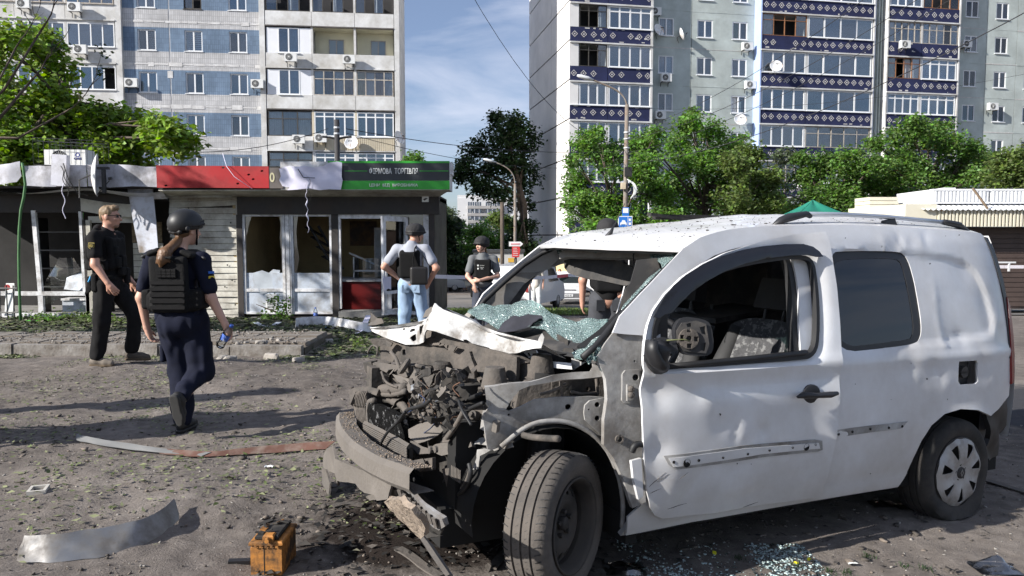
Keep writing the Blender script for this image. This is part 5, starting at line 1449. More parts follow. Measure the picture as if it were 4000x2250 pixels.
DR=empty('driver_door');DR.parent=VAN
skin('door_skin',DOUT,[DWIN],door_fn,M_PAINT,DR,step=.026,bstep=.03,th=.014,flip=True,smooth=35)
def ring(name,loop,w,off,mat,dep=.02):
 pass
 P=np.array(resample(loop,.04));c=P.mean(0);n=len(P)
 t=np.roll(P,-1,0)-np.roll(P,1,0);nn=np.stack([t[:,1],-t[:,0]],-1);nn/=np.linalg.norm(nn,axis=1,keepdims=True)
 if((P-c)*nn).sum()>0:nn=-nn
 Q=P+nn*w
 y0=ws(P[:,0],P[:,1])+off;y1=ws(Q[:,0],Q[:,1])+off
 V,Fc=[],[]
 for i in range(n):
  V+=[(P[i,0],y0[i],P[i,1]),(P[i,0],y0[i]-dep,P[i,1]),(Q[i,0],y1[i]-dep,Q[i,1]),(Q[i,0],y1[i],Q[i,1])]
 for i in range(n):
  j=(i+1)%n
  for k in range(4):
   k2=(k+1)%4;Fc.append((i*4+k,j*4+k,j*4+k2,i*4+k2))
 return obj(name,make_mesh(name,V,Fc,mat,smooth=40),DR if 'door' in name or 'window' in name else VAN)
ring('window_seal',DWIN,.022,DOFF+.004,M_RUBBER,.03)
ring('opening_seal',DOORH,.035,-.012,M_RUBBER,.04)
vis=c6([(155,835),(200,750),(260,640),(340,545),(450,450),(600,355),(780,280),(960,225),(1150,190),(1350,172),(1520,170),(1610,195),(1670,240),(1702,285),(1640,288),(1560,270),(1400,275),(1200,300),(1000,345),(800,420),(640,510),(500,610),(400,710),(320,800),(260,810),(210,845)])
VIS=spl(vis,DOFF+.02)
skin('wind_deflector',VIS,[],lambda X,Z:np.stack([X,ws(X,Z)+DOFF+.028+.02*np.clip(.5+poly_dist(X,Z,VIS)/-.03,0,1)*.5,Z],-1),pm('smoked_acrylic',(.012,.012,.016),.22,var=.1,vs=4),DR,step=.04,th=.005,flip=True)
sl=spl(c2([(186,978),(230,972),(500,937),(780,916),(805,920),(806,955),(790,962),(560,985),(330,1020),(225,1028),(200,1010)]),DOFF)
def on_door(X,Z,o):return door_fn(np.asarray(X,float),np.asarray(Z,float))+np.array([0,o,0])
skin('moulding_scar',sl,[],lambda X,Z:on_door(X,Z,.005),M_PAINTD,DR,step=.05,th=.004,flip=True)
ib=spl(c2([(200,985),(500,948),(790,928),(795,950),(560,972),(330,1008),(215,1018)]),DOFF)
skin('moulding_bed',ib,[],lambda X,Z:on_door(X,Z,.009),M_PAINT,DR,step=.05,th=.003,flip=True)
for(u,v,r_)in((2668,1803,.02),(3142,1744,.018),(2617,1799,.007),(2718,1794,.007),(2814,1784,.006),(2910,1770,.006),(2996,1756,.006),(3087,1745,.006),(3178,1734,.006)):
 x,z=sp(u,v,DOFF);p=on_door([x],[z],.012)[0]
 b=MB();b.lathe([(r_,0),(r_,-.003),(.001,-.003)],12,Matrix.Translation(p)@Matrix.Rotation(-math.pi/2,4,'X'));b.build('rivet_hole',M_UNDER,DR)
hx,hz=sp(3170,1540,DOFF);hp=on_door([hx],[hz],0)[0]
b=MB();b.lathe([(.001,.004),(.055,.004),(.062,.002),(.062,-.01)],20,Matrix.Translation((hx,hp[1],hz))@Matrix.Rotation(-math.pi/2,4,'X')@Matrix.Scale(.8,4,(0,1,0)));b.build('handle_dish',M_BLACKP,DR,smooth=True)
a_=[sp(u,v,DOFF)for u,v in((3094,1546),(3120,1538),(3170,1540),(3220,1536),(3244,1530))]
b=MB();b.tube([(x,float(on_door([x],[z],.035)[0][1]),z)for x,z in a_],[.008,.022,.017,.02,.012],10,squash=.8);b.build('door_handle',M_BLACKP,DR,smooth=True)
rr=random.Random(12)
for k in range(15):
 if k<4:u,v=rr.uniform(2560,3220),rr.uniform(1480,1980);x,z=sp(u,v,DOFF);p=on_door([x],[z],.003)[0]
 else:
  u,v=((3443,963),(3693,922),(3747,918),(3640,1030),(3560,1420),(3480,1560),(3340,1500),(3700,1560),(3400,1850),(3620,1480),(3300,930))[k-4];x,z=sp(u,v);p=side_fn()(np.array([x]),np.array([z]))[0]+np.array([0,.002,0])
 r_=rr.uniform(.002,.0045);a=rr.uniform(0,3)
 MB().lathe([(.0005,0),(r_,0)],7,Matrix.Translation(p)@Matrix.Rotation(-math.pi/2,4,'X')@Matrix.Rotation(a,4,'Z')@Matrix.Scale(rr.uniform(1,2.2),4,(1,0,0))).build('fragment_hole',M_UNDER,VAN)
for(u0,v0,u1,v1)in((2530,1900,2590,1840),(2560,1880,2600,1845),(2640,1868,2680,1840),(2600,1985,2680,1965),(2535,1925,2575,1905),(2900,1980,2960,1960)):
 a,c=sp(u0,v0,DOFF),sp(u1,v1,DOFF)
 MB().tube([on_door([a[0]+(c[0]-a[0])*t],[a[1]+(c[1]-a[1])*t],.001)[0]for t in(0,.3,.6,1)],[.0006,.0014,.0012,.0004],4).build('scratch',M_DUSTG,DR)
a_=[sp(u,v,DOFF)for u,v in((2600,1432),(2750,1418),(2950,1398),(3145,1376))]
b=MB();b.tube([(x,float(ws(x,z))+DOFF+.004,z)for x,z in a_],.018,6,squash=.8);b.build('window_sill_strip',M_RUBBER,DR,smooth=True)
mx_,mz_=sp(2690,1310,DOFF)
MR=empty('door_mirror');MR.parent=VAN
mc=Vector((mx_-.02,float(ws(mx_,mz_))+.19,mz_))
arm=[cp(2535,1345,y=.86),cp(2560,1400,y=.93),cp(2620,1400,y=1.)]
b=MB();b.tube([cp(2575,1432,y=.88),cp(2560,1400,y=.92),cp(2590,1350,y=.98)],[.05,.055,.04],10,squash=.8);b.build('mirror_foot',M_BLACKP,MR,smooth=True)
shell_o=c6([(360,960),(390,880),(450,835),(560,845),(660,870),(700,920),(725,1100),(690,1190),(560,1195),(430,1170),(380,1080)])
mpl=(cp(2720,1310,y=1.),((_c0-cp(2720,1310,y=1.)).normalized()+Vector((-.35,0,0))).normalized())
def plane_frame(pl):
 n=pl[1];t=Vector((0,0,1)).cross(n).normalized();return pl[0],t,n.cross(t).normalized(),n
def plpoly(pxs,pl):
 o,t,u_,n=plane_frame(pl);out=[]
 for u,v in pxs:
  d=cp(u,v,pl=pl)-o;out.append((d.dot(t),d.dot(u_)))
 return out
def psheet(name,pxs,pl,mat,par=VAN,holes=(),th=.006,step=.06,bump=None,smooth=30,curve=None):
 pass
 o,t,u_,n=plane_frame(pl)
 P=plpoly(pxs,pl);H=[plpoly(h,pl)for h in holes]
 o_,t_,uu,nn=(np.array(q)for q in(o,t,u_,n))
 def fn(S,T):
  d=np.zeros_like(S)
  if bump:d=bump[0]*vnoise(S*bump[1]+bump[2],T*bump[1],bump[2])+bump[0]*.4*np.abs(vnoise(S*bump[1]*2.3,T*bump[1]*2.3,bump[2]+4))
  if curve is not None:d=d+curve(S,T)
  return o_+S[:,None]*t_+T[:,None]*uu+d[:,None]*nn
 O,Tr=sheet(P,H,step)
 Pt=fn(O[:,0],O[:,1])
 fnrm=np.cross(Pt[Tr[0,1]]-Pt[Tr[0,0]],Pt[Tr[0,2]]-Pt[Tr[0,0]])
 to_cam=np.array(_c0)-Pt[Tr[0,0]]
 if fnrm@to_cam<0:Tr=Tr[:,::-1]
 V,Fc=thicken(Pt,Tr,th)
 return obj(name,make_mesh(name,V,Fc,mat,smooth=smooth),par)
psheet('mirror_shell',smooth_loop(shell_o,1),mpl,M_BLACKP,MR,th=.05,step=.05)
mpl2=(mpl[0]+(_c0-mpl[0]).normalized()*.012,mpl[1])
psheet('mirror_carrier',c6([(385,960),(430,890),(560,870),(650,900),(680,1090),(650,1170),(450,1150),(390,1070)]),mpl2,M_DARKIN,MR,th=.01,step=.05,holes=[c6([(470,900),(510,890),(520,925),(480,930)]),c6([(590,930),(640,920),(655,1000),(610,990)]),c6([(600,1080),(650,1070),(640,1150),(600,1140)]),c6([(400,1000),(425,960),(430,1060),(405,1050)])])
mpl3=(mpl2[0]+(_c0-mpl[0]).normalized()*.016,mpl[1])
psheet('mirror_motor',c6(circ(495,1035,95,20,.95)),mpl3,M_DUSTP,MR,th=.02,step=.04,holes=[c6(circ(495,1035,28,10)),c6([(475,925),(515,925),(515,975),(475,975)]),c6([(415,1000),(450,1000),(450,1060),(415,1060)]),c6([(540,1015),(580,1015),(580,1060),(540,1060)]),c6([(475,1080),(520,1080),(520,1120),(475,1120)])])
b=MB();b.tube([cp(*q,pl=mpl3)for q in c6([(290,1050),(380,1045),(450,1042),(500,1055)])],.003,6);b.build('mirror_wire',pm('yellow_green_wire',(.13,.14,.06),.6),MR,smooth=True)
psheet('mirror_bracket',c6([(160,1040),(260,1020),(330,1040),(380,1080),(400,1150),(300,1160),(230,1140),(180,1140)]),mpl2,M_BLACKP,MR,th=.04,step=.05,holes=[c6([(265,1060),(320,1060),(320,1130),(265,1125)])])
b=MB();b.tube([cp(*q,y=.99)for q in c6([(155,1050),(150,1140),(190,1240),(240,1290),(255,1330)])],[.035,.04,.045,.04,.02],8,squash=.6);b.build('mirror_foot',M_BLACKP,MR,smooth=True)
psheet('mirror_triangle',c6([(150,1000),(200,860),(300,790),(300,1020),(290,1240),(200,1290),(150,1250)]),(Vector((2.2,.8,1.2)),Vector((0,1,0))),M_BLACKP,DR,th=.01,step=.1)
# roof, windscreen frame, far side, rear end, floor
gut=[sp(u,v)for u,v in((3832,912),(3783,905),(3650,895),(3500,885),(3300,878),(3122,880),(2980,884),(2908,889),(2844,897),(2790,910),(2737,927),(2668,972))]
gx=np.array([p[0]for p in gut]);gzv=np.array([p[1]for p in gut]);o_=np.argsort(gx);gx,gzv=gx[o_],gzv[o_]
RX0,RX1=float(gx[0]),float(gx[-1])
def roof_fn(a,c):
 x=RX0+(RX1-RX0)*a
 q=2*c-1
 ze=float(np.interp(x,gx,gzv));ye=float(ws(x,ze))-.004
 y=ye*q
 crown=float(np.interp(x,[-.5,.3,.98,1.3,1.57,1.75,2.],[.085,.085,.065,.042,.018,.008,.004]))
 bow=.05*max(0.,(x-1.6)/.5)**2
 z=ze+crown*(1-abs(q)**2.6)
 z+=(.005*float(vnoise(np.array([x*3]),np.array([y*3]),1.)[0])+.003*float(vnoise(np.array([x*11]),np.array([y*11]),2.)[0]))*(1-abs(q)**6)
 if abs(q)<.8:z+=.006*math.cos(q*22)*(1 if x<1.5 else 0)
 return(x+(.1+bow)*(1-q*q)*max(0,(x-1.3)/(RX1-1.3)),y,z)
b=MB();b.grid(roof_fn,44,30)
T_=np.array([t for f in b.f for t in((f[0],f[1],f[2]),(f[0],f[2],f[3]))])
Vr,Fr=thicken(np.array(b.v),T_,.02)
obj('roof',make_mesh('roof',Vr,Fr,M_PAINT,smooth=35),VAN)
rr=random.Random(21)
b=MB()
for _ in range(520):
 a,c=rr.random()**.6,rr.uniform(.03,.97);p=roof_fn(a,c);s_=rr.uniform(.002,.005)*(2.4 if rr.random()<.06 else 1)
 b.obox((p[0],p[1],p[2]+.002),(s_*1.6,s_,s_*.5),(0,0,rr.uniform(0,3)))
cr_=b.build('roof_crumbs',M_BURNT,VAN);cr_['kind']='stuff'
b=MB();b.grid(lambda a,c:tuple(np.array(roof_fn(min(.985,a),.06+.88*c))-np.array([0,0,.05])),20,12);b.build('headliner',M_HEADL,VAN,smooth=True)
def mir(L):return[(x,z)for x,z in L]
fwin=smooth_loop(spl(c2([(230,628),(200,560),(215,440),(300,320),(430,255),(560,225),(680,208),(715,230),(735,400),(735,560),(710,590)])),1)
rwin2=RWIN
farside_out=[p for p in SIDE_OUT]
skin('body_side',farside_out,[fwin],side_fn(0,-1.,False),M_PAINT,VAN,step=.09,bstep=.05,th=.012)
skin('side_lining',[(x,z)for x,z in spl(c2([(740,220),(1380,150),(1500,600),(1480,760),(900,900),(740,900)]))],[],lambda X,Z:np.stack([X,-ws(X,Z)+.05,Z],-1),M_DARKIN,VAN,step=.1,th=.01,flip=True)
post=c5([(100,1075),(230,900),(400,740),(560,600),(720,490),(850,455),(940,480),(935,560),(820,590),(700,670),(590,760),(530,840),(460,940),(420,990),(330,985),(200,985)])
psheet('far_pillar_trim',post,(Vector((2.3,-.735,1.2)),Vector((.1,1,.16)).normalized()),M_HEADL,VAN,th=.05,step=.08,smooth=40,curve=lambda S,T:.02*np.sin(S*9+T*9))
psheet('far_pillar_shade_sheet',c5([(420,990),(530,840),(590,760),(700,670),(560,900),(515,985)]),(Vector((2.2,-.7,1.2)),Vector((.1,1,.16)).normalized()),M_DARKIN,VAN,th=.02,step=.1)  # dark sheet standing in for the shaded inner edge of the pillar
ring_px=c5([(95,1080),(220,905),(420,720),(600,565),(760,460),(900,400),(1060,372),(1300,368),(1600,375),(1900,390),(2050,405),(2092,440),(2050,500),(1900,640),(1700,850),(1500,1060),(1270,1335),(1150,1440)])
def on_screen(u,v,q):
 y=-.715+1.43*q
 return cp(u,v,y=y)
qs=[0,0,0.,.01,.02,.06,.16,.34,.55,.8,.93,.955,.955,.97,.985,1.,1.01,1.02]
scr=[on_screen(u,v,q)for(u,v),q in zip(ring_px,qs)]
b=MB();b.tube(scr,.016,8);b.build('windscreen_seal',M_RUBBER,VAN,smooth=True)
scr2=[p+Vector((-.02,0,-.02))for p in scr]
rr=random.Random(8)
b=MB()
def crumbs(b,p,n,sp_,s_):
 for _ in range(n):
  c=p+Vector((rr.gauss(0,sp_),rr.gauss(0,sp_),rr.gauss(0,sp_)));k=rr.uniform(.5,1.3)*s_
  b.obox(c,(k,k*rr.uniform(.5,1.2),k*.5),(rr.uniform(0,3),rr.uniform(0,3),rr.uniform(0,3)))
for i in range(5,len(scr2)-1):
 for k in range(14):
  crumbs(b,scr2[i].lerp(scr2[i+1],k/14),3,.01,.013)
g_=b.build('glass_crumbs',M_CRAZE,VAN);g_['kind']='stuff'
SCP=(scr[11],(scr[1]-scr[11]).cross(scr[16]-scr[11]).normalized())
psheet('crazed_glass',c5([(1780,470),(1800,420),(1900,405),(2040,415),(2055,450),(1990,520),(1930,590),(1895,600),(1890,560),(1850,520),(1800,505)]),SCP,M_CRAZE,VAN,th=.006,step=.03,bump=(.012,12,3))
psheet('crazed_glass',c5([(1210,395),(1330,395),(1330,420),(1300,440),(1275,462),(1250,445),(1215,420)]),SCP,M_CRAZE,VAN,th=.006,step=.03,bump=(.01,12,5))
psheet('crazed_glass',c5([(1880,600),(1900,620),(1750,790),(1600,950),(1540,1010),(1520,1000),(1590,900),(1700,770)]),SCP,M_CRAZE,VAN,th=.006,step=.03,bump=(.01,14,7))
psheet('crazed_glass',c5([(1050,1400),(1100,1370),(1300,1230),(1420,1180),(1340,1280),(1200,1430),(1140,1448),(1070,1440)]),(cp(2330,1370,y=.66),SCP[1]),M_CRAZE,VAN,th=.008,step=.03,bump=(.015,12,9))
fall=c5([(95,1085),(150,1010),(215,970),(330,985),(420,990),(600,953),(700,962),(780,990),(860,1045),(980,1092),(1080,1088),(1180,1060),(1250,1050),(1390,1083),(1350,1140),(1290,1190),(1230,1240),(1130,1310),(1000,1290),(880,1255),(800,1200),(680,1200),(560,1195),(420,1190),(300,1165),(180,1120)])
SHP=(Vector((2.42,0,1.1)),Vector((.5,.1,.86)).normalized())
psheet('fallen_windscreen',fall,SHP,M_CRAZE,VAN,th=.006,step=.028,bump=(.04,4.5,2),smooth=20,curve=lambda S,T:.012*np.abs(np.sin(S*17+T*26)))
psheet('torn_black_sheet',c5([(330,1170),(420,1090),(480,1055),(560,1070),(640,1040),(760,1035),(770,1090),(740,1130),(600,1160),(440,1200)]),(SHP[0]+SHP[1]*.035,SHP[1]),pm('black_cloth',(.022,.022,.03),.8,var=.3,vs=8),VAN,th=.004,step=.035,bump=(.03,11,6))
psheet('wiper_blade',c5([(410,1195),(560,1165),(740,1125),(750,1135),(560,1178),(430,1202)]),(SHP[0]+SHP[1]*.03,SHP[1]),M_BLACKP,VAN,th=.015,step=.1)
psheet('header_trim',c5([(930,450),(1000,418),(1300,408),(1600,420),(1790,445),(1830,500),(1600,500),(1300,500),(1000,490),(930,510)]),(Vector((1.86,0,1.58)),Vector((.9,.1,.4)).normalized()),M_HEADL,VAN,th=.03,step=.1)
psheet('hanging_visor',c5([(955,520),(975,490),(1100,482),(1430,512),(1560,560),(1645,600),(1640,680),(1600,750),(1560,765),(1350,722),(1200,700),(1090,672),(1000,640),(960,590)]),(Vector((1.8,-.1,1.45)),Vector((.95,.12,.2)).normalized()),M_DARKIN,VAN,th=.03,step=.07,bump=(.02,4,5))
b=MB();b.tube([cp(*q,x=1.9)for q in c5([(1645,425),(1628,480),(1635,600),(1650,700),(1665,790)])],.004,5);b.build('hanging_wire',M_RUBBER,VAN)
psheet('near_post_trim',c5([(1600,740),(1640,600),(1660,520),(1850,500),(1880,600),(1780,720),(1600,900),(1500,1000),(1520,900),(1560,790)]),(Vector((2.,.58,1.3)),Vector((.5,1,.1)).normalized()),M_DARKIN,VAN,th=.02,step=.1)
psheet('dash_edge',c5([(1100,1330),(1300,1180),(1480,1010),(1540,1020),(1420,1180),(1250,1330),(1120,1350)]),(Vector((2.35,.6,1.1)),Vector((.4,.8,.4)).normalized()),M_RUBBER,VAN,th=.03,step=.1)
xr_=RX0
b=MB()
def rear_fn(a,c):
 z=.42+(1.7-.42)*c;x=float(np.interp(z,[.42,.7,1.,1.4,1.7],[-.6,-.63,-.625,-.585,-.5]));y=float(ws(x,z))*(2*a-1)
 return(x-.06*(1-(2*a-1)**2),y*.995,z)
b.grid(rear_fn,16,12);b.build('tailgate',M_PAINT,VAN,smooth=True)
tl=c2([(1440,125),(1452,128),(1485,200),(1512,290),(1532,400),(1546,520),(1549,620),(1546,700),(1536,700),(1538,600),(1530,480),(1515,370),(1490,260),(1465,180)])
skin('rear_pillar_trim',spl(tl[:5]+tl[-5:]),[],lambda X,Z:np.stack([X-.012,ws(X,Z)+.004,Z],-1),M_BLACKP,VAN,step=.08,th=.02,flip=True)
tl2=c2([(1524,360),(1536,400),(1547,500),(1551,600),(1550,690),(1542,700),(1541,600),(1534,480)])
skin('tail_lamp',spl(tl2),[],lambda X,Z:np.stack([X-.014,ws(X,Z)+.01,Z],-1),M_TAIL,VAN,step=.08,th=.03,flip=True)
rb_px=[(3870,1625),(3900,1612),(3925,1582),(3942,1560),(3935,1640),(3922,1720),(3905,1780),(3870,1800),(3858,1770),(3880,1720),(3876,1670)]
skin('rear_bumper',spl(rb_px),[],lambda X,Z:np.stack([X,ws(X,Z)-.02+.02*vnoise(X*14,Z*14,1.),Z],-1),M_BLACKP,VAN,step=.04,th=.03,flip=True)
b=MB();b.box(-.72,-.55,-.7,.62,.3,.55);b.build('rear_bumper',M_BLACKP,VAN)
b=MB();b.box(-.55,2.35,-.74,.74,.2,.3);b.build('floor_pan',M_UNDER,VAN)
b=MB();b.box(-.45,2.4,-.55,.55,.12,.2);b.build('chassis_rail',M_UNDER,VAN)
skin('sill',spl([(2420,2091),(2455,2047),(2500,2012),(2700,1985),(3000,1940),(3300,1905),(3480,1885),(3500,1900),(3300,1934),(3000,1985),(2700,2037)],-.02),[],lambda X,Z:np.stack([X,ws(X,Z)-.012,Z],-1),M_PAINTD,VAN,step=.08,th=.03,flip=True)
def rail(side,mat_b):
 r_=empty('roof_rail');r_.parent=VAN
 y=.6*side
 pts=[cp(u,v,y=.6)for u,v in((3020,872),(3080,850),(3150,836),(3300,838),(3450,846),(3580,858),(3690,868),(3740,878),(3783,903))]
 P=[Vector((p.x,y,p.z))for p in pts]
 MB().tube(P[2:7],[.016]*5,8,squash=.8).build('rail_bar',mat_b,r_,smooth=True)
 MB().tube([P[0]+Vector((0,0,-.01)),P[0].lerp(P[1],.6),P[1],P[2],P[2]+Vector((-.03,0,-.012))],[.01,.03,.034,.024,.018],8,squash=.7).build('rail_foot',M_BLACKP,r_,smooth=True)
 MB().tube([P[6]+Vector((.03,0,0)),P[6],P[7],P[8]],[.02,.026,.03,.01],8,squash=.7).build('rail_foot',M_BLACKP,r_,smooth=True)
 m_=P[4];MB().obox((m_.x-.05,y,m_.z-.045),(.12,.04,.06),(0,.2,0),.7).build('rail_foot',M_BLACKP,r_)
 return r_
rail(1,M_ALU)
b=MB();b.obox(cp(2740,850,y=-.55),(.85,.05,.035),(0,.03,.05));b.obox(cp(2640,852,y=-.52),(.5,.04,.02),(0,-.06,.12));br_=b.build('broken_far_rail',M_BURNT,VAN)
ab=cp(2375,932,y=0.);am=roof_fn(.97,.5)
b=MB();b.tube([cp(2362,940,y=0.),cp(2388,905,y=.02),cp(2398,880,y=.02)],[.035,.018,.006],8,squash=.6);b.build('aerial_base',M_BLACKP,VAN,smooth=True)
b=MB();b.tube([cp(2396,885,y=.02),cp(2420,840,y=.02),cp(2440,795,y=.02)],[.004,.003,.002],5);b.build('aerial',M_BLACKP,VAN)
# interior
IN=VAN
def seat(x,y):
 s=empty('seat');s.parent=VAN;s.location=(x,y,.45)
 def pad(fn,nm,m,n=(10,8)):
  b=MB();b.grid(fn,*n);V,Fc=thicken(np.array(b.v),np.array([t for f in b.f for t in((f[0],f[1],f[2]),(f[0],f[2],f[3]))]),.12);obj(nm,make_mesh(nm,V,Fc,m,smooth=50),s)
 pad(lambda a,c:(-.12-.18*c+.07*(2*a-1)**2,-.26+.52*a*(1-0.*c)+0,.1+.62*c-.06*(2*a-1)**4*c),'seat_back',M_SEAT)
 pad(lambda a,c:(-.15+.52*c,.26-.52*a,.1+.05*(2*a-1)**2+.04*c),'seat_cushion',M_SEAT)
 for sd_ in(-1,1):
  b=MB();b.tube([(-.1,sd_*.25,.1),(-.18,sd_*.27,.4),(-.26,sd_*.22,.66)],[.07,.065,.04],8);b.build('seat_bolster',M_SEATS,s,smooth=True)
 b=MB();b.obox((-.36,0,.86),(.1,.28,.18),(0,-.2,0),.85);b.build('headrest',M_SEATS,s)
 for yy in(-.07,.07):MB().tube([(-.3,yy,.66),(-.34,yy,.82)],.008,6).build('headrest_post',M_METALD,s)
seat(1.42,.4);seat(1.42,-.4)
b=MB();b.box(.62,.66,-.76,.76,.3,1.1);b.box(.62,.66,-.7,-.1,1.1,1.62);b.build('cargo_partition',M_DARKIN,VAN)
b=MB();b.box(.1,.62,-.74,.74,.3,.32);b.build('cargo_floor',M_DARKIN,VAN)
for q,(u,v)in enumerate(((2700,1190),(2780,1190))):MB().tube([cp(u,v,y=-.3),cp(u+5,v+60,y=-.3)],.012,6).build('partition_bar',M_METALD,VAN)
b=MB();b.obox(cp(2830,1220,y=-.2),(.6,.4,.03),(0,.1,.1));b.build('ceiling_panel_fallen',M_DARKIN,VAN)
def dash_fn(a,c):
 y=-.7+1.4*a;t=c
 x=2.52-.42*t;z=1.02+.06*math.sin(math.pi*min(1,t*1.1))-.3*max(0,t-.8)*5*.4
 return(x,y,z+.012*float(vnoise(np.array([y*6]),np.array([t*5]),1)[0]))
b=MB();b.grid(dash_fn,16,10);b.build('dashboard',M_DARKIN,VAN,smooth=True)
b=MB();b.box(2.05,2.12,-.7,.7,.5,1.);b.build('dash_front',M_DARKIN,VAN)
b=MB();b.lathe([(.17+.016*math.cos(k),.016*math.sin(k))for k in[q*math.pi/4 for q in range(8)]],28,Matrix.Translation((1.93,.38,1.02))@Matrix.Rotation(R(65),4,'Y'),closed=True)
sw_=b.build('steering_wheel',M_BLACKP,VAN,smooth=True)
b=MB();b.lathe([(.001,.02),(.05,.02),(.06,0),(.001,-.02)],14,Matrix.Translation((1.93,.38,1.02))@Matrix.Rotation(R(65),4,'Y'));b.tube([(1.93,.38-.16,1.02),(1.93,.38+.16,1.02)],.014,6);b.tube([(1.95,.38,1.),(2.15,.38,.92)],.03,8);b.build('steering_hub',M_BLACKP,sw_)
b=MB();b.box(2.5,2.56,-.72,.42,.25,1.03);b.build('firewall',M_UNDER,VAN)
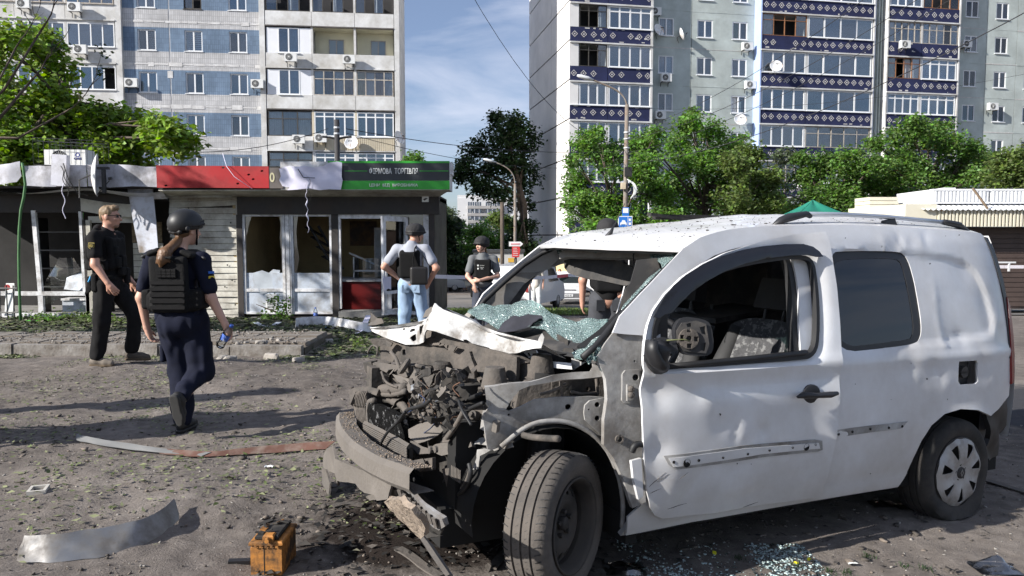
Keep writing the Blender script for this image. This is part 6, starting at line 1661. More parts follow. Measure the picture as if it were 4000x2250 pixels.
# wheels
def wheel(x,y,z,steer,flat_,front,camber=0.):
 w=empty('wheel');w.parent=VAN;w.location=(x,y,z);w.rotation_euler=(camber,0,steer)
 Rt,W=.318,.195
 M=Matrix.Rotation(-math.pi/2,4,'X')
 n=96
 prof=[(.205,-W/2+.01),(.235,-W/2-.006),(.275,-W/2-.01),(.3,-W/2+.004),(.312,-W/2+.02)]
 gr=[-.045,0.,.045]
 for g in gr:
  prof+=[(Rt-.001,g-.0055),(Rt-.01,g-.0045),(Rt-.01,g+.0045),(Rt-.001,g+.0055)]
 prof+=[(.312,W/2-.02),(.3,W/2-.004),(.275,W/2+.01),(.235,W/2+.006),(.205,W/2-.01)]
 b=MB();b.lathe(prof,n,M)
 V=np.array(b.v)
 if flat_:
  zmin=-z+.006
  low=V[:,2]<zmin
  sq=(zmin-V[:,2])*low
  V[:,1]+=np.sign(V[:,1])*sq*.9*(np.abs(V[:,1])>.06)
  V[:,2]=np.where(low,zmin,V[:,2])
  V[:,1]+=np.where((V[:,2]<-.12),np.sign(V[:,1])*.03*np.clip((-.12-V[:,2])/.12,0,1)*(np.abs(V[:,1])>.08),0)
 ty=obj('tyre',make_mesh('tyre',V,b.f,M_TYRE if front else M_TYREB,smooth=50),w)
 if front:
  lug=MB().obox((0,0,0),(.0028,.03,.005)).mesh('tread_sipe',M_RUBBER)
  for k in range(60):
   a=2*math.pi*k/60
   for yy,tilt in((.078,.3),(-.078,-.3)):
    o=obj('tread_sipe',lug,ty);o.matrix_local=Matrix.Rotation(a,4,'Y')@Matrix.Translation((0,yy,Rt-.0062))@Matrix.Rotation(tilt,4,'Z')@Matrix.Rotation(-.16*(1 if yy>0 else-1),4,'X')
  sip=MB().obox((0,0,0),(.0018,.014,.004)).mesh('tread_sipe',M_RUBBER)
  for k in range(60):
   a=2*math.pi*k/60
   for yy in(-.022,.023):
    o=obj('tread_sipe',sip,ty);o.matrix_local=Matrix.Rotation(a+yy,4,'Y')@Matrix.Translation((0,yy,Rt-.0028))@Matrix.Rotation(.5,4,'Z')
 if front:
  b=MB();b.lathe([(.206,W/2-.012),(.214,W/2+.004),(.205,W/2+.006),(.194,W/2-.012),(.186,W/2-.045),(.182,W/2-.06)],48,M)
  b.lathe([(.206,-W/2),(.186,0),(.182,W/2-.06)],48,M)
  b.lathe([(.187,-.01),(.001,-.02)],48,M)
  b.build('rim',M_STEEL,w,smooth=True)
  out=[(.183*math.cos(2*math.pi*k/48),.183*math.sin(2*math.pi*k/48))for k in range(48)]
  hol=[[(.145*math.cos(a)+.014*math.cos(q),.145*math.sin(a)+.021*math.sin(q))for q in[2*math.pi*j/10 for j in range(10)]]for a in[2*math.pi*k/14 for k in range(14)]]
  def disc(S,T):
   r_=np.hypot(S,T);h=np.interp(r_,[0,.05,.075,.1,.125,.165,.183],[.01,.01,.03,.04,.034,.012,0.])
   return np.stack([S,h+.012,T],-1)
  skin('wheel_disc',out,hol,disc,M_STEEL,w,step=.022,th=.008,flip=True)
  b=MB();b.lathe([(.03,.022),(.032,.045),(.024,.055),(.001,.055)],16,M)
  b.build('hub',M_STEEL,w,smooth=True)
  for k in range(5):
   a=2*math.pi*k/5+.3
   b=MB();b.lathe([(.011,.03),(.011,.05),(.001,.052)],6,Matrix.Translation((.055*math.cos(a),0,.055*math.sin(a)))@M);b.build('wheel_bolt',M_STEEL,w)
 else:
  b=MB();b.lathe([(.206,W/2-.012),(.214,W/2+.002),(.2,W/2),(.19,W/2-.03),(.001,W/2-.045)],40,M);b.build('rim',M_STEEL,w,smooth=True)
  out=[(.206*math.cos(2*math.pi*k/56),.206*math.sin(2*math.pi*k/56))for k in range(56)]
  hol=[]
  for k in range(7):
   a0=2*math.pi*k/7+.25
   hol.append([(r_*math.cos(a0+d),r_*math.sin(a0+d))for r_,d in((.1,-.12),(.15,-.19),(.178,-.2),(.182,0.),(.178,.14),(.15,.12),(.1,.05),(.088,-.03))])
  def trim(S,T):
   r_=np.hypot(S,T);a=np.arctan2(T,S);h=np.interp(r_,[0,.05,.1,.16,.19,.206],[.014,.014,.024,.022,.012,0.])
   h=h+.006*np.cos(7*a-1.9)*np.clip((r_-.05)/.08,0,1)
   return np.stack([S,h+W/2+.002,T],-1)
  skin('wheel_trim',out,hol,trim,M_CAPS,w,step=.02,th=.005,flip=True)
  for k in range(5):
   a=2*math.pi*k/5+.2
   b=MB();b.lathe([(.009,0),(.009,.001),(.001,.001)],8,Matrix.Translation((.05*math.cos(a),W/2+.0155,.05*math.sin(a)))@M);b.build('bolt_hole',M_UNDER,w)
  b=MB();b.lathe([(.036,W/2+.012),(.034,W/2+.022),(.001,W/2+.024)],24,M);cc=b.build('centre_cap',M_STEEL,w,smooth=True)
  dm=MB()
  o4,i4=[(0,.024),(.015,0),(0,-.024),(-.015,0)],[(0,.012),(.007,0),(0,-.012),(-.007,0)]
  for k in range(4):
   k2=(k+1)%4
   dm.add([(o4[k][0],W/2+.0255,o4[k][1]),(o4[k2][0],W/2+.0255,o4[k2][1]),(i4[k2][0],W/2+.0255,i4[k2][1]),(i4[k][0],W/2+.0255,i4[k][1])],[(0,1,2,3),(3,2,1,0)])
  dm.build('diamond_emblem',M_CAPS,cc)
 return w
wheel(2.715,.725,.318,R(32),False,True,R(2))
wheel(0.,.745,.272,R(0),True,False,R(0))
for(x,z,fl)in((2.7,.3,0),(0.,.28,0)):
 w=MB();w.lathe([(.001,.1),(.2,.1),(.31,.08),(.318,0),(.31,-.08),(.2,-.1),(.001,-.1)],28,Matrix.Translation((x,-.72,z))@Matrix.Rotation(math.pi/2,4,'X'));w.build('far_wheel',M_TYREB,VAN,smooth=40)
# torn-open front of the van
def chose(pts,r_,mat,name='hose',n=8,sm=2,par=VAN):
 P=[tuple(p)for p in pts]
 P=smooth_loop(P,sm,closed=False)
 return MB().tube(P,r_,n).build(name,mat,par,smooth=True)
def pbox(name,px,x,size,mat,rot=(0,0,0),taper=1.,par=VAN):
 c=cp(px[0],px[1],x=x);return MB().obox(c,size,rot,taper).build(name,mat,par)
M_DUSTL=pm('sandy_dust_plate',(.135,.12,.106),.9,var=.22,vs=4,dirt=(.13,.115,.1),dirt_amt=.3,ds=7,bump=.25,bs=50)
M_SAND=pm('caked_soil',(.25,.2,.155),.95,var=.25,vs=14,bump=.9,bs=40)
hood=ca([(545,270),(760,235),(980,205),(1170,175),(1290,118),(1350,90),(1390,42),(1455,105),(1540,140),(1640,190),(1700,240),(1800,275),(1900,310),(2180,380),(2445,432),(2440,500),(2300,515),(2130,530),(1900,535),(1820,505),(1740,465),(1600,430),(1480,385),(1370,340),(1260,318),(1215,350),(1170,425),(1100,440),(850,440),(740,400),(640,360),(560,310)])
HP=vpl(3.13,-.72,2.7,.52,lean=.25,z=1.05)
hh=[ca(circ(1217,205,19)),ca([(855,272),(880,265),(880,282),(858,288)]),ca([(930,300),(955,272),(985,270),(982,295),(940,315)]),ca([(920,375),(990,325),(1002,385),(940,410)]),ca([(1060,250),(1148,243),(1120,330),(1060,355)]),ca([(1560,402),(1590,398),(1622,432),(1605,440),(1570,420)])]
def hood_curve(S,T):
 return .05*np.exp(-((S-hS)/.1)**2)-.1*np.abs(np.sin((S+.2)*4.2))*.5+.16*(T-hT)-.05*np.exp(-((S-hS2)/.05)**2)
_o,_t,_u,_n=plane_frame(HP)
_d=cp(*ca([(1390,200)])[0],pl=HP)-_o;hS,hT=_d.dot(_t),_d.dot(_u)
_d=cp(*ca([(1720,350)])[0],pl=HP)-_o;hS2=_d.dot(_t)
BN=empty('crumpled_bonnet');BN.parent=VAN
M_BON=pm('chipped_bonnet_paint',(.58,.58,.575),.38,var=.06,vs=4,coat=.3,dirt=(.2,.18,.16),dirt_amt=.22,ds=6,hard=.1)
psheet('bonnet_sheet',hood,HP,M_BON,BN,holes=hh,th=.006,step=.032,bump=(.034,6.5,4),curve=hood_curve,smooth=22)
def top_fn(a,c):
 e=ca([(545,268),(1170,178),(1392,45),(1640,195),(1900,312),(2440,435)])
 k=a*(len(e)-1);i=min(int(k),len(e)-2);f=k-i
 u,v=e[i][0]+(e[i+1][0]-e[i][0])*f,e[i][1]+(e[i+1][1]-e[i][1])*f
 p=cp(u,v,pl=HP)
 return(p.x-.13*c-.008,p.y,p.z-.012-.06*c+.015*math.sin(a*17)*c)
b=MB();b.grid(top_fn,30,6);b.build('bonnet_top',M_BON,BN,smooth=True)
psheet('torn_flap',ca([(2400,450),(2420,390),(2445,335),(2465,380),(2455,440),(2440,500)]),(HP[0]+Vector((.02,.02,0)),HP[1]),M_PAINTD,BN,th=.004,step=.04,bump=(.02,14,3))
psheet('torn_flap',ca([(560,255),(565,215),(585,110),(640,175),(740,180),(755,230),(640,250)]),vpl(3.13,-.78,2.9,-.2,lean=.1,z=1.1),M_DUSTG,BN,th=.004,step=.05,bump=(.04,9,5))
psheet('torn_flap',ca([(1135,170),(1180,90),(1240,52),(1340,75),(1290,120),(1200,165)]),vpl(2.75,-.6,2.6,-.2,lean=.2,z=1.12),M_DUSTL,BN,th=.004,step=.05,bump=(.03,7,5))
psheet('latch_bracket',ca([(580,400),(640,395),(720,410),(800,450),(770,490),(690,470),(650,490),(610,450)]),vpl(3.15,-.75,2.9,-.4,z=.95),M_DUSTG,VAN,th=.01,step=.05,bump=(.03,12,2))
chose([cp(*q,x=3.12)for q in ca([(550,555),(560,520),(600,465),(640,480),(660,500),(650,580)])],.006,M_DUSTG,'striker_loop',sm=1)
PL2=vpl(3.02,-.72,2.72,.46,lean=.05,z=.92)
psheet('scuttle_panel',ca([(690,390),(900,350),(1130,300),(1420,330),(1740,480),(2080,572),(2170,600),(2160,860),(2060,840),(2000,790),(1850,770),(1700,745),(1450,715),(1180,680),(1000,655),(760,650),(690,640)]),PL2,M_DUSTP,VAN,holes=[ca([(918,520),(945,512),(968,530),(965,575),(940,585),(918,570)]),ca([(1660,540),(1690,535),(1755,680),(1730,705)])],th=.02,step=.07,bump=(.018,5,3))
psheet('scuttle_rib',ca([(1200,450),(1340,440),(1340,480),(1420,465),(1420,520),(1460,470),(1530,485),(1480,540),(1410,500),(1390,470),(1210,470)]),(PL2[0]+Vector((.04,0,0)),PL2[1]),M_DUSTG,VAN,th=.01,step=.05,bump=(.02,15,3))
psheet('air_duct',ca([(2180,690),(2260,655),(2360,690),(2370,740),(2320,830),(2310,890),(2170,840)]),vpl(2.72,.25,2.62,.52,z=.9),M_DUSTG,VAN,th=.1,step=.08,holes=[])
psheet('air_duct',ca([(2080,572),(2170,600),(2290,660),(2260,660),(2180,690),(2160,850),(2060,840)]),vpl(2.72,.3,2.62,.52,z=.9),M_DUSTG,VAN,th=.05,step=.08)
EN=empty('engine');EN.parent=VAN
MB().box(2.58,3.08,-.52,.4,.3,.78).build('engine_block',M_BURNT,EN)
MB().box(2.62,3.,-.42,.22,.78,.86).build('cylinder_head',M_BURNT,EN)  # burnt black here also paints deeper shade into the gaps between parts
rr=random.Random(33)
for k in range(70):
 u,v=rr.uniform(1700,1900),rr.uniform(1455,1530)
 p=cp(u,v,x=rr.uniform(2.7,2.95));s_=rr.uniform(.01,.03)
 MB().obox(p,(s_,s_*rr.uniform(.6,1.4),s_*rr.uniform(.6,1.6)),(rr.uniform(-.5,.5),rr.uniform(-.5,.5),rr.uniform(0,3)),rr.uniform(.7,1)).build('engine_fitting',rr.choice([M_BURNT,M_DUSTP,M_DUSTG]),EN)
def bent_plate(u,v,x,s_,mat,par,name='torn_plate'):
 pass
 p=cp(u,v,x=x);d=Vector((rr.uniform(-1,1),rr.uniform(-1,1),rr.uniform(-1,1))).normalized();e=d.orthogonal().normalized();e.rotate(Matrix.Rotation(rr.uniform(0,6),3,d));n_=d.cross(e)
 k1,k2=rr.uniform(-.6,.6),rr.uniform(-.9,.9);L=[]
 for i in range(5):
  t=i/4-.5;q=p+d*(s_*2.4*t)+n_*(s_*(k1*math.sin(t*5)+k2*max(0,t)))
  w_=s_*rr.uniform(.35,.7);L+=[q-e*w_,q+e*w_]
 T_=[(2*i,2*i+1,2*i+3)for i in range(4)]+[(2*i,2*i+3,2*i+2)for i in range(4)]
 V,Fc=thicken(np.array([tuple(q)for q in L]),np.array(T_),.003)
 obj(name,make_mesh(name,V,Fc,mat),par)
for k in range(190):
 u,v=rr.uniform(1440,1810),rr.uniform(1450,1700)
 bent_plate(u,v,rr.uniform(2.95,3.16),rr.uniform(.012,.045),rr.choice([M_DUSTP,M_DUSTG,M_DUSTL,M_BURNT,M_BURNT,M_BURNT]),EN)
for k in range(18):
 u,v=rr.uniform(1440,1760),rr.uniform(1490,1650)
 p=cp(u,v,x=rr.uniform(2.95,3.14));s_=rr.uniform(.012,.035)
 MB().obox(p,(s_,s_*rr.uniform(.5,1.6),s_*rr.uniform(.5,1.6)),(rr.uniform(-.6,.6),rr.uniform(-.6,.6),rr.uniform(0,3)),rr.uniform(.6,1)).build('engine_fitting',rr.choice([M_DUSTP,M_BURNT,M_DUSTP,M_BURNT]),EN)
WC=[pm('blue_wire',(.03,.045,.1),.6),pm('rust_scab',(.11,.058,.036),.9,var=.4,vs=20),pm('copper_wire',(.11,.065,.04),.6,metal=.3),pm('bare_aluminium',(.4,.4,.4),.35,metal=.8,var=.2,vs=9)]
for k in range(22):
 u,v=rr.uniform(1440,1800),rr.uniform(1480,1700);bent_plate(u,v,rr.uniform(3.,3.17),rr.uniform(.01,.022),rr.choice(WC[1:]),EN)
for k in range(9):
 u,v=rr.uniform(1470,1800),rr.uniform(1480,1650);x=rr.uniform(3.05,3.18);chose([cp(u,v,x=x),cp(u+rr.uniform(-40,40),v+rr.uniform(10,50),x=x+.02),cp(u+rr.uniform(-60,60),v+rr.uniform(30,90),x=x)],.003,rr.choice(WC[:3]),'loose_wire',n=4,par=EN)
for k in range(26):
 u,v=rr.uniform(1450,1800),rr.uniform(1450,1700);x=rr.uniform(2.95,3.17)
 chose([cp(u,v,x=x),cp(u+rr.uniform(-40,40),v+rr.uniform(10,50),x=x+.02),cp(u+rr.uniform(-70,70),v+rr.uniform(30,110),x=x)],rr.uniform(.003,.009),rr.choice([M_RUBBER,M_DUSTP,M_RUBBER]),'loose_wire',n=5,par=EN)
for(u,v,r_,h_)in((1727,1437,.05,.07),(1650,1470,.035,.05),(1810,1470,.03,.05)):
 p=cp(u,v,x=2.92);b=MB();b.lathe([(r_,-h_/2),(r_,h_/2-.01),(r_*.8,h_/2),(.001,h_/2)],16,Matrix.Translation(p));b.build('reservoir_cap',M_DUSTP,EN,smooth=30)
p=cp(*ca([(945,695)])[0],x=3.12);Mh=Matrix.Translation(p)@Matrix.Rotation(R(55),4,'Y')@Matrix.Rotation(R(20),4,'X')
b=MB();b.lathe([(.001,.02),(.02,.02),(.022,.012),(.044,.01),(.05,0.),(.044,-.012),(.03,-.02),(.001,-.02)],22,Mh);b.build('horn',M_DUSTG,VAN,smooth=30)
chose([cp(*q,x=3.12)for q in ca([(800,545),(850,600),(880,680),(900,750)])],.012,M_DUSTG,'horn_strap',n=4)
for pts,x,r_,m_ in(([(660,960),(760,945),(870,950),(950,935)],3.14,.03,M_DUSTG),([(700,1000),(800,1010),(900,990),(960,970)],3.15,.016,M_DUSTG),([(830,1085),(900,1100),(960,1150),(990,1240)],3.13,.022,M_DUSTG),([(700,1080),(760,1060),(830,1085)],3.12,.018,M_DUSTP),([(1040,1010),(1070,1100),(1100,1200),(1140,1300)],3.13,.011,M_DUSTG),([(480,1390),(480,1240),(530,1190),(600,1130)],3.22,.014,M_DUSTG),([(565,1330),(555,1200),(560,1080),(620,1070)],3.23,.016,M_DUSTG),([(1110,1110),(1200,1090),(1240,1060)],3.05,.016,M_DUSTP),([(1130,1180),(1120,1100),(1060,1060),(1010,1080)],3.05,.02,M_DUSTP),([(940,860),(1000,920),(1060,980),(1100,1040)],3.12,.01,M_DUSTG),([(750,1449),(800,1370),(900,1300),(950,1200),(1000,1160),(1100,1140),(1200,1100),(1230,1060)],3.22,.009,M_RUBBER),([(1430,1449),(1500,1360),(1560,1250),(1600,1190),(1700,1140),(1800,1100)],3.,.01,M_RUBBER),([(1500,1000),(1560,1080),(1590,1170)],2.98,.01,M_RUBBER),([(1480,940),(1520,1040),(1640,1060),(1780,1000)],2.95,.012,M_RUBBER),([(1500,1180),(1440,1050),(1470,960),(1500,920)],2.98,.02,M_DUSTG),([(1080,690),(1200,720),(1300,760)],3.,.012,M_DUSTP),([(1150,1150),(1210,1140),(1250,1200),(1240,1290)],3.1,.022,M_DUSTP),([(1230,840),(1350,800),(1450,790),(1600,800)],2.9,.012,M_RUBBER)):
 chose([cp(*q,x=x)for q in ca(pts)],r_,m_)
for pts,x,r_,m_ in(([(530,340),(600,200),(700,110),(760,20)],3.3,.007,M_RUBBER),([(1110,270),(1180,180),(1240,80),(1270,20)],3.12,.012,M_DUSTG),([(1020,570),(1030,480),(1045,400)],3.05,.01,M_RUBBER)):
 chose([cp(*q,x=x)for q in cb_(pts)],r_,m_)
psheet('radiator_core',ca([(582,1090),(640,1092),(690,1105),(800,1155),(930,1215),(985,1255),(1000,1449),(1000,1490),(760,1420),(600,1340)]),vpl(3.2,-.58,3.17,.15,z=.6),M_FOIL,VAN,th=.04,step=.03,bump=(.012,16,3),smooth=False)
CN=empty('condenser');CN.parent=VAN
PLc=vpl(3.3,-.6,3.24,.16,z=.55)
cpoly=cb_([(415,118),(560,190),(700,262),(800,322),(803,440),(640,390),(480,300),(430,255)])
psheet('condenser_core',cb_([(430,140),(800,335),(800,430),(640,382),(480,292),(438,250)]),PLc,M_BURNT,CN,th=.02,step=.1)
edge_t=[cp(*q,pl=PLc)for q in cb_([(415,118),(560,190),(700,262),(800,322)])];edge_b=[cp(*q,pl=PLc)for q in cb_([(430,255),(480,300),(640,390),(803,440)])]
MB().tube(edge_t,.014,4).build('condenser_frame',M_DUSTG,CN);MB().tube(edge_b,.012,4).build('condenser_frame',M_DUSTG,CN)
for k in range(1,9):
 f=k/9;MB().tube([a.lerp(c,f)+Vector((.012,0,0))for a,c in zip(edge_t,edge_b)],.0045,4).build('condenser_fin',M_DUSTG,CN)
TK=empty('radiator_tank');TK.parent=VAN
PLt=vpl(3.28,-.78,3.22,-.5,z=.7)
psheet('tank_body',[(1372,1535),(1395,1525),(1430,1535),(1440,1600),(1436,1690),(1425,1735),(1405,1730),(1398,1660),(1380,1590)],PLt,M_DUSTP,TK,th=.06,step=.08)
for k in range(8):
 f=k/7;chose([cp(1376+6*k,1585+f*4,pl=(PLt[0]+Vector((.02,0,0)),PLt[1])),cp(1384+6*k,1545-12*math.sin(f*3),pl=(PLt[0]+Vector((.02,0,0)),PLt[1])),cp(1400+5*k,1528,pl=PLt)],.005,M_DUSTG,'tank_rib',n=4,par=TK)
 chose([cp(1390+5*k,1600,pl=(PLt[0]+Vector((.02,0,0)),PLt[1])),cp(1402+4.5*k,1700,pl=(PLt[0]+Vector((.02,0,0)),PLt[1]))],.004,M_DUSTG,'tank_rib',n=4,sm=0,par=TK)
psheet('fan_shroud',[(1362,1528),(1380,1515),(1440,1510),(1480,1520),(1470,1545),(1430,1530),(1390,1530),(1368,1580)],vpl(3.26,-.78,3.1,-.4,lean=.6,z=.78),M_DUSTP,VAN,th=.02,step=.06)
pbox('relay_box',(1455,1545),3.18,(.07,.1,.07),M_DUSTP,(.1,.1,.3));None
pbox('headlamp_motor',(1450,1430),3.1,(.05,.08,.06),M_DUSTP,(.2,.1,.4));pbox('headlamp_motor',(1495,1445),3.1,(.08,.08,.09),M_DUSTG,(-.1,.2,.2));pbox('slam_panel_bracket',(1560,1470),3.1,(.012,.26,.06),M_DUSTG,(.5,.1,.3));pbox('slam_panel_bracket',(1610,1490),3.1,(.01,.22,.05),M_DUSTL,(.6,.2,.1))
psheet('torn_headlamp_shell',[(1430,1505),(1448,1445),(1475,1450),(1520,1470),(1540,1500),(1490,1495)],vpl(3.12,-.7,3.,-.3,z=.85),M_BURNT,VAN,th=.02,step=.06,bump=(.03,9,2))
psheet('slam_panel',ca([(640,655),(870,680),(1000,800),(940,830),(800,790),(700,740),(640,720)]),vpl(3.14,-.6,3.05,-.1,lean=.3,z=.9),M_DUSTG,VAN,th=.02,step=.06,bump=(.03,10,6))
psheet('slam_panel',ca([(800,780),(1000,830),(1080,960),(1140,1020),(1030,990),(930,900),(860,860)]),vpl(3.17,-.5,3.1,0,lean=.3,z=.85),M_DUSTL,VAN,th=.02,step=.05,bump=(.03,12,8))
psheet('crash_box_bracket',ca([(1060,900),(1110,785),(1230,780),(1300,800),(1290,850),(1240,860),(1180,990),(1100,940)]),vpl(3.1,-.05,2.98,.2,z=.85),M_DUSTG,VAN,th=.05,step=.06,bump=(.02,9,2))
psheet('wing_support',ca([(1180,860),(1240,870),(1350,920),(1460,940),(1490,1010),(1480,1110),(1560,1190),(1620,1230),(1600,1300),(1640,1420),(1560,1400),(1330,1260),(1300,1150),(1230,1030),(1150,960)]),vpl(3.06,.05,2.95,.45,lean=.2,z=.72),M_DUSTL,VAN,th=.06,step=.05,curve=lambda S,T:.03*np.sin(S*14+T*4))
psheet('bush_plate',ca([(1700,1180),(1750,1110),(1810,1100),(1810,1250),(1770,1380),(1740,1449),(1620,1420),(1630,1330),(1680,1250)]),vpl(3.,.4,2.92,.6,z=.6),M_DUSTG,VAN,th=.04,step=.06)
for(u,v,r_)in((1718,1235,.022),(1645,1320,.032)):
 p=cp(*ca([(u,v)])[0],x=3.);b=MB();b.lathe([(r_,-.01),(r_,.02),(r_*.6,.022),(r_*.55,.035),(.001,.035)],14,Matrix.Translation(p)@Matrix.Rotation(R(70),4,'Y')@Matrix.Rotation(R(-20),4,'X'));b.build('bush',M_DUSTP,VAN,smooth=30)
for(u,v,w,hgt,x)in((1930,840,.085,.12,2.84),(2440,690,.085,.11,2.62)):
 pt=cp(*ca([(u,v)])[0],x=x);b=MB();b.lathe([(w*.55,hgt*.5),(w*.58,hgt*.46),(w*.85,-hgt*.5),(w*1.,-hgt*.55)],18,Matrix.Translation(pt));b.lathe([(.001,hgt*.51),(w*.55,hgt*.5)],18,Matrix.Translation(pt));b.build('strut_dome',M_DUSTP if u>2000 else M_DUSTG,VAN,smooth=40)
shelf=c3([(-30,820),(60,812),(220,780),(440,765),(560,735),(700,690),(900,668),(1070,660),(1105,600),(1105,470),(1170,445),(1240,490),(1300,548),(1240,572),(1215,650),(1180,715),(1000,735),(760,748),(600,780),(430,805),(320,850),(240,960),(190,1060),(60,1055),(0,1000)])
psheet('inner_wing_shelf',shelf,vpl(3.05,.58,2.3,.76,lean=.15,z=.85),M_PAINTD,VAN,th=.03,step=.045,curve=lambda S,T:.02*np.sin(S*10)+.02*np.sin(T*17),smooth=40)
psheet('inner_wing',[(1955,1745),(2033,1678),(2090,1650),(2147,1642),(2204,1644),(2261,1661),(2318,1694),(2366,1745),(2420,1745),(2420,1556),(2300,1548),(2180,1552),(2090,1562),(2035,1590),(1990,1606),(1925,1575),(1885,1620),(1895,1700),(1905,1762)],vpl(3.,.6,2.3,.7,z=.7),M_PAINTD,VAN,holes=[circ(2220,1590,12),circ(2330,1580,11),circ(2331,1632,11),circ(2298,1600,5),circ(1988,1621,6)],th=.012,step=.05,bump=(.01,5,2))
psheet('wing_gusset',c3([(1000,1085),(1010,1160),(1150,1290),(1210,1360),(1280,1360),(1320,1310),(1320,960),(1200,930),(1060,960),(1010,1010)]),vpl(2.98,.64,2.28,.74,z=.7),M_PAINTD,VAN,holes=[c3(circ(1135,1000,28)),c3(circ(1135,1140,28)),c3(circ(1048,1050,10))],th=.012,step=.05,bump=(.008,6,9))
for(u,v,r_)in((1282,1025,24),(1243,1130,22),(1283,1235,26),(1365,1118,38)):
 psheet('pressed_boss',c3(circ(u,v,r_,14)),vpl(2.97,.652,2.27,.752,z=.7),M_PAINTD,VAN,th=.008,step=.05)
PLH=(Vector((2.3,.79,1.)),Vector((.12,1,.1)).normalized())
psheet('hinge_pillar',[(2397,1300),(2450,1306),(2508,1312),(2506,1500),(2512,1750),(2520,1960),(2470,1985),(2455,1940),(2440,1880),(2400,1790),(2362,1740),(2360,1640),(2372,1560),(2365,1480),(2345,1430),(2330,1395),(2365,1340)],PLH,M_PAINTD,VAN,th=.03,step=.045,bump=(.012,5,5),holes=[c3(circ(1535,722,28)),c3(circ(1525,555,12)),c3(circ(1375,1360,30))])
for(u,v,r_)in((1535,722,34),(1375,1360,44)):
 psheet('grommet',c3(circ(u,v,r_,16)),(PLH[0]+Vector((0,.006,0)),PLH[1]),M_UNDER if u==1535 else M_DUSTG,VAN,th=.01,step=.05,holes=[c3(circ(u,v,r_*.62,12))])
psheet('pillar_plate',c3([(1400,690),(1430,650),(1575,640),(1575,985),(1420,990),(1395,960)]),(PLH[0]+Vector((0,.01,0)),PLH[1]),M_PAINTD,VAN,th=.012,step=.06,holes=[c3(circ(1535,722,34))])
psheet('strut_tower',[(2010,1600),(2030,1520),(2070,1490),(2160,1480),(2200,1500),(2230,1560),(2100,1575)],vpl(2.95,.5,2.5,.58,z=.8),M_DUSTP,VAN,th=.1,step=.08,bump=(.02,6,3))
psheet('cavity_panel',[(2150,1560),(2150,1490),(2260,1470),(2420,1460),(2420,1560)],vpl(2.7,.55,2.28,.6,z=.8),M_DUSTP,VAN,th=.02,step=.08,bump=(.03,8,5),holes=[circ(2300,1520,10),circ(2370,1500,8)])
for(u0,v0,u1,v1)in((2110,1540,2210,1500),(2190,1490,2195,1545),(2230,1530,2330,1535),(2330,1480,2335,1540)):
 chose([cp(u0,v0,y=.62),cp((u0+u1)/2,(v0+v1)/2+8,y=.63),cp(u1,v1,y=.62)],.008,M_DUSTG,'bracket_rod',n=6)
HN=empty('door_hinge');HN.parent=VAN
psheet('hinge_plate',c3([(1450,795),(1560,800),(1580,860),(1575,930),(1450,965)]),(PLH[0]+Vector((0,.02,0)),PLH[1]),M_PAINTD,HN,th=.015,step=.08)
for v in(840,905):
 p=cp(*c3([(1490,v)])[0],pl=(PLH[0]+Vector((0,.03,0)),PLH[1]));MB().lathe([(.014,-.01),(.014,.008),(.007,.012),(.001,.012)],10,Matrix.Translation(p)@Matrix.Rotation(-math.pi/2,4,'X')).build('hinge_bolt',M_DUSTG,HN)
psheet('bonnet_hinge',c3([(345,432),(500,440),(520,480),(540,520),(700,560),(870,575),(880,640),(700,625),(520,590),(480,570),(430,520),(390,480)]),vpl(2.6,.35,2.4,.68,lean=.2,z=1.),M_PAINT,VAN,holes=[c3([(405,470),(430,465),(445,500),(425,510)])],th=.012,step=.05,curve=lambda S,T:.01*np.sin(S*20))
psheet('bonnet_hinge',c3([(875,520),(920,505),(960,560),(1020,565),(890,650),(872,600)]),vpl(2.42,.6,2.36,.7,z=1.),M_PAINTD,VAN,th=.012,step=.05)
psheet('wiper_debris',c3([(680,490),(800,420),(900,430),(940,500),(880,540),(800,500),(720,500)]),vpl(2.5,.3,2.4,.6,lean=.5,z=1.02),M_BURNT,VAN,th=.01,step=.05,bump=(.03,14,3))
psheet('wiper_debris',c3([(590,260),(680,250),(860,360),(860,420),(700,480),(600,440)]),vpl(2.44,.2,2.38,.6,lean=.9,z=1.03),M_BURNT,VAN,th=.01,step=.05,bump=(.03,10,5))
psheet('door_check',[(2466,1800),(2505,1790),(2510,1850),(2515,1940),(2495,1952),(2475,1870)],(PLH[0]+Vector((0,.05,0)),PLH[1]),M_PAINT,VAN,th=.02,step=.06,bump=(.01,12,5))
chose([cp(2468,1765,pl=(PLH[0]+Vector((0,.04,0)),PLH[1])),cp(2480,1735,pl=(PLH[0]+Vector((0,.05,0)),PLH[1])),cp(2512,1735,pl=(PLH[0]+Vector((0,.04,0)),PLH[1]))],.016,M_RUBBER,'wiring_bellows',n=8)
def well(a,c):
 an=math.pi*(-.06+1.16*a);r_=.385 if c<.5 else .39
 return(2.7+r_*math.cos(an)*1.02,.64-.62*c,.34+r_*math.sin(an)*1.)
b=MB();b.grid(well,20,6);b.build('wheel_well',M_UNDER,VAN,smooth=True)
chose([cp(*q,pl=vpl(3.,.63,2.3,.74,z=.7))for q in[(1957,1745),(2033,1680),(2090,1652),(2147,1644),(2204,1646),(2261,1663),(2318,1696),(2366,1747),(2400,1810),(2425,1890),(2435,1980),(2430,2060)]],.012,M_PAINTD,'wheel_arch_lip',sm=1)
psheet('arch_liner',[(2366,1745),(2400,1805),(2430,1890),(2442,1970),(2438,2065),(2395,2050),(2370,1960),(2340,1830)],vpl(2.5,.46,2.28,.54,z=.5),M_UNDER,VAN,th=.02,step=.08)
MB().box(2.28,2.34,.05,.74,.16,.72).build('bulkhead',M_UNDER,VAN)
MB().box(2.56,3.16,-.6,.44,.16,.34).build('engine_cradle',M_UNDER,VAN)
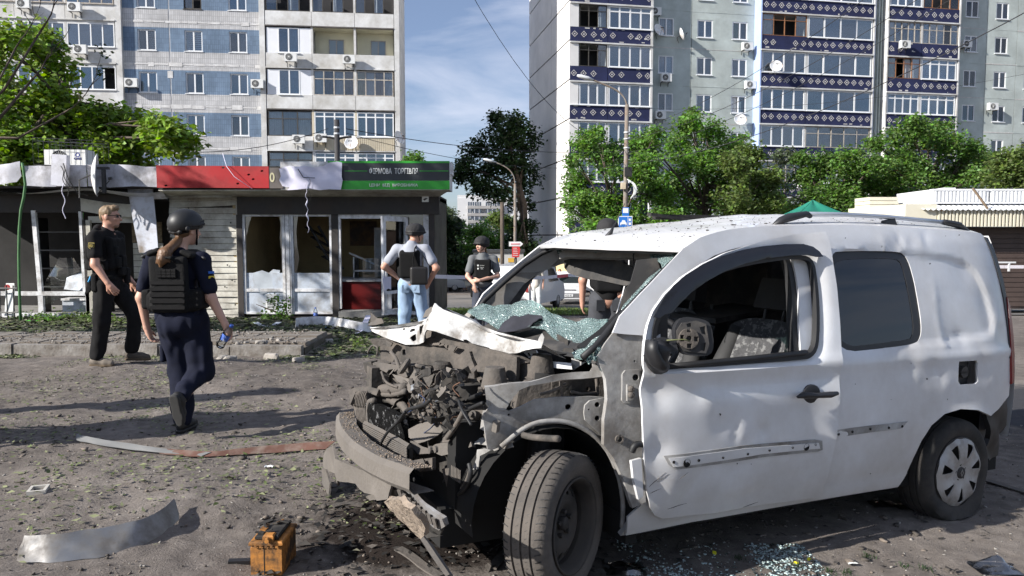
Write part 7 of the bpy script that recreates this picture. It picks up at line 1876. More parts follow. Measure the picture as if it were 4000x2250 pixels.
MB().box(2.55,3.1,.36,.46,.34,.74).build('chassis_leg',M_UNDER,VAN)
MB().box(2.4,3.2,-.66,-.56,.34,.84).build('far_inner_wing',M_DUSTP,VAN)
chose([(2.72,.5,.36),(2.7,.52,.6),(2.66,.5,.95)],.055,M_UNDER,'strut')
chose([cp(*q,x=2.9)for q in c4([(350,120),(420,140),(560,150),(680,155)])],.014,M_DUSTP,'brake_pipe')
beam=smooth_loop([(3.33,-.76,.5),(3.4,-.5,.5),(3.44,-.1,.51),(3.43,.3,.53),(3.385,.7,.575)],2,closed=False)
BB=empty('bumper_beam');BB.parent=VAN
b=MB();hb,db=.054,.045
V,Fc=[],[]
for i,p in enumerate(beam):
 f=i/(len(beam)-1);w1=hb*(1+.03*math.sin(i*1.7))
 for(dx,dz)in((0,-w1),(.02,-w1*.6),(.02,w1*.6),(0,w1),(-db*2,w1*.9),(-db*2,-w1*.9)):V.append((p[0]+dx,p[1],p[2]+dz))
m=6
for i in range(len(beam)-1):
 for k in range(m):Fc.append((i*m+k,i*m+(k+1)%m,(i+1)*m+(k+1)%m,(i+1)*m+k))
Fc=[f for f in Fc if not(f[0]%m==4)]
b.add(V,Fc);b.build('beam',M_DUSTL,BB,smooth=25)
rr=random.Random(5);b=MB()
for _ in range(600):
 i=rr.randrange(len(beam)-1);f=rr.random();p=Vector(beam[i]).lerp(Vector(beam[i+1]),f);s_=rr.uniform(.002,.007)
 b.obox((p.x-rr.uniform(0.,.085),p.y,p.z+hb*.95+s_*.2),(s_,s_,s_*.7),(rr.random(),rr.random(),rr.random()))
q_=b.build('soil_crumbs',M_SAND,BB);q_['kind']='stuff'
for(u,v)in((783,615),(300,315),(610,410)):
 p=cp(*cb_([(u,v)])[0],x=3.44);MB().lathe([(.008,0),(.008,.004),(.001,.004)],8,Matrix.Translation((p.x+(.004 if u==610 else-.03 if u==783 else 0.),p.y,p.z))@Matrix.Rotation(math.pi/2,4,'Y')).build('bolt_hole',M_UNDER,BB)
LV=vpl(3.4,-.85,3.4,.3,lean=-.15,z=.35)
psheet('valance',cb_([(28,430),(45,370),(110,332),(200,300),(260,400),(400,515),(500,575),(585,640),(580,790),(520,792),(500,740),(440,720),(390,650),(380,630),(290,588),(262,640),(238,620),(235,555),(120,512),(30,510)]),LV,M_DUSTL,VAN,th=.012,step=.05,bump=(.02,5,7),curve=lambda S,T:.05*np.sin(S*3.))
psheet('valance',cb_([(30,505),(60,520),(95,640),(107,770),(65,762),(40,640)]),vpl(3.36,-.95,3.4,.2,z=.35),M_DUSTG,VAN,th=.01,step=.06,bump=(.015,8,3))
for k,(poly,m_)in enumerate((([(90,600),(130,540),(180,560),(215,640),(165,690),(100,640)],M_DUSTG),([(170,690),(240,650),(230,750),(150,750)],M_DUSTP),([(265,640),(290,590),(330,690),(300,710)],M_DUSTG),([(430,760),(470,730),(520,740),(510,785),(440,785)],M_DUSTL),([(580,600),(700,690),(690,790),(640,760),(590,700)],M_DUSTG))):
 psheet('valance_shard',cb_(poly),vpl(3.3-.02*k,-.85,3.3,.3,lean=-.3,z=.3),m_,VAN,th=.01,step=.05,bump=(.02,12,k))
BS=vpl(3.36,-.05,3.3,.75,lean=-.4,z=.35)
psheet('bumper_strip',cb_([(660,655),(760,690),(865,735),(1010,838),(1118,938),(1137,1000),(1090,1032),(1040,1000),(960,930),(880,850),(760,750),(700,700)]),BS,pm('grey_bumper_plastic',(.25,.25,.255),.6,var=.12,vs=4,dirt=DUST,dirt_amt=.35,ds=5),VAN,th=.012,step=.05,curve=lambda S,T:.02*np.sin(S*9))
GB=vpl(3.33,-.05,3.28,.75,lean=-.4,z=.3)
psheet('lower_grille',cb_([(665,660),(720,720),(800,850),(880,960),(960,1060),(1060,1100),(1090,1040),(960,950),(860,850),(760,760)]),GB,M_BURNT,VAN,th=.01,step=.08)
for k in range(8):
 f=k/7;psheet('grille_slat',cb_([(690+300*f,700+240*f),(720+300*f,705+250*f),(750+290*f,800+230*f),(725+290*f,800+230*f)]),(GB[0]+Vector((.03,0,0)),GB[1]),M_DUSTG,VAN,th=.006,step=.1)
psheet('soil_caked_tray',cb_([(585,800),(640,775),(720,780),(830,860),(880,940),(920,1050),(925,1100),(900,1125),(780,1010),(620,850)]),vpl(3.4,-.1,3.36,.7,lean=-.6,z=.2),M_SAND,VAN,th=.02,step=.03,bump=(.012,18,3))
psheet('tray_shard',cb_([(900,1080),(960,1060),(1070,1100),(1000,1110),(930,1125)]),vpl(3.36,0,3.33,.7,z=.15),M_BURNT,VAN,th=.01,step=.06,bump=(.02,15,2))
strip=[cp(*q,x=3.42)for q in cb_([(905,1100),(960,1170),(1040,1290),(1150,1449)])]
b=MB();b.tube(strip,[.012,.016,.016,.014],4,squash=.5);b.build('hanging_strip',M_DUSTG,VAN)
psheet('headlamp_support',cb_([(985,330),(1030,300),(1200,270),(1330,255),(1345,320),(1200,375),(1080,402),(1040,385)]),vpl(3.22,.15,2.98,.62,lean=.3,z=.55),M_DUSTL,VAN,th=.05,step=.06)
for(u,v)in((995,345),(1042,345)):
 p=cp(*cb_([(u,v)])[0],x=3.22);MB().lathe([(.016,0),(.016,.012),(.001,.014)],8,Matrix.Translation(p)@Matrix.Rotation(math.pi/2,4,'Y')).build('bolt',M_DUSTG,VAN)
psheet('torn_plastic',cb_([(805,180),(930,95),(1010,80),(1060,100),(1110,170),(1050,230),(990,270),(880,300),(810,250)]),vpl(3.2,-.05,3.1,.3,lean=.6,z=.6),M_DUSTL,VAN,th=.006,step=.05,bump=(.03,6,4))
psheet('torn_plastic',cb_([(800,260),(880,310),(980,340),(990,385),(880,390),(800,330)]),vpl(3.24,-.05,3.18,.3,lean=.3,z=.5),M_DUSTG,VAN,th=.006,step=.05,bump=(.02,10,6))
psheet('torn_plastic',cb_([(760,450),(820,440),(910,420),(925,470),(860,520),(840,500)]),vpl(3.3,.2,3.2,.5,lean=.8,z=.5),M_DUSTP,VAN,th=.02,step=.05,bump=(.02,10,6))
psheet('torn_plastic',cb_([(920,430),(1000,420),(1000,530),(920,540)]),vpl(3.2,.25,3.14,.5,z=.4),M_DUSTP,VAN,th=.02,step=.06)
psheet('bright_torn_bracket',cb_([(1305,262),(1440,240),(1560,295),(1610,340),(1640,310),(1700,290),(1708,325),(1560,382),(1500,320),(1390,300),(1350,320)]),vpl(3.02,.55,2.92,.78,lean=.6,z=.55),M_PAINTD,VAN,th=.006,step=.04,bump=(.025,14,3))
psheet('bright_torn_bracket',cb_([(1405,345),(1460,340),(1515,355),(1430,400),(1415,500),(1370,600),(1310,675),(1295,660),(1350,580),(1365,490),(1400,420)]),vpl(3.04,.5,2.98,.7,z=.4),M_PAINTD,VAN,th=.008,step=.04,bump=(.012,16,8))
FL_=empty('lamp_ballast');FL_.parent=VAN
pbox('ballast_box',(1783,1855),3.06,(.07,.1,.085),M_DUSTG,(.3,.1,.4),par=FL_)
for k in range(7):
 p=cp(1764+k*5.5,1842+k*3.4,x=3.1);MB().tube([p+Vector((0,0,-.03)),p+Vector((0,0,.03))],.0032,4).build('cooling_fin',M_DUSTL,FL_)
pbox('ballast_bracket',(1775,1900),3.06,(.05,.05,.06),M_DUSTP,(.2,.2,.4),par=FL_)
chose([cp(*q,x=3.08)for q in cb_([(1320,470),(1340,560),(1300,680),(1220,750),(1130,790),(1090,770),(1085,700),(1100,640),(1135,590),(1140,540)])],.011,M_RUBBER,'wiring_loop')
chose([cp(*q,x=3.07)for q in cb_([(1330,480),(1325,560),(1270,680),(1200,740),(1170,735),(1185,690)])],.009,M_DUSTG,'wiring_loop')
chose([cp(*q,x=2.98)for q in c3([(0,990),(50,1050),(75,1130),(70,1190)])],.007,M_RUBBER,'connector_lead')
pbox('connector',(1920,1672),2.98,(.03,.03,.06),M_DUSTG,(.2,.3,0));pbox('connector',(1938,1665),2.98,(.025,.025,.05),M_DUSTL,(-.2,.1,.5));pbox('connector',(1918,1698),2.98,(.05,.04,.02),M_DUSTL,(.3,.1,.3))
psheet('wing_tip_plate',ca([(1800,1180),(1880,1180),(1930,1230),(1920,1320),(1860,1420),(1770,1380)]),vpl(3.02,.5,2.94,.66,z=.55),M_PAINTD,VAN,holes=[ca(circ(1880,1255,16))],th=.01,step=.05)
# PEOPLE
class Body:
 pass
 def __init__(s,k=.02):s.prims,s.k=[],k
 def cap(s,a,b,ra,rb,k=None):s.prims.append(('c',np.array(a,float),np.array(b,float),ra,rb,s.k if k is None else k));return s
 def chain(s,pts,rs,k=None):
  for i in range(len(pts)-1):s.cap(pts[i],pts[i+1],rs[i],rs[i+1],k)
  return s
 def ell(s,c,r,rot=(0,0,0),k=None):s.prims.append(('e',np.array(c,float),np.array(r,float),np.array(Euler(rot).to_matrix()),0,s.k if k is None else k));return s
 def rbox(s,c,h,r,rot=(0,0,0),k=None):s.prims.append(('b',np.array(c,float),np.array(h,float),np.array(Euler(rot).to_matrix()),r,s.k if k is None else k));return s
 def cut(s,p,n):s.prims.append(('h',np.array(p,float),np.array(n,float)/np.linalg.norm(n),0,0,0));return s
 def sub(s,c,r,rot=(0,0,0)):s.prims.append(('s',np.array(c,float),np.array(r,float),np.array(Euler(rot).to_matrix()),0,.005));return s
 def mesh(s,name,mat,vox,noise=None):
  lo=np.full(3,1e9);hi=np.full(3,-1e9)
  for p in s.prims:
   if p[0]=='c':m=max(p[3],p[4]);lo=np.minimum(lo,np.minimum(p[1],p[2])-m);hi=np.maximum(hi,np.maximum(p[1],p[2])+m)
   elif p[0]in 'eb':m=np.linalg.norm(p[2])+p[4];m=max(p[2])*(1.75 if p[0]=='b' else 1)+p[4];lo=np.minimum(lo,p[1]-m);hi=np.maximum(hi,p[1]+m)
  lo-=vox*3;n=np.ceil((hi+vox*3-lo)/vox).astype(int)+1
  D=np.full(n,9.,np.float32)
  ax=[lo[i]+np.arange(n[i])*vox for i in range(3)]
  for p in s.prims:
   k=p[5]
   if p[0]=='h':
    X,Y,Z=np.meshgrid(*ax,indexing='ij',sparse=True)
    D=np.maximum(D,((X-p[1][0])*p[2][0]+(Y-p[1][1])*p[2][1]+(Z-p[1][2])*p[2][2]).astype(np.float32));continue
   if p[0]=='c':m=max(p[3],p[4]);a,b=np.minimum(p[1],p[2])-m,np.maximum(p[1],p[2])+m
   else:m=np.max(p[2])*(1.75 if p[0]=='b' else 1)+p[4];a,b=p[1]-m,p[1]+m
   mg=k+vox*3
   i0=np.clip(((a-mg-lo)/vox).astype(int),0,n-1);i1=np.clip(((b+mg-lo)/vox).astype(int)+2,1,n)
   if np.any(i1<=i0):continue
   sl=tuple(slice(i0[i],i1[i])for i in range(3))
   X,Y,Z=np.meshgrid(*[ax[i][sl[i]]for i in range(3)],indexing='ij')
   P=np.stack([X,Y,Z],-1)
   if p[0]=='c':
    ba=p[2]-p[1];t=np.clip(((P-p[1])@ba)/max(ba@ba,1e-9),0,1)
    d=np.linalg.norm(P-p[1]-t[...,None]*ba,axis=-1)-(p[3]+(p[4]-p[3])*t)
   elif p[0]in 'es':
    q=(P-p[1])@p[3];r=p[2]
    k0=np.linalg.norm(q/r,axis=-1);k1=np.linalg.norm(q/(r*r),axis=-1);d=k0*(k0-1)/np.maximum(k1,1e-6)
   else:
    q=np.abs((P-p[1])@p[3])-(p[2]-p[4]);d=np.linalg.norm(np.maximum(q,0),axis=-1)+np.minimum(q.max(-1),0)-p[4]
   A=D[sl]
   if p[0]=='s':D[sl]=np.maximum(A,-d).astype(np.float32);continue
   if k>0:
    h=np.clip(.5+.5*(A-d)/k,0,1);D[sl]=(A+(d-A)*h-k*h*(1-h)).astype(np.float32)
   else:D[sl]=np.minimum(A,d)
  if noise:
   amp,fr,seed=noise
   X,Y,Z=np.meshgrid(*ax,indexing='ij')
   near=np.abs(D)<vox*3+amp*2
   nv=np.zeros(D.shape,np.float32);nv[near]=(amp*(vnoise(X[near]*fr+seed,Y[near]*fr,Z[near]*fr*.55)+.5*vnoise(X[near]*fr*2.3,Y[near]*fr*2.3+seed,Z[near]*fr*1.2))).astype(np.float32)
   D=D+nv
  In=D<0
  c=np.zeros(np.array(D.shape)-1,np.int8)
  for dx in(0,1):
   for dy in(0,1):
    for dz in(0,1):c+=In[dx:dx+c.shape[0],dy:dy+c.shape[1],dz:dz+c.shape[2]]
  act=(c>0)&(c<8)
  idx=-np.ones(c.shape,np.int64);ci=np.argwhere(act);idx[act]=np.arange(len(ci))
  acc=np.zeros((len(ci),3));cnt=np.zeros(len(ci))
  cor=[(i,j,k_)for i in(0,1)for j in(0,1)for k_ in(0,1)]
  for a in cor:
   for ax_ in range(3):
    if a[ax_]:continue
    b=list(a);b[ax_]=1
    da=D[ci[:,0]+a[0],ci[:,1]+a[1],ci[:,2]+a[2]];db=D[ci[:,0]+b[0],ci[:,1]+b[1],ci[:,2]+b[2]]
    m=(da<0)!=(db<0)
    t=np.where(m,da/np.where(m,da-db,1),0)
    pt=np.tile(np.array(a,float),(len(ci),1));pt[:,ax_]+=t
    acc[m]+=pt[m];cnt[m]+=1
  V=lo+(ci+acc/np.maximum(cnt,1)[:,None])*vox
  F=[]
  for ax_ in range(3):
   o1,o2=(ax_+1)%3,(ax_+2)%3
   A=In;sh=[slice(None)]*3;sh[ax_]=slice(0,-1);A0=In[tuple(sh)];sh[ax_]=slice(1,None);A1=In[tuple(sh)]
   e=np.argwhere(A0!=A1)
   e=e[(e[:,o1]>0)&(e[:,o2]>0)&(e[:,o1]<c.shape[o1])&(e[:,o2]<c.shape[o2])]
   q=[]
   for s1,s2 in((-1,-1),(0,-1),(0,0),(-1,0)):
    f=e.copy();f[:,o1]+=s1;f[:,o2]+=s2;q.append(idx[f[:,0],f[:,1],f[:,2]])
   q=np.stack(q,-1);inn=A0[e[:,0],e[:,1],e[:,2]]
   q[~inn]=q[~inn][:,::-1];F.append(q)
  F=np.concatenate(F);F=F[(F>=0).all(1)]
  me=bpy.data.meshes.new(name)
  me.vertices.add(len(V));me.vertices.foreach_set('co',V.ravel())
  me.loops.add(F.size);me.loops.foreach_set('vertex_index',F.ravel().astype(np.int32))
  me.polygons.add(len(F));me.polygons.foreach_set('loop_start',np.arange(0,F.size,4,dtype=np.int32));me.polygons.foreach_set('use_smooth',np.ones(len(F),bool))
  me.update(calc_edges=True);me.materials.append(mat)
  return me
 def build(s,name,mat,parent,vox=.012,noise=None):return obj(name,s.mesh(name,mat,vox,noise),parent)
M_SKIN=pm('skin',(.5,.27,.19),.5,var=.08,vs=6)
M_SKINL=pm('fair_skin',(.58,.34,.25),.5,var=.07,vs=6)
M_BLKC=pm('black_cloth_uniform',(.011,.0105,.011),.9,var=.25,vs=8,spec=.2)
M_NAVYC=pm('navy_cloth_uniform',(.007,.009,.022),.9,var=.25,vs=8,spec=.25)
M_VEST=pm('black_nylon_vest',(.0065,.0063,.0066),.85,spec=.25,var=.25,vs=14,bump=.2,bs=90)
M_HELM=pm('black_helmet_shell',(.013,.013,.0135),.5,var=.15,vs=6)
M_HELMC=pm('black_helmet_cover',(.019,.018,.019),.85,var=.25,vs=10,bump=.3,bs=30)
M_HAIRF=pm('dark_blond_hair',(.2,.135,.075),.6,var=.3,vs=12)
M_HAIRB=pm('light_brown_hair',(.13,.066,.03),.5,var=.35,vs=12)
M_SHOET=pm('taupe_suede_shoe',(.16,.135,.11),.9,var=.2,vs=9)
M_SHOEB=pm('black_boot',(.016,.015,.015),.6,var=.2,vs=9)
M_SOLE=pm('shoe_sole',(.09,.065,.04),.9,var=.2,vs=9)
M_SHADES=pm('sunglasses_black',(.008,.008,.008),.15)
M_JEANS=pm('light_blue_denim',(.26,.36,.5),.85,var=.2,vs=5)
M_JEANSG=pm('dark_grey_denim',(.045,.047,.055),.85,var=.25,vs=5)
M_POLO=pm('grey_polo',(.32,.335,.38),.85,var=.08,vs=5)
M_TEE=pm('charcoal_tee',(.13,.135,.14),.85,var=.1,vs=5)
M_NAVYT=pm('dark_slate_trousers',(.04,.046,.066),.85,var=.2,vs=5)
M_LIP=pm('lips',(.42,.13,.11),.45)
M_EYE=pm('eye_dark',(.02,.015,.012),.3)
M_LEATHER=pm('tan_leather',(.22,.1,.035),.6,var=.15,vs=8)
def v3(*a):return np.array(a,float)
def head(B,c,yaw,pitch=0.,s=1.):
 pass
 M=np.array(Matrix.Rotation(yaw,3,'Z')@Matrix.Rotation(pitch,3,'X'))
 T=lambda p:c+M@(np.array(p,float)*s)
 e=Euler((pitch,0,yaw))
 rot=tuple(Matrix(M.tolist()).to_euler())
 B.ell(T((0,-.012,.035)),v3(.077,.095,.1)*s,rot,.02)
 B.ell(T((0,.03,-.02)),v3(.062,.068,.085)*s,rot,.02)
 B.ell(T((0,.05,-.085)),v3(.034,.034,.026)*s,rot,.02)
 B.cap(T((0,.09,.012)),T((0,.113,-.022)),.01*s,.015*s,.01)
 B.ell(T((0,.078,.04)),v3(.052,.018,.014)*s,rot,.012)
 B.ell(T((0,.09,-.056)),v3(.022,.013,.01)*s,rot,.01)
 for sx in(-1,1):
  B.ell(T((sx*.082,-.01,0.)),v3(.01,.022,.033)*s,rot,.006)
  B.ell(T((sx*.04,.07,-.015)),v3(.022,.022,.024)*s,rot,.015)
 return T,rot,M
def hand(B,w,d,up,s=1.,curl=.5,side=1,spread=.25):
 pass
 d=np.array(d,float)/np.linalg.norm(d);up=np.array(up,float);up=up-d*(up@d);up/=np.linalg.norm(up);lat=np.cross(d,up)*side
 B.cap(w,w+d*.05*s,.026*s,.028*s,.015)
 for q in(-1,0,1):B.cap(w+d*.03*s+lat*q*.016*s,w+d*.085*s+lat*q*.022*s,.017*s,.015*s,.012)
 for i,(q,L)in enumerate(((1.35,.07),(.45,.08),(-.45,.074),(-1.35,.058))):
  p=w+d*.088*s+lat*q*.021*s;dd=d+lat*q*spread*.25;dd/=np.linalg.norm(dd)
  r_=.0095*s
  for k,f in enumerate((.45,.32,.23)):
   a=curl*(.5+.75*k);dd2=dd*math.cos(a)-up*math.sin(a);p2=p+dd2*L*f*s
   B.cap(p,p2,r_,r_*.92,.004);p=p2;r_*=.92
 p=w+d*.03*s+lat*.028*s
 d1=d*.75+lat*.6-up*.25;d1/=np.linalg.norm(d1);p2=p+d1*.045*s;B.cap(p,p2,.014*s,.012*s,.01)
 d2=d*.93+lat*.1-up*.35;d2/=np.linalg.norm(d2);B.cap(p2,p2+d2*.035*s,.012*s,.0095*s,.005)
 return w+d*.08*s-up*.03*s
def shoe(root,ank,toe_dir,mat,sole,L=.29,pitch=0.,s=1.):
 pass
 t=np.array([toe_dir[0],toe_dir[1],0.]);t/=np.linalg.norm(t);u=v3(0,0,1)
 f=t*math.cos(pitch)-u*math.sin(pitch);n=u*math.cos(pitch)+t*math.sin(pitch)
 P=lambda a,h:ank+f*a*s+n*h*s
 B=Body(.02);lat=np.cross(f,n)
 B.cap(P(-.045,-.045),P(0.,-.04),.042*s,.045*s);B.cap(P(0,-.04),P(.1,-.055),.046*s,.04*s);B.cap(P(.1,-.055),P(.165,-.063),.042*s,.032*s)
 B.cap(P(-.01,-.02),P(-.015,.035),.046*s,.05*s)
 B.cut(P(0,-.092),-n)
 o=B.build('shoe',mat,root,.007)
 S=Body(.01)
 S.cap(P(-.045,-.085),P(.03,-.085),.045*s,.04*s);S.cap(P(.03,-.085),P(.11,-.085),.04*s,.047*s);S.cap(P(.11,-.085),P(.17,-.082),.046*s,.034*s)
 S.cut(P(0,-.072),n);S.cut(P(0,-.102),-n)
 obj('sole',S.mesh('sole',sole,.007),o)
def patch(root,name,c,n,up,poly,mat,th=.004):
 n=Vector(n).normalized();u=Vector(up);u=(u-n*u.dot(n)).normalized();r=u.cross(n)
 M=Matrix(((r.x,u.x,n.x,c[0]),(r.y,u.y,n.y,c[1]),(r.z,u.z,n.z,c[2]),(0,0,0,1)))
 return MB().prism(poly,M,th).build(name,mat,root)
# man in black walking right (frame: x right in photo, y away, z up; feet at z=0)
def place(u,v,ppm):
 pass
 Y=FPX/ppm;p=at(u,v,Y);return p
def person_root(name,p,label):
 return empty(name,(p[0],p[1],p[2]),0,label,'person')
P1=at(430,1436,8.45);P1.z=g1(P1.x,P1.y)
MAN=person_root('person',P1,'walking man in black uniform and tactical vest with sunglasses and taupe shoes')
def man_black(root,full=True):
 hipR,hipL=v3(.02,-.09,.93),v3(.03,.09,.93)
 kneeN,ankN=v3(-.02,-.11,.5),v3(-.075,-.12,.095)
 kneeF,ankF=v3(.26,.1,.53),v3(.2,.12,.125)
 chest=v3(0.,0,1.3);neck=v3(.025,0,1.5);hd=v3(.062,0,1.645)
 shN,shF=v3(-.005,-.205,1.42),v3(.02,.2,1.42)
 elN,wrN=v3(.03,-.285,1.135),v3(.17,-.3,.935)
 elF,wrF=v3(-.02,.28,1.13),v3(.12,.3,.92)
 B=Body(.025)
 B.chain([v3(.02,0,.95),v3(0.,0,1.12),v3(-.005,0,1.32),v3(.01,0,1.44)],[.125,.125,.145,.1])
 B.cap(shN,shF,.062,.062);B.cap(v3(.015,0,1.44),neck,.062,.058);B.cap(neck,hd-v3(.02,0,.06),.058,.056)
 B.chain([shN,elN,wrN],[.058,.044,.029]);B.chain([shF,elF,wrF],[.058,.044,.029])
 B.chain([hipR,kneeN,ankN],[.095,.062,.045]);B.chain([hipL,kneeF,ankF],[.095,.062,.045])
 T,rot,M=head(B,hd,-math.pi/2+.12,0.)
 hand(B,wrN,(.62,.03,-.78),(.2,-1,.2),1.,.55,1)
 hand(B,wrF,(.6,0,-.8),(.2,1,.2),1.,.5,-1)
 B.build('body',M_SKIN,root,.0078)
 S=Body(.03)
 S.chain([v3(.02,0,.9),v3(0.,0,1.12),v3(-.005,0,1.33),v3(.01,0,1.45)],[.142,.14,.16,.1]);S.cap(shN,shF,.075,.075);S.cap(v3(.01,0,1.45),v3(.02,0,1.49),.07,.066)
 S.cap(shN,shN+(elN-shN)*.62,.076,.072);S.cap(shF,shF+(elF-shF)*.62,.076,.072)
 S.build('shirt',M_BLKC,root,.009,(.01,11,1))
 Tr=Body(.03)
 Tr.chain([v3(.02,0,.98),v3(.022,0,.9)],[.14,.145]);Tr.chain([hipR+v3(0,.01,-.03),kneeN,ankN+v3(-.005,0,.03)],[.118,.088,.072]);Tr.chain([hipL+v3(0,-.01,-.03),kneeF,ankF+v3(0,0,.03)],[.118,.088,.07])
 Tr.build('trousers',M_BLKC,root,.009,(.017,9,4))
 shoe(root,ankN+v3(0,0,0.),(1,-.12),M_SHOET,M_SOLE)
 shoe(root,ankF,(1,.05),pm('shaded_taupe_shoe',(.085,.07,.056),.9),M_SOLE)  # far shoe: darker copy of the taupe, its shade painted in
 V=Body(.025)
 V.rbox(v3(.115,0,1.25),v3(.045,.15,.17),.03,(0,-.05,0));V.rbox(v3(-.135,0,1.26),v3(.035,.15,.19),.03,(0,.05,0));V.rbox(v3(0,0,1.12),v3(.15,.165,.055),.03)
 V.cap(v3(.1,-.12,1.4),v3(-.11,-.12,1.42),.035,.035,.02);V.cap(v3(.1,.12,1.4),v3(-.11,.12,1.42),.035,.035,.02);V.cap(v3(0,-.12,1.455),v3(-.02,-.12,1.46),.035,.03)
 ve=V.build('vest',M_VEST,root,.011,(.004,18,2))
 for(c,h)in(((.17,-.08,1.15),(.03,.045,.06)),((.175,.02,1.16),(.03,.045,.07)),((.165,-.1,1.28),(.025,.035,.05)),((.185,-.02,1.05),(.03,.05,.05)),((.06,-.17,1.12),(.05,.03,.05)),((-.05,-.17,1.12),(.05,.025,.05)),((.2,.06,1.),(.025,.04,.09))):
  obj('pouch',Body(.01).rbox(v3(*c),v3(*h),.015).mesh('pouch',M_VEST,.011),ve)
 for q in range(3):MB().box(-.178,-.17,-.13,.13,1.14+q*.055,1.165+q*.055).build('webbing',M_BLKC,ve)
 be=Body(.01);be.cap(v3(.02,-.055,.985),v3(.02,.055,.985),.135,.135);be.cut((0,0,1.005),(0,0,1));be.cut((0,0,.955),(0,0,-1));bl=be.build('belt',M_VEST,root,.01)
 obj('holster',Body(.01).rbox(v3(-.04,-.175,.93),v3(.035,.03,.1),.02).mesh('holster',M_VEST,.01),bl)
 G=Body(.012);G.rbox(v3(-.12,-.13,.93),v3(.03,.025,.07),.02)
 for q in range(4):G.cap(v3(-.145+q*.018,-.14,.88),v3(-.165+q*.016,-.145,.8+.01*q),.011,.009)
 G.build('glove',M_BLKC,root,.008)
 MB().tube([(-.09,-.16,1.),(-.1,-.17,.96),(-.115,-.165,.94)],.01,6).build('carabiner',pm('blue_carabiner',(.08,.45,.85),.4),root)
 Hd=Body(.02);Hd.cap(v3(-.045,-.1,1.5),v3(-.075,0.,1.52),.042,.05);Hd.cap(v3(-.075,0,1.52),v3(-.045,.1,1.5),.05,.042);Hd.build('collar_roll',M_BLKC,root,.01,(.006,20,3))
 Hr=Body(.015);Hr.ell(T((0,-.02,.062)),v3(.083,.095,.082),rot);Hr.ell(T((0,.045,.108)),v3(.06,.05,.034),rot);Hr.ell(T((0,-.07,.01)),v3(.06,.04,.055),rot)
 nn=M@np.array([0,.75,-.66]);Hr.cut(T((0,.045,.045)),nn)
 Hr.build('hair',M_HAIRF,root,.007,(.006,45,2))
 gl=MB();
 for sx in(-1,1):
  gl.obox(T((sx*.034,.092,.018)),(.05,.01,.032),rot)
  gl.tube([T((sx*.062,.085,.024)),T((sx*.08,0.,.022))],.004,5)
 gl.build('sunglasses',M_SHADES,root)
 MB().tube([T((0,.098,-.06)),T((0,.1,-.062))],.008,5).build('mouth',M_LIP,root)
 Bd=Body(.01);Bd.ell(T((0,.052,-.085)),v3(.04,.038,.028),rot);Bd.build('stubble',pm('stubble',(.26,.15,.1),.7),root,.007)
 c=v3(.008,-.302,1.335);M_GOLD=pm('gold_thread',(.42,.32,.05),.6)
 cr=patch(root,'sleeve_crest',c,(0,-1,.12),(0,0,1),[(-.032,.035),(.032,.035),(.032,-.012),(0,-.042),(-.032,-.012)],M_GOLD)
 patch(root,'crest_field',c+v3(0,-.0045,0),(0,-1,.12),(0,0,1),[(-.026,.029),(.026,.029),(.026,-.01),(0,-.034),(-.026,-.01)],M_SHADES)
 tr=MB();yy=c[1]-.01
 tr.box(c[0]-.003,c[0]+.003,yy,yy+.004,c[2]-.022,c[2]+.02)
 for sx in(-1,1):tr.box(c[0]+sx*.014-.003,c[0]+sx*.014+.003,yy,yy+.004,c[2]-.01,c[2]+.018)
 tr.box(c[0]-.014,c[0]+.014,yy,yy+.004,c[2]-.014,c[2]-.009)
 tr.build('trident',M_GOLD,cr)
man_black(MAN)
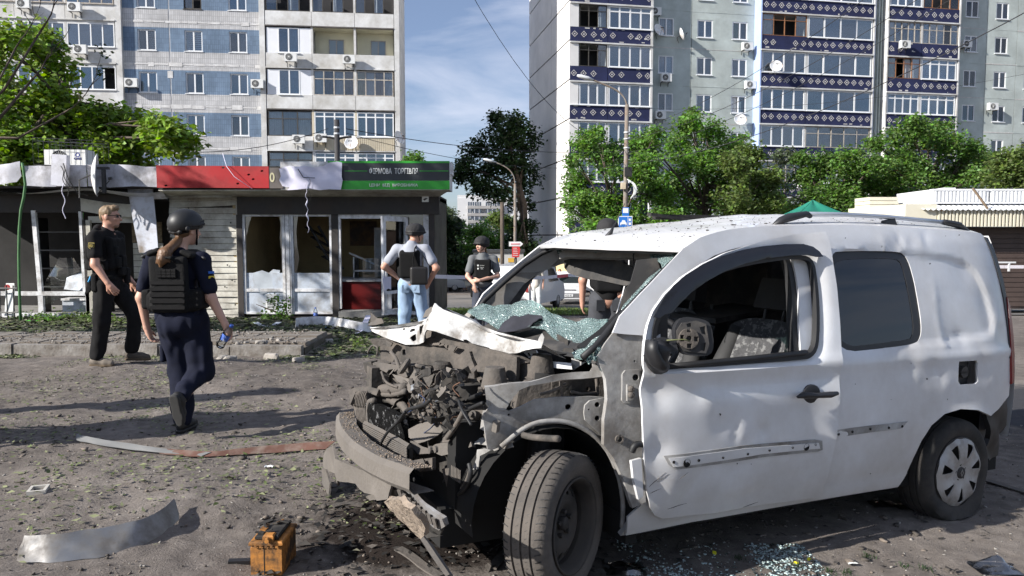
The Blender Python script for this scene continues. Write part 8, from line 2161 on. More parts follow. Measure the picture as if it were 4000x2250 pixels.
# woman in navy walking away, helmet, ponytail, bottle
P2=at(712,1678,5.83);P2.z=g1(P2.x,P2.y)
WOM=person_root('person',P2,'woman in navy uniform with black helmet and ponytail walking away holding a bottle')
def woman_navy(root):
 hipL,hipR=v3(-.085,.06,.88),v3(.095,.05,.89)
 kneeL,ankL=v3(-.055,.11,.47),v3(0.,.03,.1)
 kneeR,ankR=v3(.125,.09,.48),v3(.095,-.215,.315)
 shL,shR=v3(-.205,.03,1.365),v3(.175,.03,1.345)
 elL,wrL=v3(-.3,.03,1.06),v3(-.285,.07,.82)
 elR,wrR=v3(.245,.02,1.06),v3(.345,.04,.845)
 neck=v3(0.,.05,1.45);hd=v3(.045,.085,1.575)
 B=Body(.025)
 B.chain([v3(0.,.05,.92),v3(-.01,.05,1.08),v3(-.015,.04,1.26),v3(-.01,.04,1.38)],[.135,.112,.125,.085]);B.cap(shL,shR,.05,.05);B.cap(v3(-.01,.04,1.38),neck,.05,.048);B.cap(neck,hd-v3(.01,.02,.05),.048,.048)
 B.chain([shL,elL,wrL],[.048,.04,.026]);B.chain([shR,elR,wrR],[.048,.04,.026])
 B.chain([hipL,kneeL,ankL],[.1,.06,.042]);B.chain([hipR,kneeR,ankR],[.1,.06,.042])
 T,rot,M=head(B,hd,-.55,0.,.96)
 hand(B,wrL,(.22,.2,-.95),(-1,-.2,0),.95,.75,1)
 hc=hand(B,wrR,(.3,.12,-.95),(1,-.3,.3),.95,.85,-1)
 B.build('body',M_SKINL,root,.0068)
 S=Body(.03)
 S.chain([v3(0.,.05,.93),v3(-.01,.05,1.08),v3(-.015,.04,1.26),v3(-.01,.04,1.38)],[.155,.135,.145,.09]);S.cap(shL,shR,.066,.066)
 S.cap(shL,shL+(elL-shL)*.72,.068,.064);S.cap(shR,shR+(elR-shR)*.72,.068,.064);S.cap(v3(-.01,.04,1.39),v3(0.,.05,1.43),.062,.056);S.rbox(v3(0.,.05,.93),v3(.165,.12,.055),.04)
 S.build('shirt',M_NAVYC,root,.0085,(.01,11,2))
 Tr=Body(.035)
 Tr.ell(v3(0.,.035,.9),v3(.165,.135,.125));Tr.ell(v3(-.07,-.005,.86),v3(.09,.085,.11),k=.06);Tr.ell(v3(.08,-.012,.87),v3(.09,.085,.11),k=.06)
 Tr.chain([hipL+v3(0,0,-.02),kneeL,ankL+v3(0,0,0.)],[.118,.088,.068]);Tr.chain([hipR+v3(0,0,-.02),kneeR,ankR+v3(0,.02,.03)],[.118,.088,.066])
 Tr.build('trousers',M_NAVYC,root,.0085,(.018,9,6))
 for(c,h)in(((-.158,.075,.62),(.02,.045,.07)),((.196,.075,.64),(.02,.045,.07))):Body(.01).rbox(v3(*c),v3(*h),.015).build('leg_pocket',M_NAVYC,root,.01)
 shoe(root,ankL,(.1,1),M_SHOEB,M_SHOEB,s=.93)
 shoe(root,ankR,(.12,1),M_SHOEB,pm('worn_black_sole',(.035,.034,.033),.9),pitch=1.25,s=.93)
 V=Body(.02)
 V.rbox(v3(-.015,-.115,1.17),v3(.145,.035,.215),.03);V.rbox(v3(-.015,.2,1.17),v3(.14,.035,.2),.03)
 V.rbox(v3(-.015,.045,1.045),v3(.205,.165,.085),.05)
 ve=V.build('plate_carrier',M_VEST,root,.0095,(.004,16,5))
 for sx,z in((-1,1.415),(1,1.4)):
  b_=Body(.02);b_.rbox(v3(-.015+sx*.125,.04,z),v3(.055,.15,.022),.02,(0,sx*.38,0));obj('shoulder_strap',b_.mesh('shoulder_strap',M_VEST,.0095),ve)
  Body(.01).cap(v3(-.015+sx*.2,-.01,z-.02),v3(-.015+sx*.235,-.03,z-.035),.016,.014).build('strap_buckle',M_SHOEB,root,.008)
 b_=Body(.012);b_.cap(v3(-.06,-.155,1.345),v3(-.05,-.175,1.375),.01,.01);b_.cap(v3(-.05,-.175,1.375),v3(.03,-.175,1.375),.01,.01);b_.cap(v3(.03,-.175,1.375),v3(.04,-.155,1.345),.01,.01);obj('drag_handle',b_.mesh('drag_handle',M_VEST,.007),ve)
 for q in range(5):
  MB().box(-.145,.115,-.158,-.15,.985+q*.047,1.01+q*.047).build('webbing',M_BLKC,ve)
 MB().box(-.085,.055,-.16,-.15,1.225,1.29).build('velcro_panel',M_BLKC,ve)
 for q in range(3):
  for p in range(4):MB().box(-.085+p*.036,-.053+p*.036,-.165,-.159,1.228+q*.021,1.245+q*.021).build('velcro_square',M_VEST,ve)
 for sx in(-1,1):obj('side_panel',Body(.012).rbox(v3(-.015+sx*.19,0.,1.055),v3(.035,.11,.075),.02).mesh('side_panel',M_VEST,.0095),ve)
 H=Body(.012)
 H.ell(T((0,-.012,.06)),v3(.118,.138,.118),rot);H.cut(T((0,0,.012)),M@np.array([0,.12,-1.]));
 he=H.build('helmet',M_HELM,root,.0065)
 for sx in(-1,1):
  b_=Body(.008);b_.cap(T((sx*.116,-.03,.045)),T((sx*.112,.075,.06)),.013,.013);b_.cap(T((sx*.112,.03,.04)),T((sx*.1,.085,.085)),.011,.009);b_.ell(T((sx*.118,-.075,.018)),v3(.012,.02,.022),rot);obj('helmet_rail',b_.mesh('helmet_rail',M_SHOEB,.0065),he)
  MB().tube([T((sx*.098,.02,.02)),T((sx*.085,.03,-.04)),T((sx*.03,.065,-.11))],.007,6).build('chin_strap',M_VEST,he)
 b_=Body(.01);b_.cap(T((-.06,-.105,-.005)),T((.06,-.105,-.005)),.016,.016);b_.ell(T((0,-.118,-.008)),v3(.022,.012,.018),rot);obj('nape_strap',b_.mesh('nape_strap',M_SHOEB,.0065),he)
 MB().tube([T((-.08,-.04,0.)),T((-.04,-.1,-.02)),T((.04,-.1,-.02)),T((.08,-.04,0))],.01,6).build('retention_strap',M_VEST,he)
 Hr=Body(.012);Hr.ell(T((0,-.045,-.012)),v3(.068,.06,.045),rot)
 base=hd+v3(-.035,-.085,-.075)
 Hr.chain([base,base+v3(-.01,-.035,-.03),v3(-.028,-.14,1.415),v3(-.042,-.158,1.36),v3(-.056,-.16,1.31)],[.02,.024,.03,.032,.01],.03)
 Hr.chain([base,v3(-.01,-.138,1.41),v3(.012,-.156,1.345)],[.02,.024,.006],.03);Hr.chain([base,v3(-.05,-.135,1.41),v3(-.09,-.152,1.335)],[.02,.024,.005],.03)
 Hr.build('hair',M_HAIRB,root,.005,(.0022,160,1))
 MB().lathe([(.018+.006*math.cos(k),.006*math.sin(k))for k in[q*math.pi/3 for q in range(6)]],14,Matrix.Translation(base),closed=True).build('hair_tie',M_LEATHER,root)
 c=v3(.262,-.005,1.235)
 patch(root,'flag_patch',c+v3(0,0,.014),(.9,-.45,.1),(0,0,1),[(-.028,-.001),(.028,-.001),(.028,.018),(-.028,.018)],pm('flag_blue',(.02,.12,.5),.7))
 patch(root,'flag_patch',c+v3(0,0,-.006),(.9,-.45,.1),(0,0,1),[(-.028,-.018),(.028,-.018),(.028,.001),(-.028,.001)],pm('flag_yellow',(.72,.52,.03),.7))
 return hc
hc=woman_navy(WOM)
def bottle(name,M,label,cat='bottle',full=True,h=.22,r=.032):
 pass
 root=empty(name,label=label,cat=cat);root.matrix_world=M
 k=h/.22;kr=r/.032
 prof=[(.001,0),(.027*kr,0),(.032*kr,.008*k),(.031*kr,.05*k),(.0325*kr,.06*k),(.031*kr,.07*k),(.032*kr,.13*k),(.03*kr,.155*k),(.016*kr,.19*k),(.0135*kr,.2*k)]
 MB().lathe(prof,20).build('bottle_body',glass('clear_plastic',(.93,.96,.98),.03,.1),root,smooth=True)
 MB().lathe([(.0335*kr,.075*k),(.0337*kr,.078*k),(.0337*kr,.122*k),(.0335*kr,.125*k)],20).build('bottle_label',pm('blue_bottle_label',(.05,.13,.5),.5,var=.1,vs=20,dirt=(.7,.75,.85),dirt_amt=.15,ds=40,hard=.03),root,smooth=True)
 MB().lathe([(.0155*kr,.196*k),(.0155*kr,.216*k),(.001,.217*k)],14).build('cap',pm('blue_cap',(.03,.1,.42),.4),root)
 return root
hw=Vector(hc)+Vector((P2.x,P2.y,P2.z))
bottle('water_bottle',Matrix.Translation(hw+Vector((-.05,-.01,-.095)))@Matrix.Rotation(R(33),4,'Y')@Matrix.Rotation(R(10),4,'X'),'clear plastic water bottle with blue label in the walking woman\'s hand')
# helmeted people at the kiosk and behind the van
def covered_helmet(root,T,rot,M,s=1.):
 H=Body(.012)
 H.ell(T((0,-.008,.062)),v3(.124,.142,.112)*s,rot);H.rbox(T((0,.08,.03)),v3(.098,.055,.014)*s,.012*s,rot,.03);H.ell(T((0,-.09,0.)),v3(.1,.05,.045)*s,rot)
 H.cut(T((0,0,-.03)),M@np.array([0,-.18,-1.]))
 H.cut(T((0,.1,.018)),M@np.array([0,.55,-1.]))
 he=H.build('helmet',M_HELMC,root,.009,(.003,25,2))
 MB().lathe([(.127*s+.004*math.cos(k),.01*math.sin(k))for k in[q*math.pi/3 for q in range(6)]],26,Matrix.Translation(T((0,-.006,.045)))@Matrix.Rotation(math.atan2(M[1][0],M[0][0]),4,'Z')@Matrix.Scale(1.14,4,(0,1,0)),closed=True).build('helmet_band',M_SHOEB,he)
 for sx in(-1,1):MB().tube([T((sx*.085,.01,-0.)),T((sx*.07,.03,-.06)),T((0.,.06,-.115))],.006,5).build('chin_strap',M_VEST,he)
def face_bits(root,T,rot):
 for sx in(-1,1):MB().obox(T((sx*.031,.088,.02)),(.024,.01,.008),rot).build('eye',M_EYE,root)
 for sx in(-1,1):MB().obox(T((sx*.032,.094,.038)),(.034,.008,.006),rot).build('eyebrow',M_HAIRB,root)
 MB().obox(T((0,.1,-.056)),(.04,.01,.01),rot).build('mouth',M_LIP,root)
P3=at(1610,1245,11.);P3.z=g1(P3.x,P3.y)
JM=person_root('person',P3,'man in light blue jeans, grey polo, black vest and helmet, hands on hips')
def jeans_man(root):
 yaw=-.5
 hipL,hipR=v3(-.1,.03,.93),v3(.085,0.,.93)
 kneeL,ankL=v3(-.115,.03,.5),v3(-.13,.05,.09);kneeR,ankR=v3(.15,.06,.5),v3(.2,.12,.09)
 shL,shR=v3(-.215,.03,1.44),v3(.2,-.03,1.44)
 elL,wrL=v3(-.395,-.03,1.19),v3(-.2,.08,1.02);elR,wrR=v3(.37,-.1,1.18),v3(.25,-.02,.96)
 neck=v3(0.,.02,1.52);hd=v3(.055,.06,1.655)
 B=Body(.025)
 B.chain([v3(-.005,.02,.96),v3(-.01,.01,1.14),v3(-.01,0.,1.34),v3(-.005,0.,1.45)],[.14,.13,.155,.1]);B.cap(shL,shR,.062,.062);B.cap(v3(0,0,1.45),neck,.064,.06);B.cap(neck,hd-v3(.01,.01,.05),.06,.058)
 B.chain([shL,elL,wrL],[.056,.046,.031]);B.chain([shR,elR,wrR],[.056,.046,.031]);B.chain([hipL,kneeL,ankL],[.1,.065,.045]);B.chain([hipR,kneeR,ankR],[.1,.065,.045])
 T,rot,M=head(B,hd,-1.05,-.05)
 hand(B,wrL,(.6,.35,-.5),(-.3,-.9,.3),1,.7,-1);hand(B,wrR,(-.35,.25,-.85),(.8,-.5,0),1,.7,1)
 B.build('body',M_SKIN,root,.01)
 S=Body(.03);S.chain([v3(-.005,.02,1.),v3(-.01,.01,1.14),v3(-.01,0.,1.34),v3(-.005,0,1.46)],[.152,.145,.168,.1]);S.cap(shL,shR,.076,.076);S.cap(v3(0,0,1.47),v3(0,.01,1.515),.072,.07);S.cap(shL,shL+(elL-shL)*.62,.078,.076);S.cap(shR,shR+(elR-shR)*.62,.078,.076)
 S.build('polo_shirt',M_POLO,root,.012,(.006,9,3))
 Tr=Body(.03);Tr.ell(v3(-.005,.02,.93),v3(.165,.125,.12));Tr.ell(v3(-.08,-.045,.9),v3(.085,.075,.095));Tr.ell(v3(.08,-.06,.9),v3(.085,.075,.095));Tr.chain([hipL,kneeL,ankL],[.115,.09,.078]);Tr.chain([hipR,kneeR,ankR],[.115,.09,.078])
 tr=Tr.build('jeans',M_JEANS,root,.011,(.015,9,8))
 for sx,y in((-1,-.125),(1,-.14)):MB().obox((sx*.082,y+.024,.875),(.1,.02,.11),(.1,0,-sx*.25)).build('back_pocket',M_JEANS,tr)
 MB().lathe([(.15,1.005),(.153,1.008),(.153,1.038),(.15,1.04)],22,Matrix.Translation((-.005,.015,0))@Matrix.Scale(.9,4,(0,1,0))).build('belt',M_LEATHER,root)
 shoe(root,ankL,(.15,1),M_SHOEB,M_SOLE);shoe(root,ankR,(.5,1),M_SHOEB,M_SOLE)
 V=Body(.02);V.rbox(v3(-.01,-.145,1.22),v3(.15,.035,.19),.03,(0,0,.05));V.rbox(v3(-.01,.15,1.22),v3(.15,.035,.18),.03);V.rbox(v3(-.01,0.,1.12),v3(.185,.155,.09),.05);V.cap(v3(-.12,-.13,1.4),v3(-.12,.12,1.42),.035,.035);V.cap(v3(.1,-.13,1.4),v3(.1,.12,1.42),.035,.035);V.cap(v3(-.12,0,1.475),v3(-.12,-.02,1.475),.03,.03);V.cap(v3(.1,0,1.475),v3(.1,-.02,1.475),.03,.03)
 V.build('vest',M_VEST,root,.012)
 covered_helmet(root,T,rot,M);face_bits(root,T,rot)
 bag=Body(.015);bag.rbox(v3(.13,-.22,1.07),v3(.125,.05,.13),.03,(0,0,.25));bg=bag.build('shoulder_bag',pm('black_leather_bag',(.02,.018,.017),.45,var=.2,vs=6),root,.012)
 MB().tube([(.06,-.24,1.18),(.05,-.22,1.3),(.07,-.17,1.46),(.08,0.,1.5)],.022,6,squash=.35).build('bag_strap',M_VEST,root)
 MB().tube([(.035,-.275,1.18),(.03,-.285,.95)],.008,5).build('zip',M_METALD,bg)
jeans_man(JM)
P4=at(1885,1245,12.3);P4.z=g1(P4.x,P4.y)
YW=person_root('person',P4,'young woman in grey T-shirt, black vest and helmet with crossed wrists')
def young_woman(root):
 hipL,hipR=v3(-.075,0,.87),v3(.085,.02,.87)
 kneeL,ankL=v3(-.085,-.03,.46),v3(-.1,0,.09);kneeR,ankR=v3(.09,-.02,.46),v3(.1,.03,.09)
 shL,shR=v3(-.165,-.02,1.335),v3(.185,.03,1.335)
 elL,wrL=v3(-.235,-.1,1.06),v3(-.12,-.22,.93);elR,wrR=v3(.25,-.06,1.07),v3(-.04,-.24,1.)
 neck=v3(0.,-0.,1.43);hd=v3(-.01,-.02,1.55)
 B=Body(.022)
 B.chain([v3(0,0,.9),v3(0,0,1.06),v3(.005,0,1.25),v3(.005,0,1.36)],[.125,.105,.12,.08]);B.cap(shL,shR,.048,.048);B.cap(v3(0,0,1.36),neck,.045,.043);B.cap(neck,hd-v3(0,-.01,.05),.043,.043)
 B.chain([shL,elL,wrL],[.046,.038,.024]);B.chain([shR,elR,wrR],[.046,.038,.024]);B.chain([hipL,kneeL,ankL],[.095,.058,.042]);B.chain([hipR,kneeR,ankR],[.095,.058,.042])
 T,rot,M=head(B,hd,math.pi-.75,0,.92)
 hand(B,wrL,(.15,-.1,-1),(-.5,-1,0),.9,.5,1);hand(B,wrR,(-1,.1,-.1),(0,-1,.3),.9,.6,1)
 B.build('body',M_SKINL,root,.01)
 S=Body(.028);S.chain([v3(0,0,.95),v3(0,0,1.06),v3(.005,0,1.25),v3(.005,0,1.37)],[.145,.13,.142,.085]);S.cap(shL,shR,.062,.062);S.cap(shL,shL+(elL-shL)*.66,.064,.066);S.cap(shR,shR+(elR-shR)*.66,.064,.066);S.cap(v3(0,0,1.37),v3(0,0,1.4),.075,.06)
 S.build('t_shirt',M_TEE,root,.012,(.006,9,4))
 Tr=Body(.03);Tr.ell(v3(0,0,.88),v3(.155,.12,.12));Tr.chain([hipL,kneeL,ankL],[.108,.08,.068]);Tr.chain([hipR,kneeR,ankR],[.108,.08,.068]);Tr.build('trousers',M_NAVYT,root,.012,(.01,8,5))
 shoe(root,ankL,(-.2,-1),M_SHOEB,M_SHOEB,s=.9);shoe(root,ankR,(.1,-1),M_SHOEB,M_SHOEB,s=.9)
 V=Body(.02);V.rbox(v3(.01,-.13,1.15),v3(.135,.035,.18),.03);V.rbox(v3(.01,.13,1.15),v3(.13,.035,.18),.03);V.rbox(v3(.01,0,1.04),v3(.17,.14,.08),.05);V.cap(v3(-.09,-.12,1.31),v3(-.09,.12,1.33),.024,.024);V.cap(v3(.11,-.12,1.31),v3(.11,.12,1.33),.024,.024)
 ve=V.build('vest',M_VEST,root,.012)
 for z,w in((1.235,.07),(1.205,.062),(1.182,.04)):
  t_=text_mesh('vest_lettering','ПОЛІЦІЯ' if z>1.23 else('ПРЕСА' if w>.05 else 'МВС'),.02,M_TXT,ve,w,.012);t_.location=(0.,-.168,z);t_.rotation_euler=(math.pi/2,0,0)
 for z in(1.236,1.185):patch(root,'vest_badge',v3(-.065,-.168,z),(0,-1,0),(0,0,1),[(-.012,.014),(.012,.014),(.012,-.006),(0,-.016),(-.012,-.006)],M_TXT)
 covered_helmet(root,T,rot,M,.95);face_bits(root,T,rot)
 Hr=Body(.012);Hr.chain([T((.03,-.1,-.02)),T((.03,-.13,-.12)),T((.03,-.11,-.18))],[.03,.024,.008]);Hr.build('hair',M_HAIRB,root,.009)
 MB().obox((-.045,-.27,.855),(.035,.012,.075),(.3,-.5,0)).build('phone',M_SHADES,root)
 Body(.01).rbox(v3(-.155,-.02,.8),v3(.04,.04,.09),.03).build('bottle_pouch',M_VEST,root,.01)
young_woman(YW)
P5=at(2370,1400,8.3);P5.z=g1(P5.x,P5.y)
BM=person_root('person',P5,'helmeted person in dark grey jeans standing behind the van, seen through its cab')
def back_person(root):
 hipL,hipR=v3(-.09,0,.93),v3(.09,0,.93)
 shL,shR=v3(-.2,0,1.43),v3(.2,0,1.43)
 elL,wrL=v3(-.27,0.,1.15),v3(-.27,.05,.92);elR,wrR=v3(.27,0.,1.18),v3(.19,-.12,1.02)
 hd=v3(0.,.03,1.66)
 B=Body(.025);B.chain([v3(0,0,.96),v3(0,0,1.15),v3(0,0,1.34),v3(0,0,1.45)],[.14,.13,.15,.1]);B.cap(shL,shR,.06,.06);B.cap(v3(0,0,1.45),hd-v3(0,.02,.05),.062,.058)
 B.chain([shL,elL,wrL],[.055,.045,.03]);B.chain([shR,elR,wrR],[.055,.045,.03])
 legs=[([hipL,v3(-.1,.02,.5),v3(-.11,0,.09)]),([hipR,v3(.1,.02,.5),v3(.12,0,.09)])]
 for L in legs:B.chain(L,[.1,.065,.045])
 T,rot,M=head(B,hd,.1)
 hand(B,wrL,(0,.1,-1),(-1,0,0),1,.5,1);hand(B,wrR,(-.9,.1,-.3),(0,-1,.2),1,.6,1)
 B.build('body',M_SKIN,root,.012)
 S=Body(.03);S.chain([v3(0,0,1.),v3(0,0,1.15),v3(0,0,1.34),v3(0,0,1.46)],[.15,.145,.165,.09]);S.cap(shL,shR,.075,.075);S.cap(shL,shL+(elL-shL)*.5,.075,.072);S.cap(shR,shR+(elR-shR)*.5,.075,.072);S.build('shirt',M_BLKC,root,.013)
 Tr=Body(.03);Tr.ell(v3(0,0,.94),v3(.17,.13,.12));Tr.ell(v3(-.085,-.06,.9),v3(.09,.075,.1));Tr.ell(v3(.085,-.06,.9),v3(.09,.075,.1))
 for L in legs:Tr.chain(L,[.118,.096,.085])
 tr=Tr.build('jeans',M_JEANSG,root,.012,(.01,8,2))
 for sx in(-1,1):MB().obox((sx*.088,-.128,.885),(.1,.02,.12),(.1,0,-sx*.25)).build('back_pocket',pm('grey_denim_pocket',(.032,.034,.04),.9),tr)
 V=Body(.02);V.rbox(v3(0,-.14,1.22),v3(.15,.035,.19),.03);V.rbox(v3(0,.14,1.22),v3(.15,.035,.19),.03);V.rbox(v3(0,0,1.13),v3(.185,.15,.08),.05);V.build('vest',M_VEST,root,.013)
 for L in legs:shoe(root,L[2],(.1,1),M_SHOEB,M_SOLE)
 covered_helmet(root,T,rot,M)
 MB().lathe([(.034,-.012),(.036,0),(.034,.012)],14,Matrix.Translation(tuple(wrR+v3(.02,0.,.02)))@Matrix.Rotation(R(80),4,'Y')).build('wristwatch',M_SHOEB,root)
back_person(BM)
def passer(u,v,Y,label,top,legs_,skin_=M_SKIN,h=1.74,stride=0.,hair=None,shorts=False,bag=False):
 p=at(u,v,Y);r_=person_root('person',(p.x,p.y,p.z),label);s=h/1.74
 B=Body(.03);B.chain([v3(0,0,.9),v3(0,0,1.15),v3(0,0,1.38)],[.13,.12,.12]);B.cap(v3(-.18,0,1.38),v3(.18,0,1.38),.055,.055);B.cap(v3(0,0,1.38),v3(0,0,1.5),.055,.05)
 B.ell(v3(0,0,1.6),v3(.08,.095,.115));B.cap(v3(0,-.095,1.6),v3(0,-.108,1.58),.012,.014,.01)
 for sx in(-1,1):
  B.chain([v3(sx*.2,0,1.38),v3(sx*.25,.02,1.12),v3(sx*.24,-.06,.88)],[.05,.04,.028]);B.chain([v3(sx*.085,0,.9),v3(sx*.09,-sx*stride*.5,.48),v3(sx*.09,-sx*stride,.08)],[.095,.062,.045]);hand(B,v3(sx*.24,-.06,.88),(0,-.1,-1),(sx,0,0),1,.4,-sx)
 B.build('body',skin_,r_,.02)
 S=Body(.03);S.chain([v3(0,0,.92),v3(0,0,1.15),v3(0,0,1.39)],[.15,.14,.13]);S.cap(v3(-.18,0,1.37),v3(.18,0,1.37),.072,.072)
 for sx in(-1,1):S.cap(v3(sx*.2,0,1.37),v3(sx*.235,.01,1.2),.07,.066)
 S.build('shirt',top,r_,.02)
 Tr=Body(.03);Tr.ell(v3(0,0,.9),v3(.165,.13,.12))
 for sx in(-1,1):
  L=[v3(sx*.085,0,.9),v3(sx*.09,-sx*stride*.5,.48),v3(sx*.09,-sx*stride,.1)]
  Tr.chain(L[:2]if shorts else L,[.115,.09]if shorts else[.115,.085,.07])
  shoe(r_,v3(sx*.09,-sx*stride,.09),(0,-1),M_SHOEB,M_SOLE)
 Tr.build('shorts' if shorts else 'trousers',legs_,r_,.02)
 if hair is not None:
  H=Body(.02);H.ell(v3(0,.02,1.63),v3(.092,.1,.11));H.cut((0,-.05,1.6),(0,-1,-.5));H.build('hair',hair,r_,.02)
 if bag:Body(.02).rbox(v3(0.,.18,1.15),v3(.15,.09,.2),.05).build('backpack',M_VEST,r_,.025)
 r_.scale=(s,)*3
 return r_
passer(1817,1137,59,'far passer-by in a bright cyan T-shirt and dark shorts',pm('cyan_tee',(.09,.48,.6),.8),pm('dark_shorts',(.03,.03,.035),.9),shorts=True,h=1.8)
passer(1787,1138,60,'far passer-by in a grey top and black trousers',pm('grey_top',(.4,.4,.43),.8),M_BLKC,hair=M_HAIRB,h=1.66)
passer(2095,1212,26.5,'person in white trousers with a black backpack seen under the far windscreen post',pm('white_top',(.6,.55,.5),.8),pm('white_trousers',(.72,.72,.72),.8),h=1.7,stride=.18,bag=True)
passer(2186,1180,38,'red haired person behind the white saloon',pm('lilac_top',(.45,.48,.65),.8),M_NAVYT,hair=pm('red_hair',(.25,.06,.02),.6),h=1.68)
# STREET FURNITURE, FAR VEHICLES, STALL
M_POLE=pm('concrete_pole',(.21,.19,.17),.9,var=.2,vs=3,dirt=(.18,.11,.06),dirt_amt=.15,ds=2)
M_LAMP=pm('lamp_head_grey',(.6,.61,.62),.4,var=.08,vs=4)
M_WIRE=pm('overhead_wire',(.025,.025,.028),.7,var=.1,vs=3)
def lamp_post(u0,v0,u1,v1,arm,head_,Y,label,r0,r1):
 b0=at(u0,v0,Y);zg=float(gz0(b0.x,Y));top=at(u1,v1,Y)
 r_=empty('street_lamp',(b0.x,Y,zg),0,label,'street lamp','street lamps along the road');o=Vector((b0.x,Y,zg))
 MB().tube([(0,0,-.3),top-o],[r0,r1],12).build('pole',M_POLE,r_,smooth=True)
 P=[top-o]+[at(u,v,Y)-o for u,v in arm]
 MB().tube(smooth_loop([tuple(p)for p in P],2,closed=False),r1*.45,8).build('arm',M_POLE,r_,smooth=True)
 h=at(*head_,Y)-o;e=P[-1];d=(e-h).normalized()
 MB().tube([h-d*.25,h-d*.1,h+d*.2,e+d*.1],[.06,.13,.14,.05],10,squash=.6).build('lamp_head',M_LAMP,r_,smooth=True)
 return r_,o
NP_,no=lamp_post(2440,900,2449,409,[(2440,381),(2412,353),(2363,331),(2310,310)],(2277,301),31.,'near concrete lamp post with cables, rising in front of the diamond balconies',.115,.08)
lamp_post(2013,900,2012,718,[(2009,690),(1987,657),(1932,632)],(1904,625),45.,'far lamp post beside the dark tree at the end of the street',.115,.08)
q=at(2444,672,30.8)-no
MB().obox((q.x+.1,-.25,q.z),(.28,.25,.38)).build('cable_box',M_CABLE,NP_)
for k in range(4):MB().tube(smooth_loop([tuple(at(2450,700,30.8)-no),tuple(at(2476+3*k,720,30.7)-no),tuple(at(2478+3*k,755,30.7)-no),tuple(at(2464,775,30.8)-no)],2,closed=False),.02,5).build('cable_loop',M_TXT,NP_)
MB().box(-.2,-.02,-.3,-.1,at(2430,740,31).z-no.z,at(2430,715,31).z-no.z).build('insulator',pm('ceramic_cream',(.6,.5,.36),.4),NP_)
for v in(520,545,580):MB().lathe([(.125,0),(.125,.05)],12,Matrix.Translation((.05,0,at(2440,v,31).z-no.z))).build('clamp_band',M_LAMP,NP_)
up=at(1318,640,22);utp=empty('utility_pole',(up.x,22,-.6),0,'dark utility pole rising behind the green kiosk sign','pole')
zt=at(1318,468,22).z+.6
MB().tube([(0,0,-.3),(0,0,zt)],.075,10).build('pole',pm('tarred_pole',(.035,.033,.034),.7,var=.2,vs=4),utp,smooth=True)
for dz in(.25,.42):MB().lathe([(.09,0),(.09,.05)],10,Matrix.Translation((0,0,zt-dz))).build('clamp_band',M_LAMP,utp)
for sx in(-1,1):MB().tube([(0,0,zt-.55),(sx*.2,0,zt-.5),(sx*.42,0,zt-.48)],.035,6).build('insulator',M_CABLE,utp)
tp=at(1963,1000,33);tpo=tag(MB().tube([(tp.x,33,-1.6),(tp.x-.02,33,at(1958,790,33).z)],.085,8).build('thin_dark_pole',M_BARK,smooth=True),'thin dark pole at the street end left of the dark tree','pole')
def wire(a,c,sag,label,r_=.012):
 r_*=.7
 P=[a.lerp(c,t/14)-Vector((0,0,sag*4*(t/14)*(1-t/14)))for t in range(15)]
 tag(MB().tube(P,r_,5).build('overhead_wire',M_WIRE),label,'wire','overhead wires')
wire(at(640,590,20),at(1282,502,22),.25,'overhead wire from the lime tree to the dark utility pole',.014)
wire(at(1352,503,22),at(2446,588,31),.3,'overhead wire from the dark utility pole to the near lamp post',.016)
wire(at(1352,520,22),at(2446,640,31),.5,'lower overhead wire between the dark pole and the near lamp post')
wire(at(2446,640,31),at(4150,-30,16),.7,'heavy wire rising to the right edge across the diamond balconies',.018)
wire(at(2446,545,31),at(3760,-120,17),.6,'wire rising from the near lamp post past the middle balconies')
wire(at(2446,600,31),at(3960,-160,17),.6,'second wire rising past the middle balconies')
wire(at(2446,520,31),at(3560,-140,18),.5,'third wire rising past the middle balconies')
wire(at(2444,560,31),at(1820,-60,20),1.2,'wire sweeping up through the sky to the top edge',.012)
wire(at(2446,420,31),at(4150,260,24),.5,'faint wire towards the far right windows',.008)
def flat(root,name,u0,u1,v0,v1,Y,mat,th=.03,dy=0.):
 a,c=at(u0,v1,Y),at(u1,v0,Y);return MB().box(a.x,c.x,Y-th+dy,Y+dy,a.z,c.z).build(name,mat,root)
M_BLUE=pm('sign_blue',(.02,.16,.55),.4,var=.04,vs=3);M_WS=pm('sign_white',(.78,.78,.78),.4,var=.04,vs=3)
ps=empty('parking_sign',(0,0,0),0,'blue parking sign with a white car on the near lamp post','sign')
flat(ps,'sign_plate',2414,2470,844,890,30.6,M_WS);flat(ps,'blue_panel',2417,2451,847,888,30.6,M_BLUE,.03,-.005);flat(ps,'blue_panel',2453,2467,847,888,30.6,M_BLUE,.03,-.005)
for(v0,v1)in((854,864),(869,879)):flat(ps,'white_square',2456,2464,v0,v1,30.6,M_WS,.03,-.01)
b=MB();P=[(2422,880),(2422,870),(2427,868),(2430,860),(2440,860),(2444,868),(2447,870),(2447,880),(2443,880),(2443,876),(2426,876),(2426,880)]
b.prism([(at(u,v,30.6).x,at(u,v,30.6).z)for u,v in P],Matrix(((1,0,0,0),(0,0,1,30.555),(0,1,0,0),(0,0,0,1))),.008);b.build('car_symbol',M_WS,ps)
s2=empty('small_sign',(0,0,0),0,'small white sign with blue rim above the parking sign','sign')
flat(s2,'sign_plate',2430,2457,810,844,30.6,M_BLUE);flat(s2,'white_panel',2433,2454,813,832,30.6,M_WS,.03,-.005)
rs_=empty('arrow_sign',(0,0,0),0,'white arrow board above a red list board on a post','sign')
Ya=27.
b=MB();P=[(1988,944),(2034,944),(2043,953),(2034,962),(1988,962)]
b.prism([(at(u,v,Ya).x,at(u,v,Ya).z)for u,v in P],Matrix(((1,0,0,0),(0,0,1,Ya),(0,1,0,0),(0,0,0,1))),.03);b.build('arrow_board',M_WS,rs_)
